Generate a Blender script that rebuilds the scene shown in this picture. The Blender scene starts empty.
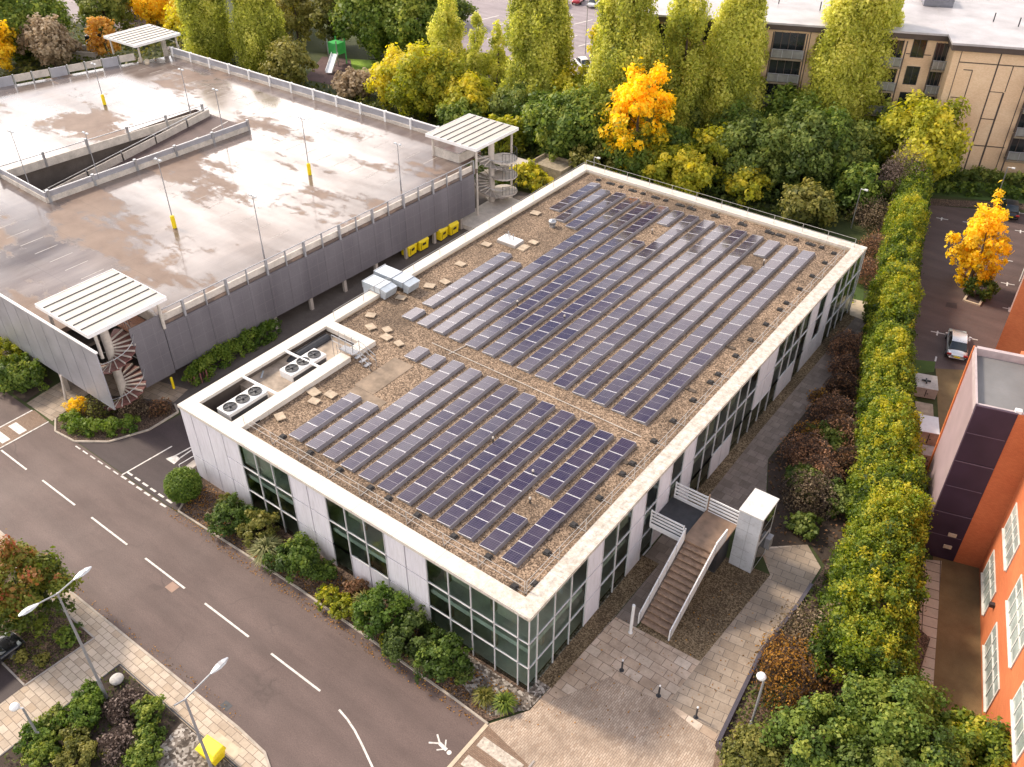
import bpy, bmesh, math, random
import numpy as np
from mathutils import Vector, Matrix
R = math.radians
rnd = random.Random(7)
sc = bpy.context.scene
col = sc.collection

# ------------------------------------------------------------------ helpers
def tag(o, label=None, cat=None, group=None, kind=None):
    if label: o['label'] = label
    if cat: o['category'] = cat
    if group: o['group'] = group
    if kind: o['kind'] = kind
    return o

def thing(name, label, cat, loc=(0, 0, 0), rz=0.0, group=None):
    o = bpy.data.objects.new(name, None); col.objects.link(o)
    o.empty_display_size = 0.3
    o.location = loc; o.rotation_euler = (0, 0, rz)
    return tag(o, label, cat, group)

def base_of(o):
    v = Vector((0, 0, 0))
    while o is not None:
        v += Vector(o.location); o = o.parent
    return v

class MB:
    def __init__(s): s.v = []; s.f = []; s.m = []
    def face(s, pts, mi=0):
        n = len(s.v); s.v += [tuple(p) for p in pts]; s.f.append(tuple(range(n, n + len(pts)))); s.m.append(mi); return s
    def _box(s, c, mi):
        n = len(s.v); s.v += c
        for q in ((0, 3, 2, 1), (4, 5, 6, 7), (0, 1, 5, 4), (1, 2, 6, 5), (2, 3, 7, 6), (3, 0, 4, 7)):
            s.f.append(tuple(n + i for i in q)); s.m.append(mi)
    def box(s, x0, y0, z0, x1, y1, z1, mi=0):
        s._box([(x0, y0, z0), (x1, y0, z0), (x1, y1, z0), (x0, y1, z0), (x0, y0, z1), (x1, y0, z1), (x1, y1, z1), (x0, y1, z1)], mi); return s
    def fbox(s, o, u, v, a0, a1, b0, b1, z0, z1, mi=0):
        # box in a frame with horizontal axes u, v at origin o
        def P(a, b, z): return (o[0] + u[0] * a + v[0] * b, o[1] + u[1] * a + v[1] * b, z)
        s._box([P(a0, b0, z0), P(a1, b0, z0), P(a1, b1, z0), P(a0, b1, z0), P(a0, b0, z1), P(a1, b0, z1), P(a1, b1, z1), P(a0, b1, z1)], mi); return s
    def beam(s, p, q, w, h, mi=0, up=(0, 0, 1)):
        p = Vector(p); q = Vector(q); d = (q - p).normalized(); r = d.cross(Vector(up))
        if r.length < 1e-4: r = d.cross(Vector((1, 0, 0)))
        r.normalize(); t = r.cross(d).normalized(); c = []
        for b in (p, q):
            for i, j in ((-1, -1), (1, -1), (1, 1), (-1, 1)):
                c.append(tuple(b + r * (i * w / 2) + t * (j * h / 2)))
        n = len(s.v); s.v += c
        for k in ((0, 1, 2, 3), (7, 6, 5, 4), (0, 4, 5, 1), (1, 5, 6, 2), (2, 6, 7, 3), (3, 7, 4, 0)):
            s.f.append(tuple(n + i for i in k)); s.m.append(mi)
        return s
    def prism(s, poly, z0, z1, mi=0, cap=True):
        a = sum(poly[i][0] * poly[(i + 1) % len(poly)][1] - poly[(i + 1) % len(poly)][0] * poly[i][1] for i in range(len(poly)))
        if a < 0: poly = poly[::-1]
        n = len(s.v); k = len(poly)
        s.v += [(x, y, z0) for x, y in poly] + [(x, y, z1) for x, y in poly]
        for i in range(k):
            j = (i + 1) % k; s.f.append((n + i, n + j, n + k + j, n + k + i)); s.m.append(mi)
        if cap:
            s.f.append(tuple(n + k + i for i in range(k))); s.m.append(mi)
            s.f.append(tuple(n + k - 1 - i for i in range(k))); s.m.append(mi)
        return s
    def tube(s, p, q, r, n=8, mi=0, r2=None, cap=True):
        p = Vector(p); q = Vector(q); d = (q - p).normalized()
        a = d.cross(Vector((0, 0, 1)))
        if a.length < 1e-3: a = d.cross(Vector((1, 0, 0)))
        a.normalize(); b = d.cross(a); r2 = r if r2 is None else r2; k = len(s.v)
        for c, rr in ((p, r), (q, r2)):
            for i in range(n):
                t = 2 * math.pi * i / n; s.v.append(tuple(c + (a * math.cos(t) + b * math.sin(t)) * rr))
        for i in range(n):
            j = (i + 1) % n; s.f.append((k + i, k + j, k + n + j, k + n + i)); s.m.append(mi)
        if cap:
            s.f.append(tuple(k + n - 1 - i for i in range(n))); s.m.append(mi)
            s.f.append(tuple(k + n + i for i in range(n))); s.m.append(mi)
        return s
    def path(s, pts, r, n=8, mi=0):
        for a, b in zip(pts[:-1], pts[1:]): s.tube(a, b, r, n, mi)
        return s
    def lathe(s, prof, c=(0, 0, 0), n=16, mi=0):
        k = len(s.v)
        for (r, z) in prof:
            for i in range(n):
                t = 2 * math.pi * i / n; s.v.append((c[0] + r * math.cos(t), c[1] + r * math.sin(t), c[2] + z))
        for a in range(len(prof) - 1):
            for i in range(n):
                j = (i + 1) % n; s.f.append((k + a * n + i, k + a * n + j, k + (a + 1) * n + j, k + (a + 1) * n + i)); s.m.append(mi)
        s.f.append(tuple(k + n - 1 - i for i in range(n))); s.m.append(mi)
        s.f.append(tuple(k + (len(prof) - 1) * n + i for i in range(n))); s.m.append(mi)
        return s
    def build(s, name, mats, parent=None, world=True, smooth=False, label=None, kind=None, bevel=0):
        if not isinstance(mats, (list, tuple)): mats = [mats]
        me = bpy.data.meshes.new(name)
        off = base_of(parent) if (parent is not None and world) else Vector((0, 0, 0))
        me.from_pydata([(x - off.x, y - off.y, z - off.z) for x, y, z in s.v], [], s.f)
        for m in mats: me.materials.append(m)
        me.polygons.foreach_set('material_index', s.m)
        if smooth: me.polygons.foreach_set('use_smooth', [True] * len(s.f))
        me.update()
        o = bpy.data.objects.new(name, me); col.objects.link(o)
        if parent is not None: o.parent = parent
        if label: o['label'] = label
        if kind: o['kind'] = kind
        if bevel:
            md = o.modifiers.new('b', 'BEVEL'); md.width = bevel; md.segments = 2; md.limit_method = 'ANGLE'
        return o

def copy_tree(src, parent=None):
    c = src.copy(); col.objects.link(c)
    if parent is not None: c.parent = parent
    for ch in list(src.children): copy_tree(ch, c)
    return c

# ------------------------------------------------------------------ materials
def new_mat(name):
    m = bpy.data.materials.new(name); m.use_nodes = True
    nt = m.node_tree; b = nt.nodes['Principled BSDF']
    return m, nt, b
def N(nt, t, **kw):
    n = nt.nodes.new(t)
    for k, v in kw.items():
        if k in n.inputs: n.inputs[k].default_value = v
        else: setattr(n, k, v)
    return n
def coords(nt, scale=(1, 1, 1), rot=(0, 0, 0), obj=False):
    # world-position coordinates, so every surface carries its own pattern
    if obj: src = N(nt, 'ShaderNodeTexCoord').outputs['Object']
    else: src = N(nt, 'ShaderNodeNewGeometry').outputs['Position']
    mp = N(nt, 'ShaderNodeMapping'); mp.inputs['Scale'].default_value = scale; mp.inputs['Rotation'].default_value = rot
    nt.links.new(src, mp.inputs['Vector']); return mp.outputs['Vector']
def noise(nt, vec, scale, detail=4, rough=.55):
    n = N(nt, 'ShaderNodeTexNoise'); n.inputs['Scale'].default_value = scale; n.inputs['Detail'].default_value = detail; n.inputs['Roughness'].default_value = rough
    nt.links.new(vec, n.inputs['Vector']); return n.outputs['Fac']
def ramp(nt, fac, stops, interp='LINEAR'):
    r = N(nt, 'ShaderNodeValToRGB'); r.color_ramp.interpolation = interp
    el = r.color_ramp.elements
    while len(el) < len(stops): el.new(0.5)
    for e, (p, c) in zip(el, stops):
        e.position = p; e.color = (c[0], c[1], c[2], 1) if isinstance(c, (tuple, list)) else (c, c, c, 1)
    nt.links.new(fac, r.inputs['Fac']); return r.outputs['Color']
def mix(nt, fac, a, b, mode='MIX'):
    m = N(nt, 'ShaderNodeMix', data_type='RGBA', blend_type=mode)
    for sock, v in ((m.inputs['Factor'], fac), (m.inputs[6], a), (m.inputs[7], b)):
        if isinstance(v, bpy.types.NodeSocket): nt.links.new(v, sock)
        elif isinstance(v, (tuple, list)): sock.default_value = (v[0], v[1], v[2], 1)
        else: sock.default_value = v
    return m.outputs[2]
def math_n(nt, op, a, b=0.5):
    m = N(nt, 'ShaderNodeMath', operation=op)
    for i, v in enumerate((a, b)):
        if isinstance(v, bpy.types.NodeSocket): nt.links.new(v, m.inputs[i])
        else: m.inputs[i].default_value = v
    return m.outputs[0]
def bump(nt, b, h, strength=.3, dist=.05):
    bm = N(nt, 'ShaderNodeBump'); bm.inputs['Strength'].default_value = strength; bm.inputs['Distance'].default_value = dist
    nt.links.new(h, bm.inputs['Height']); nt.links.new(bm.outputs['Normal'], b.inputs['Normal'])
def setp(b, **kw):
    for k, v in kw.items():
        k = k.replace('_', ' ')
        b.inputs[k].default_value = v if not isinstance(v, tuple) else (v[0], v[1], v[2], 1)

def simple(name, c, rough=.6, metal=0.0, var=.15, sc_=1.5, spec=.5, grime=0.0):
    m, nt, b = new_mat(name)
    v = coords(nt); n = noise(nt, v, sc_, 5)
    lo = tuple(x * (1 - var) for x in c); hi = tuple(min(1, x * (1 + var)) for x in c)
    cc = ramp(nt, n, [(.3, lo), (.7, hi)])
    if grime:
        n2 = noise(nt, v, 6.0, 6, .7)
        cc = mix(nt, ramp(nt, n2, [(.5, 0), (.75, grime)]), cc, (.16, .13, .10))
    nt.links.new(cc, b.inputs['Base Color'])
    setp(b, Roughness=rough, Metallic=metal); b.inputs['Specular IOR Level'].default_value = spec
    return m

def slabs(name, w, h, cols, mortar, msize=.012, rot=0.0, off=.5, rough=.75, var=1.0, big=.35, bumps=.3):
    # paving / brick courses in the XY plane with per-slab colour and broad staining
    m, nt, b = new_mat(name)
    v = coords(nt, rot=(0, 0, rot))
    bt = N(nt, 'ShaderNodeTexBrick'); bt.offset = off
    for k, x in (('Scale', 1.0), ('Mortar Size', msize), ('Brick Width', w), ('Row Height', h), ('Bias', 0.0), ('Mortar Smooth', .1)): bt.inputs[k].default_value = x
    bt.inputs['Color1'].default_value = (0, 0, 0, 1); bt.inputs['Color2'].default_value = (1, 1, 1, 1); bt.inputs['Mortar'].default_value = (.5, .5, .5, 1)
    nt.links.new(v, bt.inputs['Vector'])
    k = len(cols)
    base = ramp(nt, bt.outputs['Color'], [(i / max(1, k - 1), c) for i, c in enumerate(cols)])
    n = noise(nt, v, .35, 6, .6)
    base = mix(nt, ramp(nt, n, [(.38, 0), (.72, big)]), base, tuple(c * .45 for c in cols[0]))
    base = mix(nt, ramp(nt, noise(nt, v, 1.3, 6, .65), [(.48, 0), (.72, big * .8)]), base, tuple(c * .5 for c in cols[0]))
    n2 = noise(nt, v, 9, 5, .7)
    base = mix(nt, .22, base, ramp(nt, n2, [(.3, .25), (.7, .9)]), 'SOFT_LIGHT')
    base = mix(nt, bt.outputs['Fac'], base, mortar)
    nt.links.new(base, b.inputs['Base Color']); setp(b, Roughness=rough)
    bump(nt, b, math_n(nt, 'SUBTRACT', n2, bt.outputs['Fac']), bumps, .01)
    return m

def asphalt(name, c, wet=.25, patch=.5):
    m, nt, b = new_mat(name)
    v = coords(nt); v2 = coords(nt, scale=(.35, 1.6, 1))
    n1 = noise(nt, v, .12, 6, .6); n2 = noise(nt, v2, .55, 6, .62); n3 = noise(nt, v, 14, 4, .8); n4 = noise(nt, v, 1.1, 5, .6)
    cc = ramp(nt, n2, [(.3, tuple(x * .82 for x in c)), (.7, tuple(x * 1.22 for x in c))])
    cc = mix(nt, ramp(nt, n1, [(.4, 0), (.65, patch)]), cc, tuple(x * 1.45 for x in c))
    cc = mix(nt, ramp(nt, n4, [(.55, 0), (.8, .35)]), cc, tuple(x * .6 for x in c))
    cc = mix(nt, .55, cc, ramp(nt, n3, [(.25, .15), (.75, .85)]), 'OVERLAY')
    vo = N(nt, 'ShaderNodeTexVoronoi', feature='DISTANCE_TO_EDGE'); vo.inputs['Scale'].default_value = .16; dv = N(nt, 'ShaderNodeVectorMath', operation='ADD'); nz = N(nt, 'ShaderNodeTexNoise'); nz.inputs['Scale'].default_value = .8; nz.inputs['Detail'].default_value = 5; nt.links.new(v, nz.inputs['Vector']); nt.links.new(v, dv.inputs[0]); nt.links.new(nz.outputs['Color'], dv.inputs[1]); nt.links.new(dv.outputs[0], vo.inputs['Vector'])
    crack = math_n(nt, 'MULTIPLY', ramp(nt, vo.outputs['Distance'], [(.0, 1), (.010, 0)]), ramp(nt, noise(nt, v, .2, 3), [(.50, 0), (.60, .28)]))
    cc = mix(nt, crack, cc, (.02, .016, .015))
    wv = N(nt, 'ShaderNodeTexWave'); wv.bands_direction = 'Y'; wv.inputs['Scale'].default_value = .155; wv.inputs['Distortion'].default_value = .6; wv.inputs['Detail'].default_value = 2; nt.links.new(v, wv.inputs['Vector'])
    cc = mix(nt, math_n(nt, 'MULTIPLY', wv.outputs['Fac'], .22), cc, tuple(x * .55 for x in c))
    nt.links.new(cc, b.inputs['Base Color'])
    nt.links.new(ramp(nt, n1, [(.35, .74), (.62, .74 - wet)]), b.inputs['Roughness']); b.inputs['Specular IOR Level'].default_value = .35
    bump(nt, b, n3, .35, .012)
    return m

def ground_mat(name, cols, sc_=2.0, fine=18, rough=.9, bs=.6, pebble=False):
    m, nt, b = new_mat(name)
    v = coords(nt)
    n1 = noise(nt, v, sc_ * .15, 5); n2 = noise(nt, v, sc_, 6, .65)
    if pebble:
        vo = N(nt, 'ShaderNodeTexVoronoi'); vo.inputs['Scale'].default_value = fine; nt.links.new(v, vo.inputs['Vector'])
        sep = N(nt, 'ShaderNodeSeparateColor'); nt.links.new(vo.outputs['Color'], sep.inputs[0]); f = sep.outputs[0]
        fac = math_n(nt, 'ADD', math_n(nt, 'MULTIPLY', f, .62), math_n(nt, 'MULTIPLY', n2, .38))
        hgt = vo.outputs['Distance']
    else:
        f = noise(nt, v, fine, 5, .75); fac = math_n(nt, 'ADD', math_n(nt, 'MULTIPLY', f, .5), math_n(nt, 'MULTIPLY', n2, .5)); hgt = f
    k = len(cols)
    cc = ramp(nt, fac, [(.22 + .56 * i / (k - 1), c) for i, c in enumerate(cols)])
    cc = mix(nt, ramp(nt, n1, [(.42, 0), (.68, .55)]), cc, tuple(x * .5 for x in cols[0]))
    nt.links.new(cc, b.inputs['Base Color']); setp(b, Roughness=rough)
    bump(nt, b, hgt, bs, .03)
    return m

M = {}
M['asphalt'] = asphalt('road_asphalt', (.118, .082, .073), .12, .42)
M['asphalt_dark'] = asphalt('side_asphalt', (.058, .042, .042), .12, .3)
M['lot'] = asphalt('lot_asphalt', (.105, .072, .066), .1, .4)
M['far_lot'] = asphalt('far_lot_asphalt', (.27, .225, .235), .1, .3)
M['yard'] = ground_mat('yard_concrete', [(.075, .058, .05), (.12, .10, .09), (.17, .145, .13)], 1.2, 9)
M['soil'] = ground_mat('soil', [(.028, .018, .012), (.06, .04, .028), (.10, .07, .05)], 2.5, 14)
M['bark'] = ground_mat('leaf_litter', [(.03, .018, .012), (.10, .06, .04), (.24, .16, .11)], 2.5, 16, pebble=True)
M['court_gravel'] = ground_mat('court_gravel', [(.06, .036, .016), (.16, .11, .058), (.33, .245, .15)], 1.4, 15, pebble=True)
M['shingle'] = ground_mat('shingle', [(.035, .02, .014), (.12, .075, .05), (.30, .22, .17)], 1.6, 9, pebble=True)
M['stones'] = ground_mat('grey_stones', [(.06, .045, .035), (.22, .18, .15), (.5, .45, .4)], 1.6, 7, pebble=True)
M['gravel'] = ground_mat('roof_gravel', [(.064, .041, .025), (.20, .132, .084), (.42, .30, .205)], 1.3, 13, pebble=True, bs=.9)
M['grass'] = ground_mat('grass', [(.035, .06, .012), (.07, .12, .02), (.12, .17, .03)], 1.5, 30)
M['lawn'] = ground_mat('lawn', [(.16, .27, .02), (.22, .36, .03), (.28, .42, .05)], .8, 25)
M['dry_grass'] = ground_mat('dry_grass', [(.13, .082, .035), (.225, .15, .068), (.29, .205, .10)], 1.2, 14)
M['mulch'] = ground_mat('mulch', [(.06, .03, .035), (.12, .07, .07), (.2, .13, .12)], 1.5, 20)
M['wild'] = ground_mat('undergrowth', [(.022, .03, .008), (.055, .07, .016), (.10, .11, .03)], .8, 12)
M['paving'] = slabs('pale_paving', .6, .42, [(.40, .31, .23), (.52, .42, .32), (.58, .47, .37), (.45, .34, .24)], (.16, .12, .09), .015, big=.3)
M['plaza'] = slabs('plaza_slabs', .95, .62, [(.46, .325, .225), (.66, .52, .405), (.55, .405, .295), (.71, .59, .48)], (.17, .12, .09), .018, rot=0.0, big=.75)
M['setts'] = slabs('plaza_setts', .32, .12, [(.42, .30, .215), (.58, .455, .35), (.50, .375, .28)], (.21, .155, .12), .012, rot=R(90), big=.85)
M['walk'] = slabs('walkway_slabs', .9, .6, [(.30, .23, .17), (.37, .29, .22), (.42, .335, .26)], (.10, .08, .065), .014, rot=R(-8), big=.5)
M['path'] = slabs('path_slabs', .7, .7, [(.20, .155, .125), (.26, .205, .17), (.31, .25, .21)], (.11, .085, .07), .012, big=.6)
M['table'] = slabs('block_table', .2, .1, [(.20, .12, .08), (.28, .18, .12), (.24, .16, .11)], (.1, .07, .05), .008, big=.4)
M['kerb'] = simple('kerb_stone', (.42, .36, .30), .8, var=.25, sc_=3, grime=.5)
M['mark'] = simple('road_paint', (.66, .62, .58), .65, var=.2, sc_=4, grime=.7)
M['worn_mark'] = simple('worn_paint', (.50, .43, .36), .7, var=.35, sc_=5, grime=.8)
M['cream'] = simple('cream_edge', (.55, .45, .33), .7, var=.15, sc_=3, grime=.4)
M['concrete'] = simple('concrete', (.36, .32, .29), .8, var=.2, sc_=1.5, grime=.5)
M['concrete_pale'] = simple('pale_concrete', (.52, .47, .42), .8, var=.18, sc_=1.2, grime=.45)
M['coping'] = None
M['white'] = simple('white_metal', (.78, .77, .77), .4, var=.06, sc_=2, grime=.15)
M['white_roof'] = simple('canopy_sheet', (.47, .435, .385), .45, var=.1, sc_=.8, grime=.25)
M['steel'] = simple('galvanised', (.42, .43, .45), .38, .75, .15, 3)
M['grey_metal'] = simple('grey_metal', (.30, .30, .32), .5, .3, .12, 2)
M['dark_metal'] = simple('dark_metal', (.045, .045, .05), .5, .2, .2, 3)
M['rubber'] = simple('rubber', (.03, .027, .027), .85, var=.3, sc_=6)
M['duct'] = simple('duct', (.50, .55, .60), .4, .35, .1, 2, grime=.2)
M['slab_tan'] = simple('loose_slab', (.42, .33, .24), .85, var=.25, sc_=2, grime=.5)
M['yellow'] = simple('yellow_plastic', (.82, .62, .01), .45, var=.08, sc_=3)
M['black'] = simple('black_plastic', (.02, .02, .022), .45)
M['timber'] = simple('stair_tread', (.29, .19, .13), .6, var=.35, sc_=4, grime=.4)
M['brown_plate'] = simple('brown_landing', (.25, .16, .105), .55, var=.35, sc_=1.5, grime=.5)
M['red_tread'] = simple('red_tread', (.20, .085, .075), .6, var=.25, sc_=3)
M['trunk'] = simple('bark_trunk', (.085, .062, .045), .9, var=.35, sc_=8)
M['orange'] = None
M['boulder'] = simple('boulder', (.5, .47, .44), .8, var=.2, sc_=5)
M['green_paint'] = simple('green_play_panel', (.06, .42, .10), .5)
M['chalk'] = simple('slide_metal', (.85, .86, .9), .3, .2)
M['fan'] = simple('fan_blade', (.05, .05, .055), .5)

M['mesh'] = None

def ribbed(name, c, axis_scale, depth=.5, rough=.6, metal=0.0, dark=.45, freq=12):
    m, nt, b = new_mat(name)
    v = coords(nt, scale=axis_scale)
    w = N(nt, 'ShaderNodeTexWave'); w.inputs['Scale'].default_value = freq / 6.2832 * 2; w.bands_direction = 'DIAGONAL' if False else 'X'
    w.inputs['Distortion'].default_value = 0; nt.links.new(v, w.inputs['Vector'])
    n = noise(nt, coords(nt), 1.2, 5)
    cc = mix(nt, ramp(nt, w.outputs['Fac'], [(.2, dark), (.6, 0)]), c, tuple(x * .35 for x in c))
    cc = mix(nt, .3, cc, ramp(nt, n, [(.3, .2), (.7, .8)]), 'SOFT_LIGHT')
    nt.links.new(cc, b.inputs['Base Color']); setp(b, Roughness=rough, Metallic=metal)
    return m
M['louvre'] = ribbed('well_louvre', (.10, .078, .066), (1, 1, 0), freq=24)

def coping_mat():
    m, nt, b = new_mat('roof_coping')
    v = coords(nt); n = noise(nt, v, 1.1, 6, .7); n2 = noise(nt, v, 3.5, 7, .75)
    # the south and west copings are cleaner than the stained east one
    sep = N(nt, 'ShaderNodeSeparateXYZ'); nt.links.new(N(nt, 'ShaderNodeNewGeometry').outputs['Position'], sep.inputs[0])
    east = N(nt, 'ShaderNodeMapRange'); east.inputs['From Min'].default_value = -8; east.inputs['From Max'].default_value = -.3; nt.links.new(sep.outputs[0], east.inputs['Value'])
    stain = math_n(nt, 'MULTIPLY', ramp(nt, n2, [(.42, 0), (.62, 1)]), math_n(nt, 'ADD', math_n(nt, 'MULTIPLY', east.outputs[0], .72), .10))
    base = ramp(nt, n, [(.3, (.56, .505, .445)), (.7, (.69, .635, .57))])
    base = mix(nt, math_n(nt, 'MULTIPLY', stain, .85), base, (.28, .23, .17))
    bt = N(nt, 'ShaderNodeTexBrick'); bt.offset = 0
    for k, x in (('Scale', 1.0), ('Mortar Size', .012), ('Brick Width', 3.32), ('Row Height', 3.32), ('Mortar Smooth', .2)): bt.inputs[k].default_value = x
    nt.links.new(v, bt.inputs['Vector']); base = mix(nt, math_n(nt, 'MULTIPLY', bt.outputs['Fac'], .6), base, (.2, .17, .14))
    nt.links.new(base, b.inputs['Base Color']); setp(b, Roughness=.6)
    return m
M['coping'] = coping_mat()

def cladding_mat():
    m, nt, b = new_mat('pale_cladding')
    v = coords(nt, scale=(1, 1, .25)); n = noise(nt, v, 1.3, 5); oi = N(nt, 'ShaderNodeObjectInfo')
    base = ramp(nt, n, [(.3, (.70, .675, .735)), (.7, (.79, .765, .82))])
    base = mix(nt, math_n(nt, 'MULTIPLY', oi.outputs['Random'], .25), base, (.68, .65, .71))
    n2 = noise(nt, coords(nt, scale=(3, 3, .3)), 2.2, 6, .7)
    base = mix(nt, ramp(nt, n2, [(.46, 0), (.78, .42)]), base, (.34, .31, .29))
    nt.links.new(base, b.inputs['Base Color']); setp(b, Roughness=.38, Metallic=.0)
    return m
M['cladding'] = cladding_mat()

def glass_mat(name, tint=(.55, .75, .72), dens=.62):
    m, nt, b = new_mat(name); nt.nodes.remove(b)
    out = nt.nodes['Material Output']
    tr = N(nt, 'ShaderNodeBsdfTransparent'); tr.inputs['Color'].default_value = (*[t * dens for t in tint], 1)
    gl = N(nt, 'ShaderNodeBsdfGlossy'); gl.inputs['Roughness'].default_value = .015; gl.inputs['Color'].default_value = (.80, .90, .90, 1)
    fr = N(nt, 'ShaderNodeFresnel'); fr.inputs['IOR'].default_value = 1.75
    nz = noise(nt, coords(nt), .45, 2); bm = N(nt, 'ShaderNodeBump'); bm.inputs['Strength'].default_value = .03; bm.inputs['Distance'].default_value = .3
    nt.links.new(nz, bm.inputs['Height']); nt.links.new(bm.outputs['Normal'], gl.inputs['Normal'])
    mx = N(nt, 'ShaderNodeMixShader'); nt.links.new(fr.outputs[0], mx.inputs[0]); nt.links.new(tr.outputs[0], mx.inputs[1]); nt.links.new(gl.outputs[0], mx.inputs[2])
    nt.links.new(mx.outputs[0], out.inputs['Surface']); return m
M['glass'] = glass_mat('office_glass', (.80, .96, .91), .98)
M['glass_dark'] = simple('dark_window', (.02, .024, .026), .06, spec=.8, var=.4, sc_=.6)
M['glass_pale'] = simple('pale_window', (.32, .36, .34), .08, spec=.8, var=.5, sc_=.5)

def solar_mat():
    m, nt, b = new_mat('solar_cells')
    tc = N(nt, 'ShaderNodeTexCoord'); mp = N(nt, 'ShaderNodeMapping'); nt.links.new(tc.outputs['Object'], mp.inputs['Vector'])
    # fine cell fingers running along the module
    w = N(nt, 'ShaderNodeTexBrick'); w.offset = 0
    for k, x in (('Scale', 1), ('Mortar Size', .006), ('Brick Width', .16), ('Row Height', .163), ('Mortar Smooth', .1)): w.inputs[k].default_value = x
    w.inputs['Color1'].default_value = (0, 0, 0, 1); w.inputs['Color2'].default_value = (1, 1, 1, 1)
    nt.links.new(mp.outputs[0], w.inputs['Vector'])
    oi = N(nt, 'ShaderNodeObjectInfo')
    base = ramp(nt, w.outputs['Color'], [(0, (.014, .011, .036)), (1, (.026, .019, .052))])
    base = mix(nt, math_n(nt, 'MULTIPLY', oi.outputs['Random'], .6), base, (.040, .024, .045))
    base = mix(nt, w.outputs['Fac'], base, (.10, .09, .14))
    n = noise(nt, coords(nt), .8, 5)
    base = mix(nt, ramp(nt, n, [(.4, .02), (.75, .14)]), base, (.20, .17, .18))
    nt.links.new(base, b.inputs['Base Color']); setp(b, Roughness=.07); b.inputs['Specular IOR Level'].default_value = .34
    return m
M['solar'] = solar_mat()
M['rail'] = simple('dull_rail', (.42, .40, .38), .6, .1, .1, 3)
M['alu'] = simple('aluminium', (.72, .70, .72), .45, .3, .05)
M['module_frame'] = simple('module_frame', (.34, .32, .35), .4, .5, .08)
M['deflector'] = simple('deflector_sheet', (.22, .205, .225), .45, .4, .15)

def deck_mat():
    m, nt, b = new_mat('wet_deck')
    v = coords(nt); v2 = coords(nt, scale=(.5, 1.5, 1), rot=(0, 0, R(8))); v3 = coords(nt, scale=(1.5, .28, 1), rot=(0, 0, R(4)))
    n1 = noise(nt, v2, .11, 7, .62); n2 = noise(nt, v, .6, 6, .65); n3 = noise(nt, v, 12, 3, .7); n4 = noise(nt, v3, .35, 6, .62); n5 = noise(nt, coords(nt, scale=(1.2, .35, 1)), .10, 6, .6)
    dry = ramp(nt, math_n(nt, 'ADD', math_n(nt, 'MULTIPLY', n1, .8), math_n(nt, 'MULTIPLY', n2, .2)), [(.535, 0), (.575, 1)])
    edge = ramp(nt, math_n(nt, 'ADD', math_n(nt, 'MULTIPLY', n1, .8), math_n(nt, 'MULTIPLY', n2, .2)), [(.530, 0), (.550, 1), (.566, 0)])
    wet_c = ramp(nt, n4, [(.3, (.125, .092, .080)), (.7, (.235, .188, .166))])
    wet_c = mix(nt, ramp(nt, n5, [(.42, 0), (.62, .75)]), wet_c, (.085, .064, .056))
    dry_c = ramp(nt, n2, [(.3, (.165, .112, .086)), (.7, (.245, .178, .140))])
    cc = mix(nt, dry, wet_c, dry_c); cc = mix(nt, math_n(nt, 'MULTIPLY', edge, .4), cc, (.08, .055, .045)); cc = mix(nt, .25, cc, ramp(nt, n3, [(.3, .2), (.7, .8)]), 'SOFT_LIGHT')
    bt = N(nt, 'ShaderNodeTexBrick'); bt.offset = 0
    for k, x in (('Scale', 1.0), ('Mortar Size', .022), ('Brick Width', 7.4), ('Row Height', 4.9), ('Mortar Smooth', .3)): bt.inputs[k].default_value = x
    nt.links.new(v, bt.inputs['Vector']); cc = mix(nt, math_n(nt, 'MULTIPLY', bt.outputs['Fac'], .45), cc, (.06, .045, .04))
    nt.links.new(cc, b.inputs['Base Color'])
    rw = ramp(nt, n4, [(.3, .09), (.7, .26)]); nt.links.new(mix(nt, dry, rw, (.65, .65, .65)), b.inputs['Roughness'])
    b.inputs['IOR'].default_value = 1.30
    pud = ramp(nt, noise(nt, coords(nt, scale=(.3, 1.1, 1), rot=(0, 0, R(20))), .16, 6, .6), [(.38, .04), (.62, .80)])
    nt.links.new(mix(nt, dry, pud, (.02, .02, .02)), b.inputs['Coat Weight']); b.inputs['Coat Roughness'].default_value = .07; b.inputs['Coat IOR'].default_value = 1.42
    bump(nt, b, n3, .03, .01)
    return m
M['deck'] = deck_mat()

def mesh_mat():
    m, nt, b = new_mat('screen_mesh')
    v = coords(nt, scale=(1, 1, .3)); n = noise(nt, v, .5, 5); oi = N(nt, 'ShaderNodeObjectInfo')
    base = ramp(nt, n, [(.3, (.115, .107, .122)), (.7, (.170, .160, .178))])
    base = mix(nt, math_n(nt, 'MULTIPLY', oi.outputs['Random'], .18), base, (.18, .165, .18))
    bt = N(nt, 'ShaderNodeTexBrick'); bt.offset = 0
    for k, x in (('Scale', 1.0), ('Mortar Size', .02), ('Brick Width', 1.05), ('Row Height', 1.1)): bt.inputs[k].default_value = x
    yz = N(nt, 'ShaderNodeSeparateXYZ'); nt.links.new(N(nt, 'ShaderNodeNewGeometry').outputs['Position'], yz.inputs[0]); cm = N(nt, 'ShaderNodeCombineXYZ'); nt.links.new(yz.outputs[1], cm.inputs[0]); nt.links.new(yz.outputs[2], cm.inputs[1]); nt.links.new(cm.outputs[0], bt.inputs['Vector'])
    base = mix(nt, math_n(nt, 'MULTIPLY', bt.outputs['Fac'], .35), base, (.26, .245, .26))
    gr = noise(nt, coords(nt), 22, 2, .8); base = mix(nt, .35, base, ramp(nt, gr, [(.3, .15), (.7, .85)]), 'SOFT_LIGHT')
    nt.links.new(base, b.inputs['Base Color']); setp(b, Roughness=.55, Metallic=.2)
    return m
M['mesh'] = mesh_mat()
M['mesh_pale'] = simple('pale_screen', (.36, .36, .40), .4, .35, .15, .6, grime=.2)

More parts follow.
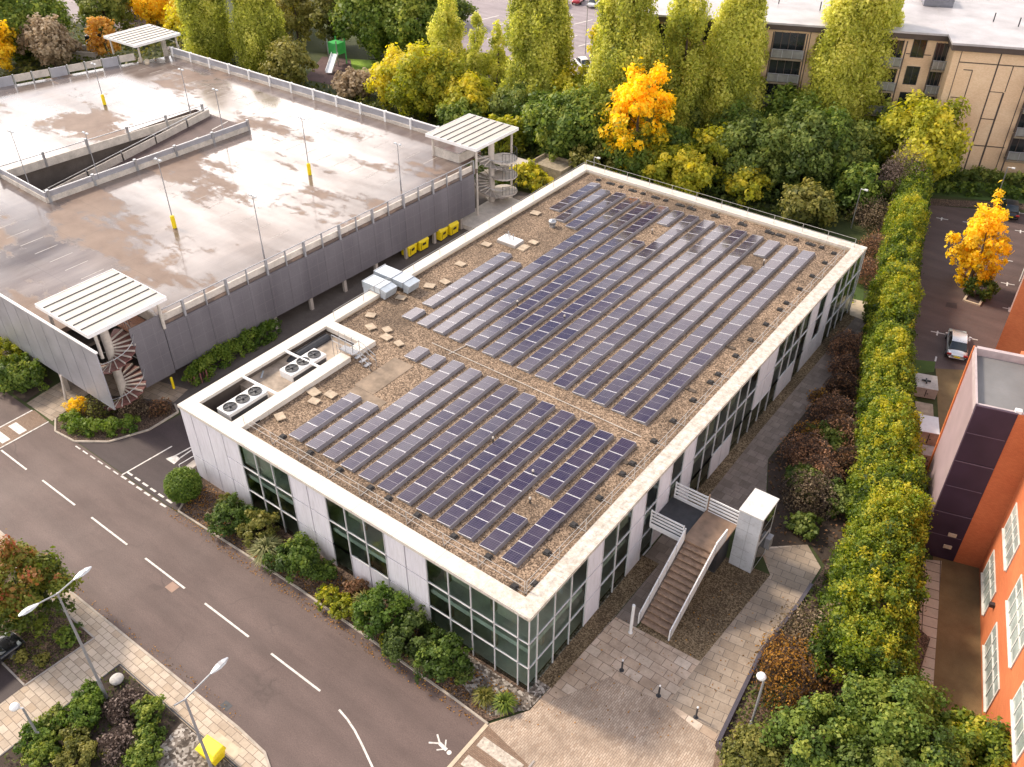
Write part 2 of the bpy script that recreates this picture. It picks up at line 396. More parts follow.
def brickwall(name, c1, c2, mortar, metal=0):
    m, nt, b = new_mat(name)
    tc = N(nt, 'ShaderNodeNewGeometry'); sep = N(nt, 'ShaderNodeSeparateXYZ'); nt.links.new(tc.outputs['Position'], sep.inputs[0])
    cmb = N(nt, 'ShaderNodeCombineXYZ'); nt.links.new(math_n(nt, 'ADD', sep.outputs[0], sep.outputs[1]), cmb.inputs[0]); nt.links.new(sep.outputs[2], cmb.inputs[1])
    bt = N(nt, 'ShaderNodeTexBrick')
    for k, x in (('Scale', 1), ('Mortar Size', .008), ('Brick Width', .24), ('Row Height', .085)): bt.inputs[k].default_value = x
    bt.inputs['Color1'].default_value = (*c1, 1); bt.inputs['Color2'].default_value = (*c2, 1); bt.inputs['Mortar'].default_value = (*mortar, 1)
    nt.links.new(cmb.outputs[0], bt.inputs['Vector'])
    n = noise(nt, coords(nt), .35, 6, .6); cc = mix(nt, .35, bt.outputs['Color'], ramp(nt, n, [(.3, .25), (.7, .8)]), 'SOFT_LIGHT')
    nt.links.new(cc, b.inputs['Base Color']); setp(b, Roughness=.8); return m
M['tan_brick'] = brickwall('tan_brick', (.66, .45, .27), (.74, .52, .33), (.60, .45, .32))
M['orange'] = brickwall('orange_render', (.50, .14, .05), (.575, .17, .062), (.42, .115, .045))
M['purple'] = simple('purple_cladding', (.042, .024, .046), .4, .2, .2, .6)
M['pink_clad'] = simple('pale_side_cladding', (.42, .31, .33), .35, .25, .1, .8)
M['flat_roof'] = simple('flat_roof', (.17, .165, .165), .6, var=.18, sc_=.5, grime=.35)
M['apt_roof'] = simple('apartment_roof', (.40, .375, .385), .45, var=.2, sc_=.35, grime=.25)
M['fascia_dark'] = simple('dark_fascia', (.07, .05, .042), .6)
M['balcony'] = simple('balcony_slab', (.20, .16, .11), .7, var=.2)
M['bal_glass'] = simple('balcony_panel', (.20, .20, .19), .15, spec=.7, var=.3, sc_=.8)
M['window_white'] = simple('white_frame', (.62, .60, .56), .5, grime=.4)

def leaf_mat(name, stops, trans=.35):
    m, nt, b = new_mat(name)
    out = nt.nodes['Material Output']
    at = N(nt, 'ShaderNodeAttribute'); at.attribute_name = 'tint'; sep = N(nt, 'ShaderNodeSeparateColor'); nt.links.new(at.outputs['Color'], sep.inputs[0])
    fac = sep.outputs[0]
    cc = ramp(nt, fac, stops)
    nt.links.new(cc, b.inputs['Base Color']); setp(b, Roughness=.55); b.inputs['Specular IOR Level'].default_value = .3
    tl = N(nt, 'ShaderNodeBsdfTranslucent'); hs = N(nt, 'ShaderNodeHueSaturation'); hs.inputs['Saturation'].default_value = 1.1; hs.inputs['Value'].default_value = 1.5
    nt.links.new(cc, hs.inputs['Color']); nt.links.new(hs.outputs[0], tl.inputs['Color'])
    mx = N(nt, 'ShaderNodeMixShader'); mx.inputs[0].default_value = trans
    nt.links.new(b.outputs[0], mx.inputs[1]); nt.links.new(tl.outputs[0], mx.inputs[2]); nt.links.new(mx.outputs[0], out.inputs['Surface'])
    return m
L = {}
def pal(n, *cs, **kw): L[n] = leaf_mat('leaves_' + n, [(i / (len(cs) - 1), c) for i, c in enumerate(cs)], **kw)
pal('poplar', (.13, .16, .026), (.31, .34, .055), (.54, .54, .10), (.74, .70, .20), trans=.5)
pal('green', (.04, .072, .012), (.095, .155, .024), (.18, .24, .036), (.33, .36, .06))
pal('dark', (.040, .066, .014), (.092, .135, .026), (.165, .21, .042), (.29, .31, .065))
pal('olive', (.055, .065, .016), (.125, .135, .03), (.22, .21, .045), (.34, .30, .08))
pal('yellowgreen', (.10, .13, .016), (.26, .29, .03), (.48, .46, .05), (.68, .58, .07), trans=.48)
pal('gold', (.30, .22, .014), (.60, .42, .018), (.80, .58, .022), (.92, .68, .05), trans=.45)
pal('maple', (.08, .13, .018), (.22, .25, .02), (.84, .56, .016), (.95, .70, .03), trans=.45)
pal('orangey', (.10, .06, .015), (.32, .15, .03), (.50, .25, .04), (.62, .36, .08))
pal('tan', (.10, .075, .045), (.22, .165, .10), (.35, .26, .165), (.48, .38, .26))
pal('rust', (.07, .05, .022), (.17, .095, .048), (.33, .17, .09), (.48, .27, .16))
pal('twig', (.06, .042, .036), (.125, .09, .075), (.20, .145, .12), (.30, .22, .18), trans=.1)
pal('hedge', (.030, .056, .008), (.10, .155, .016), (.25, .30, .028), (.50, .44, .04), trans=.4)
pal('bright', (.032, .068, .010), (.075, .135, .016), (.13, .20, .024), (.22, .28, .04))
pal('yucca', (.08, .10, .04), (.16, .18, .07), (.28, .28, .12), (.42, .40, .20))
pal('redgreen', (.06, .09, .014), (.14, .175, .022), (.20, .19, .025), (.34, .09, .04))
pal('ground', (.03, .045, .010), (.07, .095, .018), (.14, .15, .03), (.22, .19, .05))

# ------------------------------------------------------------------ world, sun, camera
SUN_AZ, SUN_EL = R(185), R(41); GLOW_AZ = R(156)
w = bpy.data.worlds.new('World'); sc.world = w; w.use_nodes = True
nt = w.node_tree; bg = nt.nodes['Background']
sky = N(nt, 'ShaderNodeTexSky', sky_type='NISHITA'); sky.sun_disc = False
sky.sun_elevation = SUN_EL; sky.sun_rotation = math.pi / 2 - SUN_AZ; sky.air_density = 1.2; sky.dust_density = 1.2; sky.ozone_density = 1.0
tc = N(nt, 'ShaderNodeTexCoord'); sep = N(nt, 'ShaderNodeSeparateXYZ'); nt.links.new(tc.outputs['Generated'], sep.inputs[0])
zz = math_n(nt, 'MAXIMUM', sep.outputs[2], .08)
cmb = N(nt, 'ShaderNodeCombineXYZ'); nt.links.new(math_n(nt, 'DIVIDE', sep.outputs[0], zz), cmb.inputs[0]); nt.links.new(math_n(nt, 'DIVIDE', sep.outputs[1], zz), cmb.inputs[1])
cl = noise(nt, cmb.outputs[0], 1.25, 7, .55)
cmask = ramp(nt, cl, [(.43, 0), (.55, 1)])
# thin bright cloud: brightest at a glow kept off the sun for deck glare
dotn = N(nt, 'ShaderNodeVectorMath', operation='DOT_PRODUCT'); nt.links.new(tc.outputs['Generated'], dotn.inputs[0])
dotn.inputs[1].default_value = (math.cos(GLOW_AZ) * math.cos(R(20)), math.sin(GLOW_AZ) * math.cos(R(20)), math.sin(R(20)))
glow = math_n(nt, 'POWER', math_n(nt, 'MAXIMUM', dotn.outputs['Value'], 0.0), 7.0)
cb = math_n(nt, 'MULTIPLY_ADD', glow, 34.0); cb.node.inputs[2].default_value = 26.0
ccol = mix(nt, 1.0, (1.0, .955, .90), (1, 1, 1)); 
vm = N(nt, 'ShaderNodeVectorMath', operation='SCALE'); vm.inputs[0].default_value = (1.0, .91, .85); nt.links.new(cb, vm.inputs['Scale'])
thin = N(nt, 'ShaderNodeMapRange'); nt.links.new(sep.outputs[2], thin.inputs['Value']); thin.inputs['From Min'].default_value = .40; thin.inputs['From Max'].default_value = .72; thin.inputs['To Min'].default_value = .92; thin.inputs['To Max'].default_value = .16
skyc = mix(nt, math_n(nt, 'MULTIPLY', cmask, thin.outputs[0]), sky.outputs[0], vm.outputs[0])
nt.links.new(skyc, bg.inputs['Color']); bg.inputs['Strength'].default_value = .15

sd = bpy.data.lights.new('sun', 'SUN'); sd.energy = 4.7; sd.angle = R(9); sd.color = (1.0, .87, .70)
so = bpy.data.objects.new('sun', sd); col.objects.link(so)
dirv = Vector((math.cos(SUN_AZ) * math.cos(SUN_EL), math.sin(SUN_AZ) * math.cos(SUN_EL), math.sin(SUN_EL)))
so.rotation_euler = dirv.to_track_quat('Z', 'Y').to_euler(); so.location = (-40, 40, 80)

cd = bpy.data.cameras.new('camera'); cam = bpy.data.objects.new('camera', cd); col.objects.link(cam)
cd.sensor_width = 36; cd.sensor_fit = 'HORIZONTAL'; cd.lens = 891.5 / 1024 * 36; cd.clip_end = 3000; cd.clip_start = .5
cam.location = (17.459, -24.650, 45.358)
yaw, pit = 2.21796987, .65006908
fw = Vector((math.cos(pit) * math.cos(yaw), math.cos(pit) * math.sin(yaw), -math.sin(pit)))
cam.rotation_euler = fw.to_track_quat('-Z', 'Y').to_euler()
sc.camera = cam
sc.view_settings.view_transform = 'Standard'; sc.view_settings.look = 'None'; sc.view_settings.exposure = 0

# ------------------------------------------------------------------ the setting: ground sheets
def sheet(name, poly, z, mat, kind='structure'):
    a = sum(poly[i][0] * poly[(i + 1) % len(poly)][1] - poly[(i + 1) % len(poly)][0] * poly[i][1] for i in range(len(poly)))
    if a < 0: poly = poly[::-1]
    o = MB().face([(x, y, z) for x, y in poly]).build(name, mat); tag(o, kind=kind); return o
def arc(cx, cy, r, a0, a1, n=10): return [(cx + r * math.cos(R(a0 + (a1 - a0) * i / n)), cy + r * math.sin(R(a0 + (a1 - a0) * i / n))) for i in range(n + 1)]

sheet('ground', [(-1500, -1500), (1500, -1500), (1500, 1500), (-1500, 1500)], -.02, M['wild'])
# road, bending towards the camera at its near end
north = [(-160, -3.15), (-.7, -3.05)]
south_curve = [(-7.7, -11.55), (-8.9, -11.5)]
inner = arc(-13.0, -16.4, 4.9, 90, 0, 14)       # pavement corner: kerb turning south
road_poly = [(-160, -3.15), (-41.0, -3.35), (-29.6, -3.35), (-16.3, -2.85), (-3.0, -2.95), (-.62, -3.05), (-.75, -60), (-6.0, -60)]
k_in = [(-6.0, -22), (-6.15, -18.5), (-6.5, -15.8), (-7.1, -13.6), (-7.9, -12.2), (-9.2, -11.6), (-11.5, -11.5)]
road_poly += k_in + [(-29, -11.8), (-160, -11.6)]
sheet('road', road_poly, .004, M['asphalt'])
# side road, service yard beside the office
side = [(-41.2, -3.3), (-40.2, -3.0), (-38.9, -1.9), (-37.6, .9), (-37.3, 3.6), (-38.5, 4.6), (-36, 7), (-31, 7), (-30.1, 0.4), (-29.4, -1.2), (-28.2, -3.2), (-29.4, -3.3)]
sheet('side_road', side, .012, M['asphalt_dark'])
sheet('service_yard', [(-60, 3.0), (-46, .5), (-38.5, 3.2), (-36, 6.0), (-30.0, 6.0), (-30.0, 51.5), (-36, 54), (-60, 50)], .008, M['yard'])
# southern pavement and link path
sheet('pavement', [(-160, -11.72), (-29, -11.9), (-11.5, -11.62), (-9.2, -11.72), (-8.0, -12.3), (-7.2, -13.7), (-6.6, -15.9), (-6.25, -18.6), (-6.1, -22), (-6.1, -60), (-160, -60)], .06, M['paving'])
def kerb(name, pts, w_, h_, mat=None, z=0.0):
    mb = MB()
    for a, b in zip(pts[:-1], pts[1:]): mb.beam((a[0], a[1], z + h_ / 2 - .03), (b[0], b[1], z + h_ / 2 - .03), w_, h_ + .06)
    return tag(mb.build(name, mat or M['kerb']), kind='structure')
kerb('pavement_kerb', [(-160, -11.66), (-29, -11.85), (-11.5, -11.57), (-9.2, -11.67), (-7.95, -12.25), (-7.15, -13.65), (-6.55, -15.85), (-6.2, -18.55), (-6.05, -22), (-6.05, -60)], .14, .085)
# beds south of the road
sheet('bed_soil', [(-20.4, -13.2), (-7.6, -13.2), (-7.0, -16), (-6.9, -60), (-20.6, -60)], .075, M['soil'])
sheet('stone_bed', [(-14.3, -13.25), (-9.6, -13.25), (-8.8, -16.6), (-13.4, -18.5)], .085, M['stones'])
kerb('bed_edging', [(-20.6, -40), (-20.42, -13.12), (-7.6, -13.12), (-6.95, -16), (-6.85, -40)], .08, .1, M['dark_metal'])
sheet('tree_bed_soil', [(-40, -13.0), (-23.35, -13.0), (-23.6, -17.3), (-30, -17.3), (-40, -16.4)], .075, M['bark'])
kerb('tree_bed_edging', [(-40, -12.96), (-23.32, -12.96), (-23.56, -17.3), (-40, -17.2)], .1, .1, M['concrete'])
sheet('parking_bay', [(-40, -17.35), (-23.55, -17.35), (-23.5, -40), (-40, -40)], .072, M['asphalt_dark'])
# beds and paving round the office
sheet('planting_bed', [(-29.3, -1.2), (-28.2, -3.2), (-16.3, -2.8), (-3.0, -2.9), (-.75, -2.95), (.55, -1.0), (.75, .2), (-30, .2)], .05, M['bark'])
kerb('bed_kerb', [(-30.2, .4), (-29.45, -1.2), (-28.3, -3.2), (-16.3, -2.82), (-3.0, -2.92), (-.6, -3.0)], .12, .1)
sheet('pebble_margin', [(-.8, -2.6), (.72, -.9), (1.15, 6), (1.2, 13.0), (-.2, 13.0), (-.2, -.2), (-6, -.1), (-6, -1.2)], .058, M['stones'])
sheet('gravel_margin', [(0, 1.0), (.95, 1.0), (1.15, 7.8), (1.2, 13.0), (0, 13.0)], .064, M['court_gravel'])
sheet('plaza', [(-.6, -3.0), (.75, -.9), (1.2, 7.6), (6.95, 7.9), (7.5, 16.6), (5.9, 18.4), (8.4, 20.6), (9.9, 19.2), (9.9, 14.5), (9.55, 10), (10.1, 3.5), (12.3, -3), (12.5, -40), (-.7, -40)], .02, M['plaza'])
sheet('sett_paving', [(-.5, -3.0), (.78, -.9), (3.2, 3.7), (6.5, 4.1), (11.2, 3.4), (12.3, -3), (12.4, -40), (-.6, -40)], .024, M['setts'])
sheet('walkway', [(6.8, 4.3), (10.0, 4.2), (9.5, 10), (9.9, 14.5), (9.9, 19.2), (8.4, 20.6), (6.2, 18.4), (7.5, 16.6), (6.97, 7.9)], .026, M['walk'])
sheet('lower_court', [(1.2, 7.6), (2.6, 7.7), (3.0, 13.2), (3.2, 19.4), (.1, 19.4), (.1, 13.0), (1.22, 13.0)], .03, M['path'])
sheet('gravel_court', [(2.7, 7.65), (6.95, 7.85), (7.5, 16.6), (4.3, 16.2), (2.9, 14)], .034, M['court_gravel'])
sheet('footpath', [(.9, 19.2), (2.6, 19.2), (6.2, 18.4), (2.65, 27), (2.7, 39), (3.2, 49), (2.9, 53), (.9, 53), (.75, 30)], .04, M['path'])
sheet('path_margin', [(-.1, 19.4), (.9, 19.4), (.9, 53), (-.1, 53)], .036, M['court_gravel'])
sheet('path_landing', [(-.7, 53.2), (.3, 50.4), (2.1, 50.2), (1.5, 53.8)], .055, M['cream'])
sheet('shrub_soil', [(2.7, 27), (6.3, 18.5), (8.6, 20.7), (10.2, 19.4), (10.3, 13.8), (14.6, 13.0), (17.4, 17.5), (15.2, 24), (8.0, 43.5), (0, 77), (-6, 77), (1.4, 53.8), (3.2, 49), (2.7, 39)], .0, M['soil'])
sheet('mossy_strip', [(-36, 52), (1, 52), (-1, 58), (-7, 61), (-36, 61)], .002, M['olive_g'] if 'olive_g' in M else M['grass'])
# zebra table by the plaza
sheet('crossing_table', [(-.62, -3.05), (2.75, -3.6), (2.75, -40), (-.75, -40)], .03, M['table'])
for i in range(6):
    y0 = -4.0 - i * 1.35
    sheet('zebra_stripe', [(-.3, y0 + .28), (2.45, y0 + .28), (2.45, y0 - .40), (-.3, y0 - .40)], .036, M['worn_mark'])
kerb('crossing_edge', [(-.62, -3.05), (-.7, -9.5)], .22, .05, M['cream'])
kerb('crossing_far_edge', [(2.75, -3.2), (2.72, -9.5)], .1, .06, M['concrete'])
sheet('drain_cover', [(3.0, -4.2), (4.1, -4.2), (4.1, -6.5), (3.0, -6.5)], .034, M['dark_metal'])
# lots
sheet('rear_car_park', [(15.1, 48.5), (11.5, 48.0), (7.2, 45.3), (7.35, 45.9), (3.6, 58.7), (-1.5, 78.2), (14, 85.5), (40, 92), (40, 48.5)], .006, M['lot'])
sheet('grass_patch', [(7.3, 46.8), (8.95, 47.6), (9.3, 46.0), (8.0, 44.6)], .012, M['grass'])
sheet('dry_grass_strip', [(9.0, 47.4), (11.6, 48.6), (13.5, 42), (18.6, 24.6), (21.6, 13.5), (19.0, 13.0), (18.0, 15.4), (15.6, 24.4), (11.4, 40.0)], .004, M['dry_grass'])
sheet('slab_path', [(15.1, 24.0), (16.1, 24.6), (18.9, 13.0), (17.9, 12.6)], .03, slabs('narrow_slabs', .95, .8, [(.50, .42, .33), (.62, .53, .43), (.56, .47, .38)], (.12, .09, .07), .03, rot=R(-15), off=0))
sheet('leaf_verge', [(-2.2, 77.6), (9, 84.2), (8.4, 85.8), (-2.8, 79.4)], .014, M['orange_leaf'] if 'orange_leaf' in M else M['bark'])
sheet('rear_lawn', [(-5, 80), (10, 86.2), (40, 96), (40, 99), (8, 92), (-6, 88)], .003, M['grass'])
sheet('far_car_park', [(-104, 96), (-92, 84), (-84, 84.5), (-72, 82), (-50, 82), (-42, 88), (-70, 150), (-150, 150)], .006, M['far_lot'])
sheet('play_lawn', [(-92, 76), (-84, 80), (-74, 72), (-80, 66.5), (-85, 69.8)], .006, M['lawn'])
sheet('play_mulch', [(-96, 74.4), (-91.2, 76), (-85, 70.5), (-83, 66), (-90, 65)], .008, M['mulch'])
sheet('far_road', [(-170, 60), (-130, 62), (-138, 76), (-180, 96)], .006, M['far_lot'])

# ------------------------------------------------------------------ road markings
def mark(name, pts, z=.010): return sheet(name, pts, z, M['mark'])
for i in range(14):
    if i in (5,): continue
    x0 = -13.89 - 6.27 * i; y0 = -7.12 - .02 * i if i < 6 else -7.25
    mark('lane_dash', [(x0, y0), (x0 + 4.25, y0), (x0 + 4.25, y0 - .13), (x0, y0 - .13)])
mark('lane_dash', [(-44.6, -7.42), (-41.0, -7.42), (-41.0, -7.29), (-44.6, -7.29)])
def dash_curve(pts, w_=.12):
    Lp = []; Rp = []
    for i, p in enumerate(pts):
        a = Vector(pts[max(0, i - 1)]); b = Vector(pts[min(len(pts) - 1, i + 1)]); d = (b - a).normalized(); n = Vector((-d.y, d.x))
        Lp.append((p[0] + n.x * w_ / 2, p[1] + n.y * w_ / 2)); Rp.append((p[0] - n.x * w_ / 2, p[1] - n.y * w_ / 2))
    mark('lane_dash', Lp + Rp[::-1])
dash_curve([(-7.9, -7.38), (-7.1, -7.52), (-6.3, -7.75), (-5.5, -8.06), (-4.75, -8.38), (-3.9, -8.75), (-3.0, -9.5), (-2.4, -10.4)])
for i in range(6):
    x0 = -40.5 + i * .96
    mark('side_dash', [(x0, -3.70 + .02 * i), (x0 + .62, -3.69 + .02 * i), (x0 + .62, -3.59 + .02 * i), (x0, -3.60 + .02 * i)], .016)
for i in range(6):
    x0 = -34.75 + i * .95
    mark('give_way_dash', [(x0, -3.58), (x0 + .62, -3.55), (x0 + .62, -3.40), (x0, -3.43)], .017)
    mark('give_way_dash', [(x0, -3.06), (x0 + .62, -3.05), (x0 + .62, -2.90), (x0, -2.91)], .017)
mark('centre_line', [(-34.86, -3.4), (-34.74, -3.4), (-34.5, .8), (-34.62, .8)], .018)
mark('give_way_triangle', [(-33.73, -.37), (-32.70, -.36), (-32.86, .34), (-33.50, .30)], .018)
mark('give_way_triangle', [(-33.50, .31), (-33.36, .31), (-33.10, 3.0), (-33.22, 3.0)], .019)
mark('give_way_triangle', [(-33.0, .36), (-32.86, .36), (-33.02, 3.0), (-33.12, 3.0)], .020)
sheet('raised_table', [(-47.2, -3.2), (-45.0, -3.3), (-44.9, -11.7), (-47.2, -11.7)], .018, M['table'])
for i in range(5):
    y0 = -4.9 - i * 1.35
    sheet('zebra_stripe', [(-46.9, y0), (-45.25, y0), (-45.25, y0 - .65), (-46.9, y0 - .65)], .024, M['mark'])
mark('table_line', [(-44.95, -3.3), (-44.82, -3.3), (-44.82, -11.5), (-44.95, -11.5)], .026)
mark('table_line', [(-47.35, -3.3), (-47.22, -3.3), (-47.22, -11.5), (-47.35, -11.5)], .026)
sheet('iron_cover', [(-23.3, -7.95), (-22.55, -7.95), (-22.55, -7.35), (-23.3, -7.35)], .012, simple('rusty_cover', (.30, .19, .14), .7))
sheet('road_gully', [(-13.5, -11.3), (-12.9, -11.3), (-12.9, -10.85), (-13.5, -10.85)], .012, M['dark_metal'])
sheet('inspection_cover', [(-12.2, -12.4), (-10.2, -12.3), (-10.3, -12.9), (-12.3, -13.0)], .068, M['cream'])
# painted walking figure on the road
fig = MB()
def rib(a, b, w_, z=.012):
    a = Vector(a); b = Vector(b); d = (b - a).normalized(); n = Vector((-d.y, d.x)) * w_ / 2
    fig.face([(a.x - n.x, a.y - n.y, z), (b.x - n.x, b.y - n.y, z + .0002), (b.x + n.x, b.y + n.y, z + .0002), (a.x + n.x, a.y + n.y, z)])
px, py = -2.05, -5.45
rib((px + .62, py - .12), (px + .05, py - .05), .20); rib((px + .05, py - .05), (px - .45, py - .38), .10, .0124); rib((px + .05, py - .03), (px - .40, py + .28), .10, .0128)
rib((px + .50, py - .1), (px + .2, py + .32), .08, .0132); rib((px + .5, py - .13), (px + .18, py - .45), .08, .0136)
fig.face([(px + .82 + .14 * math.cos(t * math.pi / 5), py - .15 + .14 * math.sin(t * math.pi / 5), .0140) for t in range(10)])
tag(fig.build('pedestrian_symbol', M['mark']), kind='structure')
# bay marks in the rear lot (small painted T and cross marks)
lot_marks = MB()
for (x, y, t) in [(1.4, 75.8, 0), (2.8, 81, 0), (7.9, 82.5, 0), (9.1, 77.9, 0), (9.4, 70.2, 0), (10.7, 65.3, 0), (12.0, 60.5, 0), (4.0, 76.6, 0), (7.8, 52.3, 0), (8.9, 48.1, 1), (10.4, 53.1, 0)]:
    lot_marks.face([(x - .6, y - .15, .012), (x + .6, y + .15, .012), (x + .57, y + .27, .012), (x - .63, y - .03, .012)]) if not t else None
    lot_marks.face([(x - .05, y - .45, .0125), (x + .09, y - .45, .0125), (x - .05, y + .35, .0125), (x - .19, y + .35, .0125)])
tag(lot_marks.build('bay_marks', M['mark']), kind='structure')
sheet('worn_patch', [(7.0, 57.3), (8.0, 57.6), (7.7, 58.6), (6.9, 58.2)], .011, M['asphalt_dark'])
fl = MB()
for i in range(9):
    for j in range(3):
        x, y = -95 + i * 4.6 + j * 6, 97 + j * 9 - i * .4
        fl.face([(x, y, .012), (x + .25, y, .012), (x + 1.3, y + 4.6, .012), (x + 1.05, y + 4.6, .012)])
tag(fl.build('far_bay_lines', M['mark']), kind='structure')

# ------------------------------------------------------------------ OFFICE BUILDING
XW, YL, H = 30.24, 51.18, 6.7
office = thing('office_building', 'long two-storey office with white panels, green glass and a gravel roof full of solar panels', 'office building', (-15.1, 25.6, 0))
xb = [0] + [-.77 - 1.66 * k for k in range(18)] + [-XW]
yb = [0] + [.79 + 1.66 * k for k in range(31)] + [YL]
ZR = [0.0, 2.2, 4.4, 6.46]
def panel_col(axis, a0, a1, z0, z1, seams=(2.2, 4.4)):
    mb = MB(); zs = [z0] + [z for z in seams if z0 + .1 < z < z1 - .1] + [z1]; g = .045
    bk = MB(); bk.box(min(a0, a1), .10, z0, max(a0, a1), .15, z1) if axis == 'x' else bk.box(-.15, min(a0, a1), z0, -.10, max(a0, a1), z1)
    for za, zb in zip(zs[:-1], zs[1:]):
        if axis == 'x': mb.box(min(a0, a1) + g, .0, za + g, max(a0, a1) - g, .095, zb - g)
        else: mb.box(-.095, min(a0, a1) + g, za + g, .0, max(a0, a1) - g, zb - g)
    c_ = mb.build('cladding_panel', M['cladding'], office); bk.build('backing', M['rubber'], c_); return c_
def glazing(axis, bs, rows=(0, 1, 2)):
    lo, hi = min(bs), max(bs); p = MB(); f = MB(); r0, r1 = ZR[min(rows)], ZR[max(rows) + 1]
    def bar(a0, a1, z0, z1, d=.06):
        if axis == 'x': f.box(a0, -.03, z0, a1, d, z1)
        else: f.box(-d, a0, z0, .03, a1, z1)
    if axis == 'x': p.face([(lo, .03, r0), (hi, .03, r0), (hi, .03, r1), (lo, .03, r1)])
    else: p.face([(-.03, lo, r0), (-.03, hi, r0), (-.03, hi, r1), (-.03, lo, r1)])
    w_ = p.build('window', M['glass'], office)
    for b in sorted(bs): bar(max(lo, b - .03), min(hi, b + .03), r0, r1)
    for i in list(rows) + [max(rows) + 1]: bar(lo, hi, ZR[i] - .03 if i else 0.0, ZR[i] + (.03 if i < 3 else 0), .062)
    f.build('frame', M['alu'], w_)
ax = 'x'
glazing(ax, xb[0:6]); panel_col(ax, xb[5], xb[6], 0, ZR[3]); panel_col(ax, xb[6], xb[7], 0, ZR[3])
glazing(ax, xb[7:11], (1, 2)); glazing(ax, xb[9:11], (0,)); panel_col(ax, xb[7], xb[8], 0, 2.2); panel_col(ax, xb[8], xb[9], 0, 2.2)
panel_col(ax, xb[10], xb[11], 0, ZR[3]); panel_col(ax, xb[11], xb[12], 0, ZR[3])
glazing(ax, xb[12:16]); panel_col(ax, xb[15], xb[16], 0, ZR[3])
panel_col(ax, xb[16], xb[17], 0, ZR[3], (2.2,)); panel_col(ax, xb[17], xb[18], 0, ZR[3], (2.2,)); panel_col(ax, xb[18], xb[19], 0, ZR[3], (2.2,))
ay = 'y'
glazing(ay, yb[0:5]); panel_col(ay, yb[4], yb[5], 0, ZR[3]); glazing(ay, yb[5:8]); panel_col(ay, yb[7], yb[8], 0, ZR[3])
glazing(ay, yb[8:10]); panel_col(ay, yb[9], yb[10], 0, ZR[3]); glazing(ay, yb[10:12]); panel_col(ay, yb[11], yb[12], 0, ZR[3])
glazing(ay, yb[12:19], (1, 2)); glazing(ay, yb[12:15], (0,)); panel_col(ay, yb[14], yb[15], 0, 2.2); panel_col(ay, yb[15], yb[16], 0, 2.2); glazing(ay, yb[16:19], (0,))
panel_col(ay, yb[18], yb[19], 2.2, ZR[3]); panel_col(ay, yb[19], yb[20], 2.2, ZR[3]); glazing(ay, yb[18:22], (0,))
glazing(ay, yb[20:25], (1, 2)); panel_col(ay, yb[21], yb[22], 0, 2.2); panel_col(ay, yb[22], yb[23], 0, 2.2); glazing(ay, yb[23:25], (0,))
panel_col(ay, yb[24], yb[25], 0, ZR[3]); glazing(ay, yb[25:27], (1, 2)); panel_col(ay, yb[25], yb[26], 0, 2.2); panel_col(ay, yb[26], yb[27], 0, ZR[3])
glazing(ay, yb[27:])
# far walls, floors and rooms seen through the glass
mb = MB(); mb.box(-XW, .16, 0, -XW + .2, YL - .2, 6.44); mb.box(-XW, YL - .2, 0, -.2, YL, 6.44)
mb.build('rear_wall', M['cladding'], office)
dark_room = simple('interior', (.36, .29, .23), .9, var=.6, sc_=.7); floor_m = simple('interior_floor', (.66, .66, .62), .8, var=.3, sc_=.5)
mb = MB(); mb.box(-XW + .3, .3, .02, -.3, YL - .3, .10); mb.box(-XW + .3, .32, 3.05, -.32, YL - .3, 3.42); mb.build('floor_slab', floor_m, office)
mb = MB(); mb.box(-XW + .4, 4.6, .12, -4.6, YL - .4, 3.0); mb.box(-XW + .4, 4.6, 3.44, -4.6, YL - .4, 6.0)
for k in (3.5, 7, 10.5, 14, 20, 24): mb.box(-k - .15, 1.2, .12, -k + .15, 1.5, 3.0); mb.box(-k - .15, 1.2, 3.44, -k + .15, 1.5, 6.0)
for k in (3, 8, 20, 26, 34, 40, 46): mb.box(-1.5, k, .12, -1.2, k + .3, 3.0); mb.box(-1.5, k, 3.44, -1.2, k + .3, 6.0)
mb.build('interior_core', dark_room, office)
mb = MB()
rr = random.Random(3)
for k in range(18):      # desks behind the glass
    t = rr.uniform(1, 28); z = rr.choice((.1, 3.42)); mb.box(-t - 1.4, 1.9, z + .68, -t, 2.7, z + .74)
    t = rr.uniform(1, 49); z = rr.choice((.1, 3.42)); mb.box(-2.7, t, z + .68, -1.9, t + 1.4, z + .74)
mb.build('desk', M['cladding'], office)
mb = MB()
for k in (1, 3, 8, 13, 14):
    zt_ = 6.35; mb.box(xb[k + 1] + .08, .22, zt_ - rr.choice((.7, 1.2, 1.8)), xb[k] - .08, .24, zt_)
for k in (2, 6, 9, 13, 15, 18, 21, 23, 28):
    zt_ = 6.35; mb.box(-.24, yb[k] + .08, zt_ - rr.choice((.7, 1.3, 1.9)), -.22, yb[k + 1] - .08, zt_)
mb.build('blinds', simple('blind_fabric', (.42, .39, .34), .8), office)
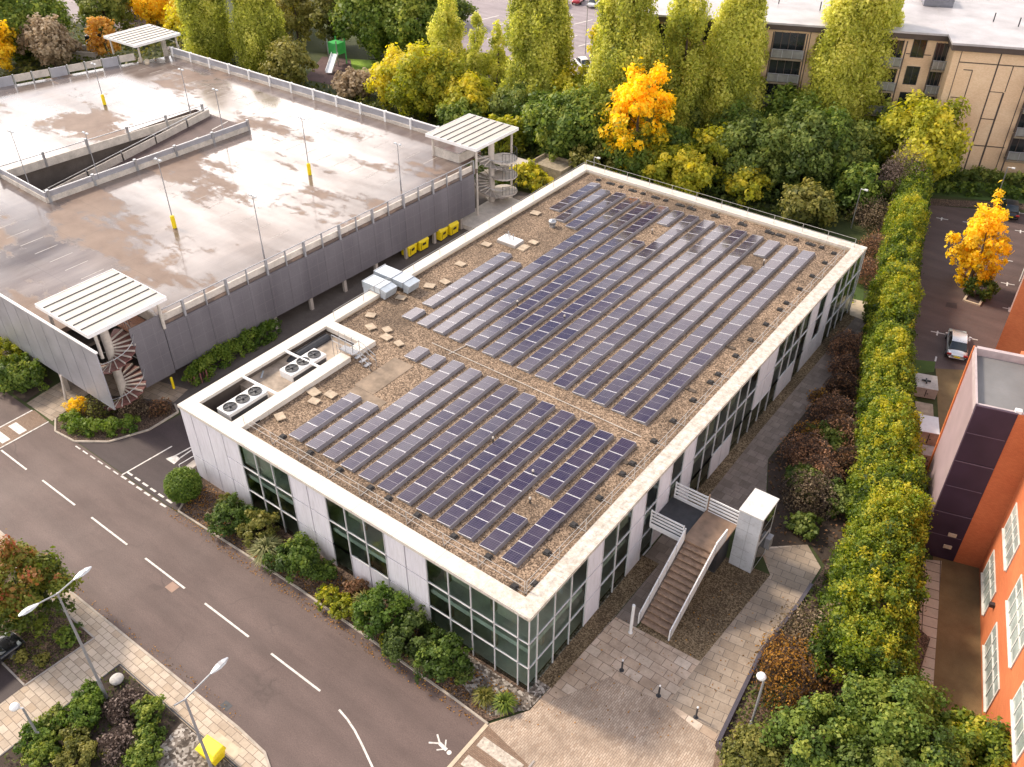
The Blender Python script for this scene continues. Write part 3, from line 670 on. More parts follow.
# parapet, coping, roof deck with the plant well cut out
wx0, wx1, wy0, wy1 = -29.4, -25.7, 1.0, 13.1
mb = MB()
def roof_rect(x0, y0, x1, y1): mb.box(x0, y0, 6.05, x1, y1, 6.3)
roof_rect(wx1, 1.0, -1.0, YL - 1.0); roof_rect(-XW + .9, wy1 + .1, wx1, YL - 1.0)
mb.build('gravel_roof', M['gravel'], office)
mb = MB()
mb.box(-XW - .06, -.06, 6.46, .06, 1.02, H); mb.box(-1.02, 1.02, 6.46, .06, YL - 1.0, H); mb.box(-XW - .06, YL - 1.0, 6.46, .06, YL + .06, H); mb.box(-XW - .06, 1.02, 6.46, -XW + .95, YL - 1.0, H)
mb.build('coping', M['coping'], office)
mb = MB()
mb.box(wx1, .9, 6.28, -1.0, .98, 6.46); mb.box(-.98, .98, 6.28, -.9, YL - .98, 6.46); mb.box(-XW + .9, YL - .98, 6.28, -1.0, YL - .9, 6.46); mb.box(-XW + .83, wy1, 6.28, -XW + .91, YL - 1.0, 6.46)
mb.build('parapet_upstand', M['cream'], office)
mb = MB()   # soffit fascia under the coping
mb.box(-XW - .02, -.02, 6.40, .02, .2, 6.455); mb.box(-.2, .2, 6.40, .02, YL, 6.455)
mb.build('fascia', M['alu'], office)
# sunken plant well
mb = MB()
mb.box(wx0 - .25, wy0 - .1, 3.45, wx0 - .1, wy1 + .3, 6.45); mb.box(wx0 - .1, wy1 + .12, 3.45, wx1, wy1 + .26, 6.04); mb.box(wx0, wy0 - .25, 3.45, wx1, wy0 - .1, 6.45); mb.box(wx1 + .05, wy0 - .1, 3.45, wx1 + .2, wy1, 6.04)
mb.build('well_louvres', M['louvre'], office)
mb = MB(); mb.box(wx0 - .1, wy0 - .1, 4.0, wx1 + .05, wy1 + .12, 4.2); mb.build('well_floor', simple('well_floor', (.055, .046, .042), .8), office)
mb = MB(); mb.box(wx1 - .05, wy0 + .02, 6.31, wx1 + .95, 11.25, 6.72); mb.box(wx1 + .0, 11.95, 6.31, wx1 + .95, 13.02, 6.72); mb.box(-XW + .96, 13.04, 6.31, wx1 + .95, 13.9, 6.72)
mb.build('well_kerb_wall', M['coping'], office)
for yy in (4.9, 8.95): mb = MB(); mb.tube((wx0 - .1, yy, 6.6), (wx1 + .1, yy + .12, 6.6), .11, 10); mb.build('well_brace', M['white'], office)
mb = MB(); mb.box(wx0 + .15, 6.4, 4.6, wx0 + .95, 12.2, 5.75); mb.build('well_duct', simple('pale_duct', (.55, .48, .42), .5), office)
mb = MB(); mb.beam((wx0 + .1, 6.3, 5.6), (wx0 + 1.2, 7.2, 5.2), .9, .9); mb.build('well_cowl', M['duct'], office)
mb = MB(); mb.tube((wx0 + .55, 9.5, 5.9), (wx0 + .55, 12.7, 5.9), .45, 14); mb.tube((wx0 + .5, 8.0, 5.3), (wx0 + .55, 9.5, 5.9), .45, 14); mb.build('dark_pipe', M['dark_metal'], office)

# condensers with three fans
def condenser(y, label):
    t = thing('condenser_unit', label, 'condenser', (-27.25, y, 5.0), 0, 'condensers in the roof plant well')
    b = MB(); b.box(-.66, -1.72, .12, .66, 1.72, 1.62)
    b.build('casing', M['white'], t, world=False, bevel=.03)
    g = MB(); g.box(.661, -1.6, .35, .68, 1.6, 1.35); g.box(-.68, -1.6, .35, -.661, 1.6, 1.35); g.build('coil_grille', simple('coil', (.09, .09, .10), .6, .3), t, world=False)
    f = MB(); f.box(-.6, -1.6, -.57, -.45, 1.6, .118); f.box(.45, -1.6, -.57, .6, 1.6, .118); f.build('skid', M['dark_metal'], t, world=False)
    for k in (-1.1, 0, 1.1):
        fn = MB(); fn.lathe([(.50, 1.625), (.50, 1.70), (.44, 1.70), (.43, 1.64)], (0, k, 0), 24)
        fo = fn.build('fan', simple('fan_ring', (.06, .06, .06), .6), t, world=False)
        dk = MB(); dk.lathe([(.425, 1.632), (.425, 1.645)], (0, k, 0), 24); dk.build('well', M['black'], fo, world=False)  # flat black disc put in for the shade of the fan recess
        bl = MB()
        for q in range(5):
            a = q * 2 * math.pi / 5 + .3
            bl.face([(.08 * math.cos(a), k + .08 * math.sin(a), 1.68), (.42 * math.cos(a - .25), k + .42 * math.sin(a - .25), 1.655), (.42 * math.cos(a + .35), k + .42 * math.sin(a + .35), 1.69)])
        bl.lathe([(.1, 1.66), (.1, 1.74), (.04, 1.76)], (0, k, 0), 12)
        bl.build('blades', M['dark_metal'], fo, world=False)
condenser(3.15, 'white condenser with three round fans at the front corner of the roof plant well')
condenser(8.8, 'white condenser with three round fans beside the long pale duct in the plant well')

# ductwork over the west parapet
def roof_duct(y, x0, x1, label):
    t = thing('roof_duct', label, 'duct', ((x0 + x1) / 2, y, 6.3), 0, 'ducts crossing the west parapet')
    b = MB(); xm = x0 + (x1 - x0) * .5
    b.box(x0, y - .68, 6.78, xm - .02, y + .68, 7.32); b.box(xm + .02, y - .68, 6.78, x1 - .7, y + .68, 7.32); b.build('duct_section', M['duct'], t)
    e = MB(); n0 = [(x1 - .68, y - .68, 7.32), (x1 - .68, y + .68, 7.32), (x1, y + .68, 7.18), (x1, y - .68, 7.18)]; n1 = [(x1 - .68, y - .68, 6.5), (x1 - .68, y + .68, 6.5), (x1 - .25, y + .68, 6.42), (x1 - .25, y - .68, 6.42)]
    e.face(n0); e.face(n1[::-1]); e.face([n0[0], n0[3], n1[3], n1[0]]); e.face([n0[1], n1[1], n1[2], n0[2]]); e.face([n0[3], n0[2], n1[2], n1[3]]); e.face([n0[0], n1[0], n1[1], n0[1]])
    e.build('hood', M['duct'], t)
    for xx in (x0, xm, x1 - .69): fl_ = MB(); fl_.box(xx - .03, y - .72, 6.74, xx + .03, y + .72, 7.36); fl_.build('flange', M['steel'], t)
    l_ = MB()
    for xx in (xm + .3, x1 - .8): l_.box(xx, y - .6, 6.3, xx + .06, y - .54, 6.78); l_.box(xx, y + .54, 6.3, xx + .06, y + .6, 6.78)
    l_.build('support', M['steel'], t)
    d = MB(); d.box(x0 - .02, y - .62, 2.5, x0 + .55, y + .62, 6.77); d.build('riser', M['duct'], t)
roof_duct(19.65, -31.1, -28.4, 'shorter galvanised duct over the parapet, nearer the plant well')
roof_duct(21.45, -31.5, -27.5, 'longer galvanised duct over the parapet, farther from the plant well')

# access stile over the plant well kerb
st = thing('access_stile', 'galvanised step-over stile with handrails over the plant well kerb', 'steps', (-25.2, 11.6, 6.3))
mb = MB(); mb.box(wx1 - .25, 11.28, 6.9, wx1 + 1.2, 11.92, 6.95); mb.build('platform', M['grey_metal'], st)
for k in range(3):
    m2 = MB(); x0 = wx1 + 1.25 + k * .45; m2.box(x0, 11.3, 6.74 - k * .18, x0 + .3, 11.9, 6.78 - k * .18); m2.build('step', M['grey_metal'], st)
for yy in (11.25, 11.95):
    m2 = MB()
    for hgt in (1.05, .55):
        m2.tube((wx1 - .9, yy, 6.9 + hgt), (wx1 + 1.25, yy, 6.9 + hgt), .024, 6); m2.tube((wx1 + 1.25, yy, 6.9 + hgt), (wx1 + 2.9, yy, 6.3 + hgt * .95), .024, 6)
    for xx, z0, z1 in ((wx1 - .9, 4.2, 7.95), (wx1 - .2, 6.9, 7.95), (wx1 + .5, 6.9, 7.95), (wx1 + 1.25, 6.9, 7.95), (wx1 + 2.1, 6.3, 7.63), (wx1 + 2.9, 6.3, 7.3)): m2.tube((xx, yy, z0), (xx, yy, z1), .024, 6)
    m2.build('handrail', M['steel'], st)
m2 = MB()
for xx in (wx1 - .9, wx1 - .5): m2.tube((xx, 11.6, 4.2), (xx, 11.6, 6.9), .022, 6)
for k in range(7): m2.tube((wx1 - .9, 11.6, 4.5 + k * .35), (wx1 - .5, 11.6, 4.5 + k * .35), .016, 5)
m2.build('ladder', M['steel'], st)

# freestanding guardrails with counterweights
def guardrail(name, label, posts, rails, inward, weights=True):
    t = thing(name, label, 'guardrail', (posts[0][0], posts[0][1], 6.3), 0, 'guardrails round the office roof')
    for zz_ in rails:
        m_ = MB(); m_.tube((posts[0][0], posts[0][1], zz_), (posts[-1][0], posts[-1][1], zz_), .017, 6); m_.build('rail', M['rail'], t)
    for (x, y) in posts:
        m_ = MB(); m_.tube((x, y, 6.3), (x, y, max(rails)), .024, 6)
        if weights: m_.tube((x, y, 6.35), (x + inward[0], y + inward[1], 6.35), .02, 6)
        p_ = m_.build('post', M['rail'], t)
        if weights:
            k = MB(); cx, cy = x + inward[0], y + inward[1]; k.box(cx - .2, cy - .2, 6.30, cx + .2, cy + .2, 6.42); k.box(cx - .13, cy - .13, 6.42, cx + .13, cy + .13, 6.47); k.build('counterweight', M['rubber'], p_)
guardrail('guardrail', 'steel guardrail on dark counterweights along the front roof edge above the road', [(xx, 1.4) for xx in (-24.9, -22.18, -19.52, -16.78, -14.05, -12.5, -10.11, -7.23, -4.63, -1.35)], (7.4, 6.9), (.0, .92))
guardrail('guardrail', 'steel guardrail on dark counterweights along the right-hand roof edge above the path', [(-1.25, yy) for yy in (1.45, 4.6, 7.35, 10.2, 12.91, 14.15, 16.92, 19.56, 22.43, 25.06, 26.29, 29.19, 31.83, 34.6, 37.26, 38.56, 41.33, 44.01, 46.86, 49.0)], (7.4, 6.9), (-.86, 0))
guardrail('guardrail', 'steel guardrail along the far roof edge below the trees', [(xx, 50.55) for xx in (-29.6, -27.3, -24.6, -22, -19.4, -16.7, -14, -11.3, -8.6, -5.8, -3.4, -.9)], (7.5, 7.1), (0, -1.2))
guardrail('guardrail', 'row of thin steel posts along the parapet facing the car park', [(-29.55, yy) for yy in (14.2, 17.5, 23.6, 27, 30.5, 34, 37.5, 41, 44.5, 47.8, 50.2)], (7.45,), (0, 0), False)

# ------------------------------------------------------------------ solar rows
PW, PITCH = 1.06, 1.655
def module_mesh(ln):
    t = R(7); cx = math.cos(t); sx = math.sin(t)
    m_ = MB(); z0 = .10
    def P(u, y, o=0): return (u * cx - o * sx, y, z0 + u * sx + o * cx)
    def bx(u0, u1, y0, y1, o0, o1, mi):
        m_._box([P(u0, y0, o0), P(u1, y0, o0), P(u1, y1, o0), P(u0, y1, o0), P(u0, y0, o1), P(u1, y0, o1), P(u1, y1, o1), P(u0, y1, o1)], mi)
    e = .014
    bx(e, PW - e, e + .007, ln - e - .007, .0, .034, 0)
    bx(0, PW, 0, e + .007, 0, .04, 1); bx(0, PW, ln - e - .007, ln, 0, .04, 1); bx(0, e, e + .007, ln - e - .007, 0, .04, 2); bx(PW - e, PW, e + .007, ln - e - .007, 0, .04, 2)
    if ln > 1.2: bx(e, PW - e, ln / 2 - .008, ln / 2 + .008, .0341, .036, 2)
    return m_
proto_me = {}; rr0 = random.Random(5)
def module(ln, root, y):
    k = round(ln, 3)
    if k not in proto_me:
        o = module_mesh(ln).build('solar_panel', [M['solar'], M['alu'], M['module_frame']], None, world=False); proto_me[k] = o.data
        o.parent = root; o.location = (0, y, 0); o.rotation_euler = (rr0.uniform(-.010, .010), rr0.uniform(-.014, .014), 0); return o
    o = bpy.data.objects.new('solar_panel', proto_me[k]); col.objects.link(o); o.parent = root; o.location = (0, y, 0); o.rotation_euler = (rr0.uniform(-.010, .010), rr0.uniform(-.014, .014), 0); return o
def solar_row(x, y0, n, label, group, half=False):
    t = thing('solar_panel_row', label, 'solar panels', (x, y0, 6.3), 0, group)
    ln = n * PITCH + (.83 if half else 0)
    for i in range(n): module(PITCH - .03, t, i * PITCH)
    if half: module(.80, t, n * PITCH)
    t_ = R(7); xe = PW * math.cos(t_); ze = .10 + PW * math.sin(t_)
    d = MB(); d._box([(xe + .007, 0.01, ze + .02), (xe + .028, 0.01, ze + .02), (xe + .028, ln - .03, ze + .02), (xe + .007, ln - .03, ze + .02), (xe + .09, 0.01, .02), (xe + .11, 0.01, .02), (xe + .11, ln - .03, .02), (xe + .09, ln - .03, .02)], 0)
    d.build('wind_deflector', M['deflector'], t, world=False)
    f = MB()
    for yy in [i * PITCH for i in range(n + 1)] + ([ln] if half else []):
        yy = min(max(yy, .05), ln - .08)
        f.beam((.0, yy, .06), (xe + .12, yy, .06), .05, .05); f.beam((xe + .06, yy, .03), (xe - .02, yy, ze - .02), .04, .04); f.beam((.03, yy, .02), (.03, yy, .1), .05, .05)
    for yy in (.02, ln - .06):   # rounded end cheeks
        f.face([(0.02, yy, .02), (xe + .15, yy, .02), (xe, yy, ze), (.02, yy, .095)])
    f.build('mounting_frame', M['grey_metal'], t, world=False)
    return t
ordn = ['first', 'second', 'third', 'fourth', 'fifth', 'sixth', 'seventh', 'eighth', 'ninth', 'tenth', 'eleventh', 'twelfth', 'thirteenth', 'fourteenth', 'fifteenth']
GF, GB = 'rows of solar panels in the near array', 'rows of solar panels in the far array'
for k in range(12):
    x = -21.95 + 1.637 * k; n_ = ordn[k]
    if k < 2:
        solar_row(x, 2.65, 3, 'short solar row beside the plant well, %s of the near array counted from it' % n_, GF, True)
        solar_row(x, 14.05, 1, 'single detached solar panel behind the near array, %s column from the plant well' % n_, GF)
    elif k == 10:
        solar_row(x, 2.65, 2, 'two-panel stub of solar row at the near corner, second from the right-hand parapet', GF, False)
        solar_row(x, 8.25, 4, 'broken solar row behind the gap with vents, second from the right-hand parapet', GF, True)
    elif k == 11:
        solar_row(x, 2.65, 8, 'full solar row nearest the right-hand parapet in the near array', GF)
    else:
        solar_row(x, 2.65, 8, 'full row of blue solar panels, %s of the near array from the plant well' % n_, GF)
for j in range(15):
    x = -27.5 + 1.645 * j; n_ = ordn[j]
    if j == 0: solar_row(x, 40.9, 4, 'shortest row of the far array, by the far left roof corner', GB, True)
    elif j == 1:
        solar_row(x, 18.0, 1, 'single solar panel left at the near end of the first long row by the ducts', GB)
        solar_row(x, 20.45, 6, 'pale reflecting solar row nearest the ducts, below the roof hatch', GB, True)
        solar_row(x, 39.3, 5, 'short solar row beside the silver roof vent, second from the far left roof corner', GB)
    elif j == 2:
        solar_row(x, 18.0, 7, 'second long solar row from the ducts, ending short of the roof hatch', GB, True)
        solar_row(x, 38.8, 5, 'short solar row just right of the silver roof vent, third from the far left corner', GB, True)
    elif j == 6:
        solar_row(x, 18.0, 13, 'long solar row broken near its far end by a bare gravel gap', GB, True)
        solar_row(x, 44.5, 2, 'two-panel piece of solar row beyond the bare gravel gap in the far array', GB)
    elif j == 12:
        solar_row(x, 18.0, 14, 'long solar row stopping at a small white vent, third from the right-hand parapet', GB, True)
        solar_row(x, 44.4, 2, 'pale two-panel piece beyond the small white vent, third from the right-hand parapet', GB)
    elif j == 14: solar_row(x, 18.0, 18, 'outermost long solar row of the far array, beside the right-hand parapet', GB)
    else: solar_row(x, 18.0, 18, 'long row of solar panels, %s of the far array counted from the ducts' % n_, GB)

# small roof things
def small(name, mb, mats, label, cat, loc=None, group=None, smooth=False, bevel=0):
    o = mb.build(name, mats, None, smooth=smooth, bevel=bevel); tag(o, label, cat, group); return o
pv = [(-27.96, 16.62, 'nearest the plant well stile on the parapet side'), (-26.76, 15.4, 'just behind the plant well back wall'), (-25.47, 15.9, 'middle one behind the plant well'), (-24.78, 15.1, 'darker one behind the plant well'), (-23.43, 15.06, 'rightmost one behind the plant well'),
      (-27.83, 20.07, 'beside the near duct hood'), (-27.2, 22.9, 'next to the far duct hood'), (-26.6, 24.2, 'between the duct hood and the solar rows'), (-27.48, 27.32, 'alone on the gravel halfway to the roof hatch'), (-27.9, 31.5, 'tilted beside the roof hatch'), (-28.0, 39.28, 'by the parapet left of the silver vent'), (-24.7, 34.4, 'right of the white roof hatch'),
      (-23.3, 6.2, 'near the condenser wall, larger of the pair'), (-24.1, 6.9, 'near the condenser wall, paler of the pair'), (-22.93, 7.44, 'isolated pale one before the first short solar row'), (-23.9, 3.6, 'in the front corner by the well kerb')]
for (x, y, wh) in pv:
    a = rr.uniform(-.4, .4); s_ = rr.uniform(.36, .46); mb = MB(); u = (math.cos(a), math.sin(a)); v = (-math.sin(a), math.cos(a))
    mb.fbox((x, y), u, v, -s_, s_, -s_ * .8, s_ * .8, 6.38, 6.45); mb.fbox((x, y), u, v, -s_ * .4, s_ * .4, -s_ * .4, s_ * .4, 6.3, 6.38)
    small('concrete_slab', mb, M['slab_tan'], 'square concrete slab on the roof gravel, ' + wh, 'slab', group='loose slabs on the roof')
mb = MB(); mb.box(-22.5, 9.3, 6.304, -20.6, 13.6, 6.325); mb.box(-22.3, 8.2, 6.304, -19.2, 9.28, 6.325); small('walkway_mat', mb, simple('walk_mat', (.24, .18, .13), .9, var=.3), 'brown walkway matting on the gravel between plant well and solar rows', 'matting')
t = thing('roof_hatch', 'white roof hatch with upright pipes near the parapet', 'hatch', (-26.4, 33.2, 6.3))
mb = MB(); mb.box(-27.5, 32.5, 6.3, -25.4, 33.9, 6.55); mb.build('kerb', M['concrete'], t)
mb = MB(); mb.box(-27.45, 32.55, 6.55, -25.45, 33.85, 6.64); mb.build('lid', M['white'], t, bevel=.02)
mb = MB()
for xx, yy in ((-26.9, 33.5), (-26.5, 33.2), (-26.2, 33.3), (-26.8, 33.0)): mb.tube((xx, yy, 6.64), (xx, yy, 7.2), .05, 8)
mb.build('pipe', M['steel'], t)
mb = MB(); mb.box(-25.3, 32.5, 6.3, -24.5, 33.6, 6.42); small('duct_board', mb, M['slab_tan'], 'flat brown board lying right beside the white roof hatch', 'board')
t = thing('roof_vent', 'round silver turbine vent on the gravel at the far left of the roof', 'vent', (-25.2, 38.1, 6.3))
mb = MB(); mb.lathe([(.28, 0), (.28, .25), (.34, .3)], (0, 0, 0), 16); mb.build('base', M['steel'], t, world=False)
mb = MB(); mb.lathe([(.24, .31), (.36, .40), (.39, .54), (.32, .68), (.12, .76)], (0, 0, 0), 20); mb.build('cowl', M['steel'], t, world=False, smooth=True)
for (x, y, lab) in [(-17.0, 42.5, 'small vent pipe standing in the bare gap of the far solar array'), (-6.3, 43.4, 'white-topped vent pipe by the end of a far solar row'), (-5.3, 7.3, 'small white pipe in the gap of the near solar array'), (-6.6, 9.4, 'pale vent pipe between near solar rows'), (-19.5, 25.0, 'thin vent poking up between long solar rows, left of its twin'), (-15.2, 25.5, 'thin vent poking up between long solar rows, right of its twin'), (-10.6, 10.4, 'small dark-based vent in the middle of the near array')]:
    t = thing('vent_pipe', lab, 'vent pipe', (x, y, 6.3), 0, 'vent pipes among the solar panels')
    mb = MB(); mb.lathe([(.05, 0), (.05, .38)], n=10); mb.build('pipe', M['dark_metal'], t, world=False)
    mb = MB(); mb.lathe([(.08, .38), (.08, .48), (.04, .52)], n=10); mb.build('cap', M['concrete_pale'], t, world=False)
for i, (x, y) in enumerate([(-23.2, 49.35), (-25.85, 49.4), (-20.54, 49.34), (-17.76, 49.29), (-16.5, 49.25), (-13.92, 49.22), (-11.1, 49.2), (-8.33, 49.23), (-7.3, 49.3), (-4.45, 49.35)]):
    mb = MB(); mb.box(x - .42, y - .2, 6.3, x + .42, y + .2, 6.4); mb.box(x - .1, y - .14, 6.4, x + .1, y + .14, 6.46)
    small('rubber_weight', mb, M['rubber'], 'dark rubber weight on the gravel along the far roof edge', 'weight', group='rubber weights at the far roof edge')
for i, (x, y) in enumerate([(-2.9, 5.6), (-2.9, 6.4), (-3.0, 7.0), (-2.7, 14.0), (-2.8, 23.4), (-2.9, 30)]):
    mb = MB(); mb.box(x - .35, y - .16, 6.3, x + .35, y + .16, 6.37); mb.box(x - .35, y - .16, 6.37, x - .2, y + .16, 6.43); small('timber_block', mb, M['trunk'], 'short brown block on the gravel inside the right-hand guardrail', 'block', group='brown blocks inside the guardrail')
mb = MB(); mb.path([(-21.5, 16.7, 6.35), (-3, 16.8, 6.35)], .03, 6); mb.path([(-19.5, 16.3, 6.35), (-19.2, 18, 6.35)], .03, 6); small('cable_conduit', mb, M['concrete_pale'], 'thin conduit across the gravel strip between the two solar arrays', 'conduit')

# ------------------------------------------------------------------ entrance stair, lift tower, bollards
st = thing('entrance_stair', 'outdoor stair with worn brown treads and white side panels up to the first-floor door', 'staircase', (3.7, 12, 0))
nst, y0s, y1s, zt = 14, 8.1, 13.2, 3.15
for i in range(nst):
    yy = y0s + (y1s - y0s) * i / nst; z = zt * (i + 1) / (nst + 1); mb = MB(); mb.box(2.72, yy, z - .09, 4.66, yy + .46, z); mb.build('step', M['timber'], st)
mb = MB(); mb.box(2.5, 13.2, zt - .16, 4.75, 16.35, zt); mb.build('landing', M['brown_plate'], st)
mb = MB(); mb.box(.05, 13.2, zt - .34, 2.48, 16.35, zt - .24); mb.build('dark_landing', M['dark_metal'], st)
for sx_ in (2.58, 4.72):
    mb = MB(); mb._box([(sx_ - .04, y0s - .1, 0.02), (sx_ + .04, y0s - .1, 0.02), (sx_ + .04, y1s, zt - .05), (sx_ - .04, y1s, zt - .05), (sx_ - .04, y0s - .1, .95), (sx_ + .04, y0s - .1, .95), (sx_ + .04, y1s, zt + 1.0), (sx_ - .04, y1s, zt + 1.0)], 0)
    s_ = mb.build('side_panel', M['white'], st); mb = MB()
    for i in range(6):
        yy = y0s + i * 1.0; zz_ = .95 + (zt + .05) * (yy - y0s + .1) / (y1s - y0s + .1); mb.box(sx_ - .05, yy, zz_ - .95, sx_ + .05, yy + .03, zz_ + .015)
    mb.build('seam', M['grey_metal'], s_)
mb = MB(); mb.box(4.66, 13.2, zt - .05, 4.75, 14.7, zt + 1.0); mb.build('landing_panel', M['white'], st)
for yy, x0_, x1_ in ((13.15, .12, 2.5), (16.4, .12, 4.75)):
    mb = MB()
    for k in range(4): mb.box(x0_, yy - .03, zt + .18 + k * .28, x1_, yy + .03, zt + .30 + k * .28)
    r_ = mb.build('balustrade', M['white'], st); mb = MB()
    for xx in ((x0_, x1_ - .06) if x1_ < 3 else (x0_, (x0_ + x1_) / 2, x1_ - .06)): mb.box(xx, yy - .05, zt - .2, xx + .06, yy + .05, zt + 1.16)
    mb.build('post', M['white'], r_)
    mb = MB(); mb.box(x0_, yy - .04, zt - .36, x1_, yy + .04, zt - .02); mb.build('edge_beam', M['white'], st)
mb = MB(); mb.box(2.9, 14.5, 0, 4.5, 16.2, zt - .17); mb.build('base_wall', M['dark_metal'], st)
mb = MB(); mb.tube((2.6, 16.3, zt), (2.6, 16.3, zt + 1.5), .05, 8); mb.build('newel', M['timber'], st)
lt = thing('lift_tower', 'tall white metal-clad lift box at the head of the entrance stair', 'lift tower', (5.65, 16.9, 0))
mb = MB(); mb.box(4.85, 15.9, 0, 6.4, 18.2, 2.6, 0); mb.box(4.85, 15.9, 2.62, 6.4, 18.2, 4.9, 0); mb.build('casing', simple('lift_cladding', (.56, .575, .61), .45, .1, .08, 1.2, grime=.3), lt)
mb = MB(); mb.box(4.79, 15.84, 4.9, 6.46, 18.26, 5.04); mb.build('roof_cap', simple('lift_cap', (.60, .59, .57), .5, var=.1, grime=.4), lt, bevel=.02)
for z0, z1 in ((.3, 2.3), (2.75, 3.7), (3.85, 4.75)): mb = MB(); mb.box(6.4, 16.2, z0, 6.43, 17.9, z1); mb.build('glazed_panel', M['glass_dark'], lt)
mb = MB()
for z in (.9, 1.75, 3.4, 4.2): mb.box(4.845, 15.894, z, 6.0, 15.8995, z + .02); mb.box(4.844, 15.9, z, 4.8495, 18.2, z + .02)
mb.box(5.6, 15.893, .0, 5.62, 15.8985, 4.9); mb.build('panel_joint', M['grey_metal'], lt)
mb = MB(); mb.box(6.4, 17.4, 1.2, 6.75, 18.0, 2.1); mb.build('call_box', M['grey_metal'], lt)
mb = MB(); mb.lathe([(.14, 0), (.14, .02), (.1, .03), (.1, 2.55), (.085, 2.6)], (2.55, 7.15, .02), 14); small('bollard_light', mb, M['white'], 'tall white cylindrical light column by the office gravel margin', 'light column')
t0 = thing('bollard', 'slim steel bollard with bright cap, nearest the office wall', 'bollard', (3.54, 4.51, .02), 0, 'steel bollards across the plaza')
mb = MB(); mb.lathe([(.055, 0), (.055, .92)], n=12); mb.build('post', M['dark_metal'], t0, world=False)
mb = MB(); mb.lathe([(.062, .92), (.062, .99), (.04, 1.02)], n=12); mb.build('cap', M['white'], t0, world=False)
mb = MB(); mb.lathe([(.15, 0), (.15, .012)], n=12); mb.build('base_plate', M['dark_metal'], t0, world=False)
for (x, y, l) in [(6.12, 4.33, 'slim steel bollard with bright cap, second from the office wall'), (8.48, 4.39, 'slim steel bollard with bright cap, third from the office wall'), (11.0, 4.26, 'slim steel bollard with bright cap, nearest the dark planter wall')]:
    c = copy_tree(t0); c.location = (x, y, .02); c['label'] = l
# planter retaining wall at the plaza edge
mb = MB()
pts = [(10.05, 17.0), (10.0, 15.0), (9.65, 10.2), (10.25, 3.45), (13.0, 3.25), (22, 2.4)]
for a, b in zip(pts[:-1], pts[1:]): mb.beam((a[0], a[1], .3), (b[0], b[1], .3), .22, .6)
small('planter_wall', mb, simple('dark_wall', (.10, .085, .10), .35, .2), 'low dark retaining wall of the planted bank beside the plaza', 'wall')
sheet('planter_soil', [(10.1, 19.5), (10.1, 15), (9.75, 10.2), (10.35, 3.55), (22, 2.5), (22, 12), (17.8, 12.6), (17.4, 17.5), (14, 19)], .35, M['bark'])
sheet('brick_margin', [(10.3, 3.2), (13, 3.0), (13, 1.0), (11, 1.2)], .03, M['table'])
# storage box / ramp by the west corner
t = thing('storage_box', 'low pale grey box with a sloping top beside the white corner of the office', 'box', (-30.6, -.3, 0))
mb = MB(); mb._box([(-31.3, -.6, .0), (-30.45, -.6, .0), (-30.45, .5, .0), (-31.3, .5, .0), (-31.3, -.6, .45), (-30.45, -.6, .7), (-30.45, .5, .85), (-31.3, .5, .6)], 0); mb.build('body', M['concrete'], t)
mb = MB(); mb.tube((-31.5, -.6, .0), (-31.5, -.6, .8), .03, 6); mb.tube((-31.5, -.6, .8), (-31.3, 1.2, .9), .03, 6); mb.tube((-31.3, 1.2, .9), (-31.3, 1.2, 0), .03, 6); mb.build('rail', M['white'], t)
mb = MB(); mb.lathe([(.25, 0), (.28, .5), (.2, .75), (.05, .8)], (-29.6, -.75, .05), 14); small('white_drum', mb, M['white'], 'small white capped drum at the foot of the office corner', 'drum', smooth=False)

# ------------------------------------------------------------------ MULTI-STOREY CAR PARK
cp = thing('multi_storey_car_park', 'wide open-topped car park with a wet roof deck, ramp and grey mesh screens', 'car park', (-75, 24, 0))
DZ = 6.0
def ex(y): return -40.95 + 1.5 * (y - 4.8) / 39.3          # line of the face towards the office
hx0, hx1, hy0, hy1 = -78.2, -68.6, 13.0, 37.6
def xl(y): return -113.2 + 14.9 * (y + .4) / 49.3
mb = MB()
def slab(poly): mb.prism(poly, DZ - .45, DZ)
slab([(xl(-.3), -.3), (-46.6, -.3), (-46.6, 5.6), (ex(5.6) - .05, 5.6), (ex(hy0) - .05, hy0), (xl(hy0), hy0)])
slab([(xl(hy0), hy0), (hx0, hy0), (hx0, hy1), (xl(hy1), hy1)])
slab([(hx1, hy0), (ex(hy0) - .05, hy0), (ex(hy1) - .05, hy1), (hx1, hy1)])
slab([(xl(hy1), hy1), (ex(hy1) - .05, hy1), (ex(44.6) - .05, 44.6), (-46.0, 44.6), (-46.0, 48.7), (xl(48.7), 48.7)])
mb.build('roof_deck', M['deck'], cp)
mb = MB()
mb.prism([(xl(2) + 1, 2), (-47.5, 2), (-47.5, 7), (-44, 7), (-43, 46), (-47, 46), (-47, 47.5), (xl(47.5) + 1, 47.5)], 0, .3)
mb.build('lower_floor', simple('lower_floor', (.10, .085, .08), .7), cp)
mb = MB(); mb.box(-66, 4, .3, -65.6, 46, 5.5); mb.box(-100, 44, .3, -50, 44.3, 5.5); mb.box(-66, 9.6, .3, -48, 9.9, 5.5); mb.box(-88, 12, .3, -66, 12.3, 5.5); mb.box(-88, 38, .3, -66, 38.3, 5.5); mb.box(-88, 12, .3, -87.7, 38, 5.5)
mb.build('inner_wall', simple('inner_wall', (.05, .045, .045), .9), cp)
mb = MB(); mb.prism([(xl(2) + 1, 2), (-47.5, 2), (-47.5, 8), (-42.2, 8), (-41.2, 43.5), (-68, 43.5), (-68, 12.8), (-79, 12.8), (-79, 43), (xl(43) + 1, 43)], 2.75, 3.0); mb.build('middle_floor', M['concrete'], cp)
cols_y = [8.2, 12.4, 16.6, 20.8, 25.0, 29.2, 33.4, 37.6, 41.8]
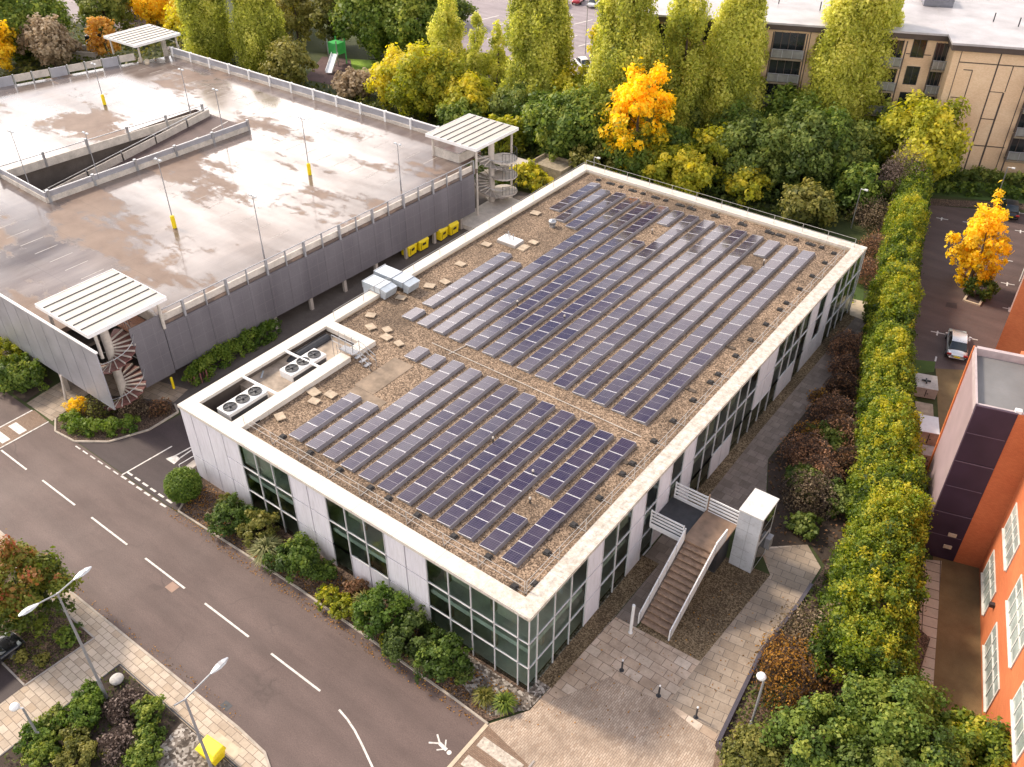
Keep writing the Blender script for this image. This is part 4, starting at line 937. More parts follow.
for y in cols_y:
    mb = MB(); mb.box(ex(y) - .35, y - .16, 0, ex(y) - .05, y + .16, 5.5); mb.build('column', M['concrete'], cp)
for x in (-47.5, -52, -56.5, -61):
    mb = MB(); mb.box(x - .18, -.25, 0, x + .18, .1, 5.5); mb.build('column', M['concrete'], cp)
# grey mesh screens towards the office, two per bay, with rail posts above
ys = [6.1 + 2.1 * i for i in range(19)]
for i, y in enumerate(ys[:-1]):
    mb = MB(); y1 = ys[i + 1]; mb._box([(ex(y), y + .008, 1.35), (ex(y) + .06, y + .008, 1.35), (ex(y1) + .06, y1 - .008, 1.35), (ex(y1), y1 - .008, 1.35), (ex(y), y + .008, 5.75), (ex(y) + .06, y + .008, 5.75), (ex(y1) + .06, y1 - .008, 5.75), (ex(y1), y1 - .008, 5.75)], 0)
    s_ = mb.build('mesh_screen', M['mesh'], cp)
mb = MB(); mb._box([(ex(4.6) + .01, 3.3, 1.2), (ex(4.6) + .07, 3.3, 1.2), (ex(6.0) + .07, 6.05, 1.2), (ex(6.0) + .01, 6.05, 1.2), (ex(4.6) + .01, 3.3, 6.9), (ex(4.6) + .07, 3.3, 6.9), (ex(6.0) + .07, 6.05, 6.9), (ex(6) + .01, 6.05, 6.9)], 0); mb.build('mesh_screen', M['mesh'], cp)
mb = MB(); mb.beam((ex(6.0) + .03, 6.0, 7.2), (ex(43.9) + .03, 43.9, 7.2), .07, .07); mb.build('top_rail', M['grey_metal'], cp)
for i, y in enumerate(ys):
    mb = MB(); big = i % 2 == 1; w_ = .09 if big else .045; mb.box(ex(y) - w_, y - w_, 5.7, ex(y) + w_ + .05, y + w_, 7.2); mb.build('rail_post', M['grey_metal'], cp)
mb = MB(); mb.beam((ex(6.0) - .25, 6.0, 6.28), (ex(43.9) - .25, 43.9, 6.28), .16, .56); mb.build('edge_upstand', M['concrete_pale'], cp)
# pale tall screens on the road side
x = -39.15; i = 0
while x > -80:
    mb = MB(); mb.box(x - 1.86, -.48, 2.15, x - .03, -.38, 7.45); mb.build('pale_screen', M['mesh_pale'], cp); x -= 1.9
mb = MB(); mb.box(-113, -.50, 7.45, -39.1, -.30, 7.55); mb.build('screen_rail', M['white'], cp)
mb = MB(); mb.box(-113, -.30, 5.9, -47.2, -.15, 7.3); mb.build('road_parapet', M['concrete_pale'], cp)
mb = MB(); mb.tube((-46.4, -.9, 0), (-46.6, -.5, 2.2), .09, 8); mb.build('prop', M['concrete_pale'], cp)
# north parapet: white kerb, mesh infill and posts
mb = MB(); mb.box(xl(48.7), 48.62, 6.0, -46.2, 48.86, 6.38); mb.build('north_kerb', M['concrete_pale'], cp)
mb = MB(); mb.box(xl(48.7), 48.72, 6.38, -46.2, 48.76, 7.12); mb.build('north_infill', M['mesh_pale'], cp)
mb = MB(); mb.box(xl(48.7), 48.68, 7.12, -46.2, 48.82, 7.24); mb.build('north_rail', M['white'], cp)
for k in range(13):
    x = -48.6 - k * 4.1; mb = MB(); mb.box(x - .12, 48.55, 6.0, x + .12, 48.93, 7.28); mb.build('rail_post', M['white'], cp)
# west edge: spaced panels and posts
ua = Vector((14.9, 49.3)).normalized()
for k in range(14):
    y0 = 14 + k * 2.15; a, b = (xl(y0), y0), (xl(y0 + 2.0), y0 + 2.0)
    if y0 > 42: break
    mb = MB(); solid = k % 3 == 0; mb.beam((a[0], a[1], 6.75 if not solid else 6.55), (b[0], b[1], 6.75 if not solid else 6.55), .08, .9 if not solid else 1.3); mb.build('edge_panel', M['mesh_pale'] if solid else M['concrete_pale'], cp)
    mb = MB(); mb.beam((a[0], a[1], 6.0), (a[0], a[1], 7.3), .14, .14); mb.build('rail_post', M['steel'], cp)
# ramp down through the deck
def wall_slab(n_, a, b, za0, za1, zb0, zb1, th, mat):
    a = Vector(a); b = Vector(b); d = (b - a).normalized(); n = Vector((-d.y, d.x)) * th / 2; m_ = MB()
    m_._box([(a.x - n.x, a.y - n.y, za0), (b.x - n.x, b.y - n.y, zb0), (b.x + n.x, b.y + n.y, zb0), (a.x + n.x, a.y + n.y, za0), (a.x - n.x, a.y - n.y, za1), (b.x - n.x, b.y - n.y, zb1), (b.x + n.x, b.y + n.y, zb1), (a.x + n.x, a.y + n.y, za1)], 0)
    return m_.build(n_, mat, cp)
m_ = MB(); m_._box([(-75.0, 13.2, 2.75), (-68.7, 13.2, 2.75), (-68.7, 37.6, 5.7), (-75.0, 37.6, 5.7), (-75.0, 13.2, 3.02), (-68.7, 13.2, 3.02), (-68.7, 37.6, 5.99), (-75, 37.6, 5.99)], 0); m_.build('ramp', M['lot'], cp)
m_ = MB(); m_.face([(-71.9, 27, 4.72), (-71.75, 27, 4.72), (-71.75, 33, 5.44), (-71.9, 33, 5.44)]); m_.face([(-71.9, 35, 5.69), (-71.75, 35, 5.69), (-71.75, 37.4, 5.98), (-71.9, 37.4, 5.98)]); m_.build('ramp_line', M['mark'], cp)
wall_slab('ramp_parapet', (-75.1, 37.3), (-75.1, 13.2), 5.7, 6.75, 2.8, 3.85, .16, M['concrete_pale'])
wall_slab('ramp_rail', (-75.1, 37.3), (-75.1, 13.2), 7.0, 7.07, 4.1, 4.17, .08, M['steel'])
for y in (16, 20.5, 25, 29.5, 34): m_ = MB(); zz_ = 2.9 + (y - 13.2) * .1203; m_.box(-75.2, y - .08, zz_, -75.02, y + .08, zz_ + 1.25); m_.build('rail_post', M['steel'], cp)
wall_slab('ramp_parapet', (-78.1, 13.0), (-75.9, 37.2), 5.6, 6.5, 5.6, 6.5, .18, M['concrete_pale'])
wall_slab('ramp_rail', (-78.1, 13.0), (-75.9, 37.2), 7.05, 7.13, 7.05, 7.13, .08, M['steel'])
wall_slab('ramp_parapet', (-78.2, 12.9), (-68.5, 12.5), 6.0, 6.5, 6.0, 6.5, .2, M['concrete_pale'])
wall_slab('ramp_infill', (-78.2, 12.9), (-68.5, 12.5), 6.5, 7.05, 6.5, 7.05, .05, M['mesh_pale'])
wall_slab('ramp_rail', (-78.2, 12.9), (-68.5, 12.5), 7.05, 7.13, 7.05, 7.13, .08, M['white'])
wall_slab('ramp_parapet', (-68.5, 12.5), (-67.6, 37.2), 6.0, 6.55, 6.0, 6.55, .22, M['concrete_pale'])
wall_slab('ramp_infill', (-68.5, 12.5), (-67.6, 37.2), 6.55, 7.05, 6.55, 7.05, .05, M['mesh_pale'])
wall_slab('ramp_rail', (-68.5, 12.5), (-67.6, 37.2), 7.05, 7.13, 7.05, 7.13, .08, M['white'])
for k in range(6):
    y = 12.8 + k * 4.85; xx = -68.5 + .9 * k / 5; m_ = MB(); m_.box(xx - .14, y - .14, 6, xx + .14, y + .14, 7.25); m_.build('rail_post', M['steel'], cp)
    xx = -78.1 + 2.2 * k / 5; m_ = MB(); m_.box(xx - .12, y - .12, 5.6, xx + .12, y + .12, 7.3); m_.build('rail_post', M['steel'], cp)
m_ = MB(); m_.box(-78.4, 13.1, 2.9, -78.2, 37.6, 5.55); m_.box(-78.3, 37.6, 2.9, -68.6, 37.8, 5.5); m_.box(-68.6, 13.1, 2.9, -68.4, 37.6, 5.5); m_.build('ramp_side_wall', M['yard'], cp)

m_ = MB()
for i in range(22):
    for (yy, ok) in ((7.2, i < 21), (22.0, i < 8), (36.8, i < 8), (43.2, True)):
        xx = -45.0 - i * 2.45
        if ok and not (-79 < xx < -67 and 12 < yy < 38): m_.face([(xx - .05, yy - 1.1, 6.004), (xx + .05, yy - 1.1, 6.004), (xx + .05, yy + 1.1, 6.004), (xx - .05, yy + 1.1, 6.004)])
tag(m_.build('deck_bay_marks', simple('faded_line', (.34, .30, .27), .5, var=.3, sc_=3, grime=.7)), kind='structure')
# stair towers with sheet-metal canopies
def stair_tower(x0, y0, x1, y1, label, spiral, z=8.5, face=1):
    t = thing('stair_tower', label, 'stair tower', ((x0 + x1) / 2, (y0 + y1) / 2, 0), 0, 'stair towers of the car park')
    m_ = MB(); m_._box([(x0, y0, z - .12), (x1, y0, z - .12), (x1, y1, z - .12), (x0, y1, z - .12), (x0, y0, z), (x1, y0, z), (x1, y1, z), (x0, y1, z)], 0); c_ = m_.build('canopy', M['white_roof'], t)
    m_ = MB()
    for k in range(1, 7):
        xx = x0 + (x1 - x0) * k / 7; m_.box(xx - .03, y0 + .05, z, xx + .03, y1 - .05, z + .06)
    m_.build('roof_seam', M['dark_metal'], c_)
    m_ = MB(); m_.box(x0 - .06, y0 - .06, z - .3, x1 + .06, y0 - .001, z + .03); m_.box(x0 - .06, y1 + .001, z - .3, x1 + .06, y1 + .06, z + .03); m_.box(x0 - .06, y0, z - .3, x0 - .001, y1, z + .03); m_.box(x1 + .001, y0, z - .3, x1 + .06, y1, z + .03); m_.build('gutter_edge', M['white'], c_)
    for (px, py, pz) in ((x0 + .5, y0 + .5, 6.0), (x0 + .5, y1 - .5, 6.0 if face > 0 else 0), (x1 - .5, y1 - .5, 5.6 if face > 0 else 0), (x1 - .5, y0 + .7, 5.8 if face > 0 else 0)):
        m_ = MB(); m_.tube((px, py, pz), (px, py, z - .1), .13, 12); m_.build('canopy_post', M['concrete_pale'], t)
    cx, cy = spiral
    m_ = MB(); m_.tube((cx, cy, 0), (cx, cy, z - .1), .34, 20); m_.build('stair_column', M['concrete_pale'], t)
    n = 34
    for k in range(n):
        a = R(-150 + 640 * k / n) * face; a2 = a + R(22) * face; zz_ = 6.0 * (k + 1) / n; r0, r1 = .34, 1.95; m_ = MB()
        q = [(cx + r0 * math.cos(a), cy + r0 * math.sin(a)), (cx + r1 * math.cos(a), cy + r1 * math.sin(a)), (cx + r1 * math.cos(a2), cy + r1 * math.sin(a2)), (cx + r0 * math.cos(a2), cy + r0 * math.sin(a2))]
        m_.prism(q, zz_ - .07, zz_)
        s_ = m_.build('step', M['red_tread'] if face > 0 else M['concrete'], t); m_ = MB()
        m_.beam((q[0][0], q[0][1], zz_ - .05), (q[1][0], q[1][1], zz_ - .05), .07, .14); m_.build('nosing', M['concrete_pale'], s_)
    pts_ = []
    for k in range(n + 1):
        a = R(-150 + 640 * k / n) * face; pts_.append((cx + 2.0 * math.cos(a), cy + 2.0 * math.sin(a), 6.0 * k / n + 1.0))
    m_ = MB(); m_.path(pts_, .03, 6)
    m_.build('handrail', M['steel'], t)
    return t
tw = stair_tower(-47.3, -.1, -40.2, 6.6, 'stair tower with white canopy and spiral stair at the road corner of the car park', (-42.0, 1.9))
m_ = MB(); m_.box(-46.4, 3.9, 5.75, -41.3, 5.55, 6.02); m_.build('landing', simple('red_landing', (.42, .21, .14), .7, var=.25, sc_=5, grime=.5), tw)
m_ = MB()
for k in range(12): m_.tube((-46.2 + k * .4, 3.95, 6.0), (-46.2 + k * .4, 3.95, 7.05), .018, 5)
m_.tube((-46.3, 3.95, 7.05), (-41.4, 3.95, 7.05), .025, 6); m_.build('balustrade', M['dark_metal'], tw)
m_ = MB(); m_.box(-46.9, 5.7, 6.0, -41.2, 5.85, 7.0); m_.build('low_wall', M['concrete_pale'], tw)
tw2 = stair_tower(-46.1, 44.0, -39.2, 51.4, 'stair tower with white ribbed canopy at the tree end of the car park', (-40.6, 48.4), face=-1)
m_ = MB(); m_.box(-45.8, 44.55, 6.0, -42.0, 44.7, 7.0); m_.box(-42.1, 44.7, 6.0, -41.95, 47.2, 7.0); m_.build('low_wall', M['concrete_pale'], tw2)
for k in range(3): m_ = MB(); m_.lathe([(1.5, 1.9 * k + 1.6), (1.5, 1.9 * k + 1.78)], (-39.6, 49.4, 0), 18); m_.build('landing', M['concrete_pale'], tw2)
for k in range(3):
    m_ = MB(); z0 = 1.9 * k + 1.78
    for q in range(12):
        a = R(-60 + q * 15); m_.tube((-39.6 + 1.45 * math.cos(a), 49.4 + 1.45 * math.sin(a), z0), (-39.6 + 1.45 * math.cos(a), 49.4 + 1.45 * math.sin(a), z0 + 1.0), .02, 5)
    m_.path([(-39.6 + 1.45 * math.cos(R(-60 + q * 15)), 49.4 + 1.45 * math.sin(R(-60 + q * 15)), z0 + 1.0) for q in range(12)], .025, 5)
    m_.build('balustrade', M['dark_metal'], tw2)
m_ = MB(); m_.prism([(-46, 44.8), (-42.2, 44.8), (-42.2, 48.6), (-46, 48.6)], 5.5, 6.0); m_.build('upper_landing', simple('wet_landing', (.15, .10, .09), .25), tw2)
stair_tower(-105.9, 43.7, -98.6, 51.0, 'farthest stair tower with white canopy, in the back corner of the car park', (-101, 49.6))

# lamp masts on the deck
def deck_lamp(x, y, h, label, guard, z=DZ):
    t = thing('deck_lamp', label, 'lamp post', (x, y, z), 0, 'slender lamp masts on the car park roof')
    m_ = MB(); m_.tube((0, 0, 0), (0, 0, 1.1), .075, 8); m_.tube((0, 0, 1.1), (0, 0, h), .05, 8, r2=.035); m_.build('mast', M['grey_metal'], t, world=False)
    m_ = MB(); m_.tube((-.45, 0, h - .02), (.45, 0, h - .02), .03, 6); m_.build('cross_arm', M['grey_metal'], t, world=False)
    for s_ in (-1, 1): m_ = MB(); m_._box([(s_ * .3 - .16, -.12, h), (s_ * .3 + .16, -.12, h), (s_ * .3 + .16, .12, h), (s_ * .3 - .16, .12, h), (s_ * .3 - .12, -.09, h + .1), (s_ * .3 + .12, -.09, h + .1), (s_ * .3 + .12, .09, h + .1), (s_ * .3 - .12, .09, h + .1)], 0); m_.build('lamp_head', M['steel'], t, world=False)
    if guard: m_ = MB(); m_.lathe([(.2, .05), (.2, 1.25), (.16, 1.3)], n=12); m_.build('impact_guard', M['yellow'], t, world=False)
for a in [(-53.85, 16.8, 6.8, 'lamp mast with yellow base guard nearest the road-side canopy', 1), (-52.6, 32.75, 6.1, 'lamp mast with yellow base guard in the middle of the deck', 1), (-42.4, 35.8, 4.9, 'thin lamp mast by the rail near the tree-end canopy', 0), (-42.6, 18.07, 6.0, 'thin lamp mast by the rail above the green hedge', 0), (-77.6, 36.4, 5.2, 'lamp mast at the head of the ramp on the far side', 0), (-68.0, 33.9, 5.5, 'lamp mast on the near ramp parapet close to its top end', 0), (-88.3, 31.7, 5.0, 'lamp mast with yellow base guard farthest back on the deck', 1), (-71.9, 12.8, 6.4, 'lamp mast on the parapet at the bottom corner of the ramp', 0), (-68.3, 18.2, 5.4, 'lamp mast on the near ramp parapet by the lower end', 0)]: deck_lamp(*a)
mb = MB()
for k in range(5): mb.lathe([(.3, 0), (.34, .2), (.2, .4)], (-100.8 + k * .75, 44.4 + (k % 2) * .5, 6.0), 10)
small('rubble_sacks', mb, M['cream'], 'heap of pale sacks on the deck beside the farthest canopy', 'sacks')

# wheeled bins under the screens
def bin_(x, y, rz, label, first=[None]):
    if first[0] is None:
        t = thing('wheeled_bin', label, 'bin', (x, y, .01), rz, 'yellow wheeled bins')
        m_ = MB(); m_._box([(-.5, -.6, .16), (.5, -.6, .16), (.5, .6, .16), (-.5, .6, .16), (-.58, -.68, 1.15), (.58, -.68, 1.15), (.58, .68, 1.15), (-.58, .68, 1.15)], 0); m_.build('body', M['yellow'], t, world=False, bevel=.03)
        m_ = MB(); m_._box([(-.62, -.72, 1.16), (.62, -.72, 1.16), (.62, .72, 1.16), (-.62, .72, 1.16), (-.5, -.66, 1.4), (.3, -.66, 1.46), (.3, .66, 1.46), (-.5, .66, 1.4)], 0); m_.build('lid', M['yellow'], t, world=False, bevel=.03)
        for sx_ in (-.42, .42):
            for sy in (-.5, .5): m_ = MB(); m_.tube((sx_, sy - .03, .085), (sx_, sy + .03, .085), .085, 10); m_.build('wheel', M['black'], t, world=False)
        m_ = MB(); m_.box(.551, -.25, .7, .575, .25, .95); m_.box(.585, -.5, .35, .60, -.46, 1.1); m_.build('dark_plate', M['black'], t, world=False)
        first[0] = t
    else:
        t = copy_tree(first[0]); t.location = (x, y, .01); t.rotation_euler = (0, 0, rz); t['label'] = label
bin_(-40.3, 34.1, .1, 'yellow wheeled bin nearest the roof ducts'); bin_(-40.15, 35.75, -.05, 'yellow wheeled bin, second from the roof ducts'); bin_(-40.0, 38.7, .12, 'yellow wheeled bin just past the concrete column'); bin_(-39.85, 40.3, 0, 'yellow wheeled bin nearest the pale concrete slab')
mb = MB(); mb.prism([(-40.9, 42.0), (-37.6, 42.0), (-38.0, 50.4), (-41.1, 50.6)], 0.02, .5); small('concrete_platform', mb, M['concrete_pale'], 'raised pale concrete platform between the car park and the office', 'platform')
t = thing('concrete_enclosure', 'pair of weathered roofless concrete boxes among bushes by the far left roof corner', 'enclosure', (-39.5, 58.3, 0))
mb = MB()
for (a0, a1, b0, b1) in ((-41.6, -36.9, 56.8, 57.0), (-41.6, -36.9, 60.0, 60.2), (-41.6, -41.4, 57.0, 60.0), (-37.1, -36.9, 57.0, 60.0)): mb.box(a0, b0, 0, a1, b1, 2.1)
mb.box(-41.4, 57.0, 0, -37.1, 60.0, 1.75); mb.build('large_box', simple('weathered', (.34, .28, .20), .9, var=.35, sc_=2, grime=.7), t)
mb = MB(); mb.box(-45.0, 55.6, 0, -42.0, 58.2, 1.5); mb.box(-44.6, 53.8, 0, -41.8, 55.4, 1.0); mb.build('low_box', M['concrete_pale'], t)

# ------------------------------------------------------------------ APARTMENTS
ang = R(22.8); U = (math.cos(ang), math.sin(ang)); V = (-math.sin(ang), math.cos(ang)); PL = (-5.9, 91.1); PR = (-4.75, 87.9)
ap = thing('apartment_building', 'four-storey tan brick apartment block with a pale flat roof and dark balconies', 'apartment building', (-10, 100, 0), 0)
mb = MB(); mb.fbox(PL, U, V, -38.6, 0.3, 0, 22, 0, 14.4); mb.build('left_wing_wall', M['tan_brick'], ap)
mb = MB(); mb.fbox(PR, U, V, 0.0, 45, 0, 26, 0, 14.4); mb.build('right_wing_wall', M['tan_brick'], ap)
mb = MB(); mb.fbox(PL, U, V, -39.2, .2, -.55, 22.5, 14.41, 15.0); mb.fbox(PR, U, V, -.45, 45, -.55, 26, 14.41, 15.02); mb.build('eaves_fascia', M['fascia_dark'], ap)
mb = MB(); mb.fbox(PL, U, V, -39.3, .2, -.7, 40, 15.03, 15.25); mb.fbox(PR, U, V, -.6, 45, -.7, 44, 15.05, 15.28); r_ = mb.build('roof', M['apt_roof'], ap)
mb = MB(); mb.fbox(PL, U, V, -2.3, 1.2, 11.5, 15.5, 15.3, 16.4); mb.build('roof_plant', simple('roof_plant', (.17, .17, .2), .5), r_)
for (s_, d_) in ((-15, 6), (-9.5, 7), (5, 6), (7.5, 4.5), (9.5, 9), (-20, 8), (-33, 7)):
    mb = MB(); mb.fbox(PL, U, V, s_, s_ + .12, d_, d_ + .12, 15.27, 16.3); mb.build('roof_pipe', M['dark_metal'], r_)
FZ = [2.9, 6.0, 9.1, 12.3]
def win(P, s0, s1, z0, z1, out=.04):
    m_ = MB(); m_.fbox(P, U, V, s0, s1, -out, -.005, z0, z1); f_ = m_.build('window', M['glass_dark'], ap); m_ = MB()
    m_.fbox(P, U, V, s0 - .06, s0, -out - .03, -.004, z0 - .06, z1 + .06); m_.fbox(P, U, V, s1, s1 + .06, -out - .03, -.004, z0 - .06, z1 + .06); m_.fbox(P, U, V, s0, s1, -out - .03, -.004, z0 - .06, z0); m_.fbox(P, U, V, s0, s1, -out - .03, -.004, z1, z1 + .06); m_.fbox(P, U, V, (s0 + s1) / 2 - .03, (s0 + s1) / 2 + .03, -out - .02, -out - .001, z0, z1)
    m_.build('frame', M['dark_metal'], f_)
for s0 in (-4.15, -22.9, -28.4, -36.2):
    for z in FZ: win(PL, s0, s0 + 1.4, z, z + 2.05)
def balcony(P, s0, s1, floors=(2.6, 5.5, 8.4, 11.3)):
    for z in floors:
        m_ = MB(); m_.fbox(P, U, V, s0, s1, -.03, -.005, z + .1, z + 2.75); f_ = m_.build('window', M['glass_dark'], ap); m_ = MB()
        for k in range(5): s_ = s0 + (s1 - s0) * k / 4; m_.fbox(P, U, V, s_ - .04, s_ + .04, -.08, -.004, z + .1, z + 2.8)
        m_.build('frame', M['fascia_dark'], f_)
        m_ = MB(); m_.fbox(P, U, V, s0 - .1, s1 + .1, -1.15, -.09, z - .22, z); b_ = m_.build('balcony', M['balcony'], ap)
        m_ = MB(); m_.fbox(P, U, V, s0 - .08, s1 + .08, -1.14, -1.10, z + .08, z + .95); m_.build('balcony_panel', M['bal_glass'], b_)
        m_ = MB(); m_.fbox(P, U, V, s0 - .1, s1 + .1, -1.17, -1.08, z + 1.0, z + 1.07)
        for k in range(4): s_ = s0 + (s1 - s0) * k / 3; m_.fbox(P, U, V, s_ - .03, s_ + .03, -1.16, -1.09, z, z + 1.0)
        m_.build('handrail', M['grey_metal'], b_)
    for s_ in (s0 - .18, s1 + .18): m_ = MB(); m_.fbox(P, U, V, s_ - .07, s_ + .07, -1.12, -1.0, 0, 14.3); m_.build('balcony_post', M['fascia_dark'], ap)
balcony(PL, -20.0, -16.4); balcony(PL, -7.5, -5.2); balcony(PL, -1.6, .1); balcony(PL, -34.4, -31.0); balcony(PL, -14.6, -11.6)
balcony(PR, 8.9, 12.4); balcony(PR, 16, 20)
def seam(P, s0, s1, z0, z1): m_ = MB(); m_.fbox(P, U, V, s0, s1, -.02, -.003, z0, z1); m_.build('joint', M['fascia_dark'], ap)
for (a, b, c, d) in ((.75, .83, 0, 14.3), (4.85, 5.0, 0, 14.3), (6.5, 6.6, 10.1, 13.1), (6.35, 6.55, 0, 10.0), (5.0, 6.4, 9.98, 10.06), (5.0, 6.35, 6.8, 6.9), (.83, 8.5, 13.0, 13.12), (1.5, 2.5, 12.2, 12.3), (2.42, 2.52, 5.0, 12.2), (1.0, 2.4, 9.0, 9.1), (.83, 8.5, 3.55, 3.68), (8.3, 8.4, 0, 14.3)): seam(PR, a, b, c, d)
for (a, b, c, d) in ((-21.2, -21.1, 0, 14.3), (-15.9, -15.8, 0, 14.3), (-38.6, -22.9, 12.55, 12.65), (-4.7, -1.9, 12.55, 12.65), (-30.6, -30.5, 0, 14.3)): seam(PL, a, b, c, d)

# ------------------------------------------------------------------ ORANGE BUILDING
T0 = (14.51, 24.447); TU = (.9653, .2613); TV = (-.2613, .9653); TH = 12.72
ob = thing('orange_building', 'bright orange rendered building with white windows and a purple-clad stair block', 'building', (20, 22, 0))
mb = MB(); mb.fbox(T0, TU, TV, 2.3, 3.9, .0, 6.3, 0, TH - .56); mb.fbox(T0, TU, TV, 2.3, 3.9, .0, .035, TH - .56, TH - .1); mb.fbox(T0, TU, TV, 3.9, 16, -24, 6.3, 0, TH + .3); mb.fbox(T0, TU, TV, 3.9, 16, 6.3, 12, 0, TH - 3); mb.build('orange_wall', M['orange'], ob)
mb = MB(); mb.fbox(T0, TU, TV, .02, 2.3, .03, 6.25, 0, TH - .56); mb.build('stair_block', M['pink_clad'], ob)
hs = [.02, 4.1, 8.4, TH]
for k in range(3):
    mb = MB(); mb.fbox(T0, TU, TV, 0, 2.29, -.04, .028, hs[k] + .02, hs[k + 1] - .03); p_ = mb.build('purple_panel', M['purple'], ob)
    mb = MB(); mb.fbox(T0, TU, TV, .0, 2.29, -.055, -.041, hs[k + 1] - .1, hs[k + 1] - .03); mb.fbox(T0, TU, TV, .0, .06, -.055, -.041, hs[k] + .05, hs[k + 1] - .11); mb.fbox(T0, TU, TV, .1, 2.2, -.05, -.041, (hs[k] + hs[k + 1]) / 2, (hs[k] + hs[k + 1]) / 2 + .04); mb.build('trim', simple('purple_trim', (.16, .12, .17), .4, .3) if k == 0 else bpy.data.materials['purple_trim'], p_)
for z in (1.1, 2.2): mb = MB(); mb.fbox(T0, TU, TV, 1.35, 1.85, -.14, -.056, z, z + .26); mb.build('wall_light', M['cream'], ob)
mb = MB(); mb.fbox(T0, TU, TV, -.08, .02, 6.25, 6.45, 0, TH); mb.build('orange_trim', simple('orange_trim', (.62, .17, .05), .5), ob)
mb = MB(); mb.fbox(T0, TU, TV, .12, 3.88, .19, 6.09, TH - .55, TH - .45); mb.build('flat_roof', M['flat_roof'], ob)
mb = MB(); mb.fbox(T0, TU, TV, -.02, .10, .04, 6.3, TH - .55, TH + .02); mb.fbox(T0, TU, TV, .121, 3.88, .04, .18, TH - .6, TH - .02); mb.fbox(T0, TU, TV, .121, 3.88, 6.1, 6.4, TH - .6, TH + .06); mb.build('parapet', simple('parapet', (.42, .34, .34), .5), ob)
mb = MB(); mb.fbox(T0, TU, TV, 2.1, 2.45, .0, .3, TH - .08, TH + .12); mb.build('white_cap', M['white'], ob)
O2 = (18.271, 25.465); D2 = (.2613, -.9653); N2 = (-.9653, -.2613)
def owin(s0, s1, z0, z1):
    m_ = MB(); m_.fbox(O2, D2, N2, s0, s1, .012, .05, z0, z1); w_ = m_.build('window', M['glass_pale'], ob); m_ = MB()
    m_.fbox(O2, D2, N2, s0 - .12, s0, .01, .07, z0 - .1, z1 + .1); m_.fbox(O2, D2, N2, s1, s1 + .12, .01, .07, z0 - .1, z1 + .1); m_.fbox(O2, D2, N2, s0, s1, .01, .07, z1, z1 + .1); m_.fbox(O2, D2, N2, s0 - .12, s1 + .12, .0101, .16, z0 - .18, z0 - .1); m_.fbox(O2, D2, N2, s0, s1, .01, .07, z0 - .1, z0)
    n = max(2, round((s1 - s0) / .9))
    for k in range(1, n): s_ = s0 + (s1 - s0) * k / n; m_.fbox(O2, D2, N2, s_ - .04, s_ + .04, .051, .10, z0, z1)
    m_.fbox(O2, D2, N2, s0, s1, .0511, .095, z0 + (z1 - z0) * .62, z0 + (z1 - z0) * .62 + .07)
    m_.build('frame', M['window_white'], w_)
for (a, b) in ((1.35, 4.75), (7.35, 11.9), (14.2, 17.6), (20, 23)):
    owin(a, b, .95, 2.95); owin(a, b, 5.05, 7.1); owin(a, b, 9.1, 11.2)
mb = MB(); mb.fbox(O2, D2, N2, 5.5, 5.75, .01, .3, 2.55, 2.8); mb.build('wall_lamp', M['dark_metal'], ob)
nb = thing('orange_annex', 'orange rendered block with a white door frame beside the rear car park', 'building', (15, 57, 0))
mb = MB(); mb.prism([(12.65, 52), (12.3, 64.2), (30, 66), (30, 52)], 0, 9.0); mb.build('wall', M['orange'], nb)
mb = MB(); mb.fbox((12.6, 52), (-.0287, 1), (-1, -.0287), 2.0, 2.25, .02, .12, 3.2, 8.6); mb.fbox((12.6, 52), (-.0287, 1), (-1, -.0287), 2.26, 5.4, .02, .08, 3.2, 8.6, ); mb.build('door_frame', M['window_white'], nb)
mb = MB(); mb.box(11.2, 66.2, 3.0, 18, 72.5, 3.25); mb.build('white_canopy', M['white'], nb)
for (x, y) in ((11.5, 66.6), (11.5, 72)): mb = MB(); mb.tube((x, y, 0), (x, y, 3.0), .08, 8); mb.build('canopy_post', M['white'], nb)

# ------------------------------------------------------------------ cabinets between hedge and orange block
def cabinet(x, y, rz, w_, d_, h_, mat, label, open_top=False):
    t = thing('utility_cabinet', label, 'cabinet', (x, y, 0.0), rz, 'grey cabinets behind the hedge')
    m_ = MB(); m_.box(-w_ / 2, -d_ / 2, .06, w_ / 2, d_ / 2, h_); m_.build('body', M['concrete_pale'], t, world=False, bevel=.02)
    m_ = MB(); m_._box([(-w_ / 2 - .01, -d_ / 2 - .01, h_ + .001), (w_ / 2 + .01, -d_ / 2 - .01, h_ + .001), (w_ / 2 + .01, d_ / 2 + .01, h_ + .001), (-w_ / 2 - .01, d_ / 2 + .01, h_ + .001), (-w_ / 2 - .01, -d_ / 2 - .01, h_ + .06), (w_ / 2 + .01, -d_ / 2 - .01, h_ + .06), (w_ / 2 + .01, d_ / 2 + .01, h_ + .08), (-w_ / 2 - .01, d_ / 2 + .01, h_ + .08)], 0); m_.build('lid', mat, t, world=False)
    m_ = MB(); m_.box(-.03, -d_ / 2 - .02, .2, .03, -d_ / 2, h_ - .1); m_.box(.1, -d_ / 2 - .05, h_ * .5, .2, -d_ / 2, h_ * .5 + .06); m_.build('door_seam', M['dark_metal'], t, world=False)
    if open_top: m_ = MB(); m_.box(-.4, -.1, h_ + .13, .3, .0, h_ + .24); m_.box(-.1, -.4, h_ + .12, .0, .2, h_ + .26); m_.build('debris', M['black'], t, world=False)
cabinet(9.4, 42.7, .33, 1.7, 2.0, 0.96, M['concrete_pale'], 'pale-topped cabinet with dark debris on its lid, nearest the silver car', True)
cabinet(10.35, 39.1, .33, 1.3, 1.7, 0.80, M['slab_tan'], 'low brownish cabinet between the debris-topped one and the white one')
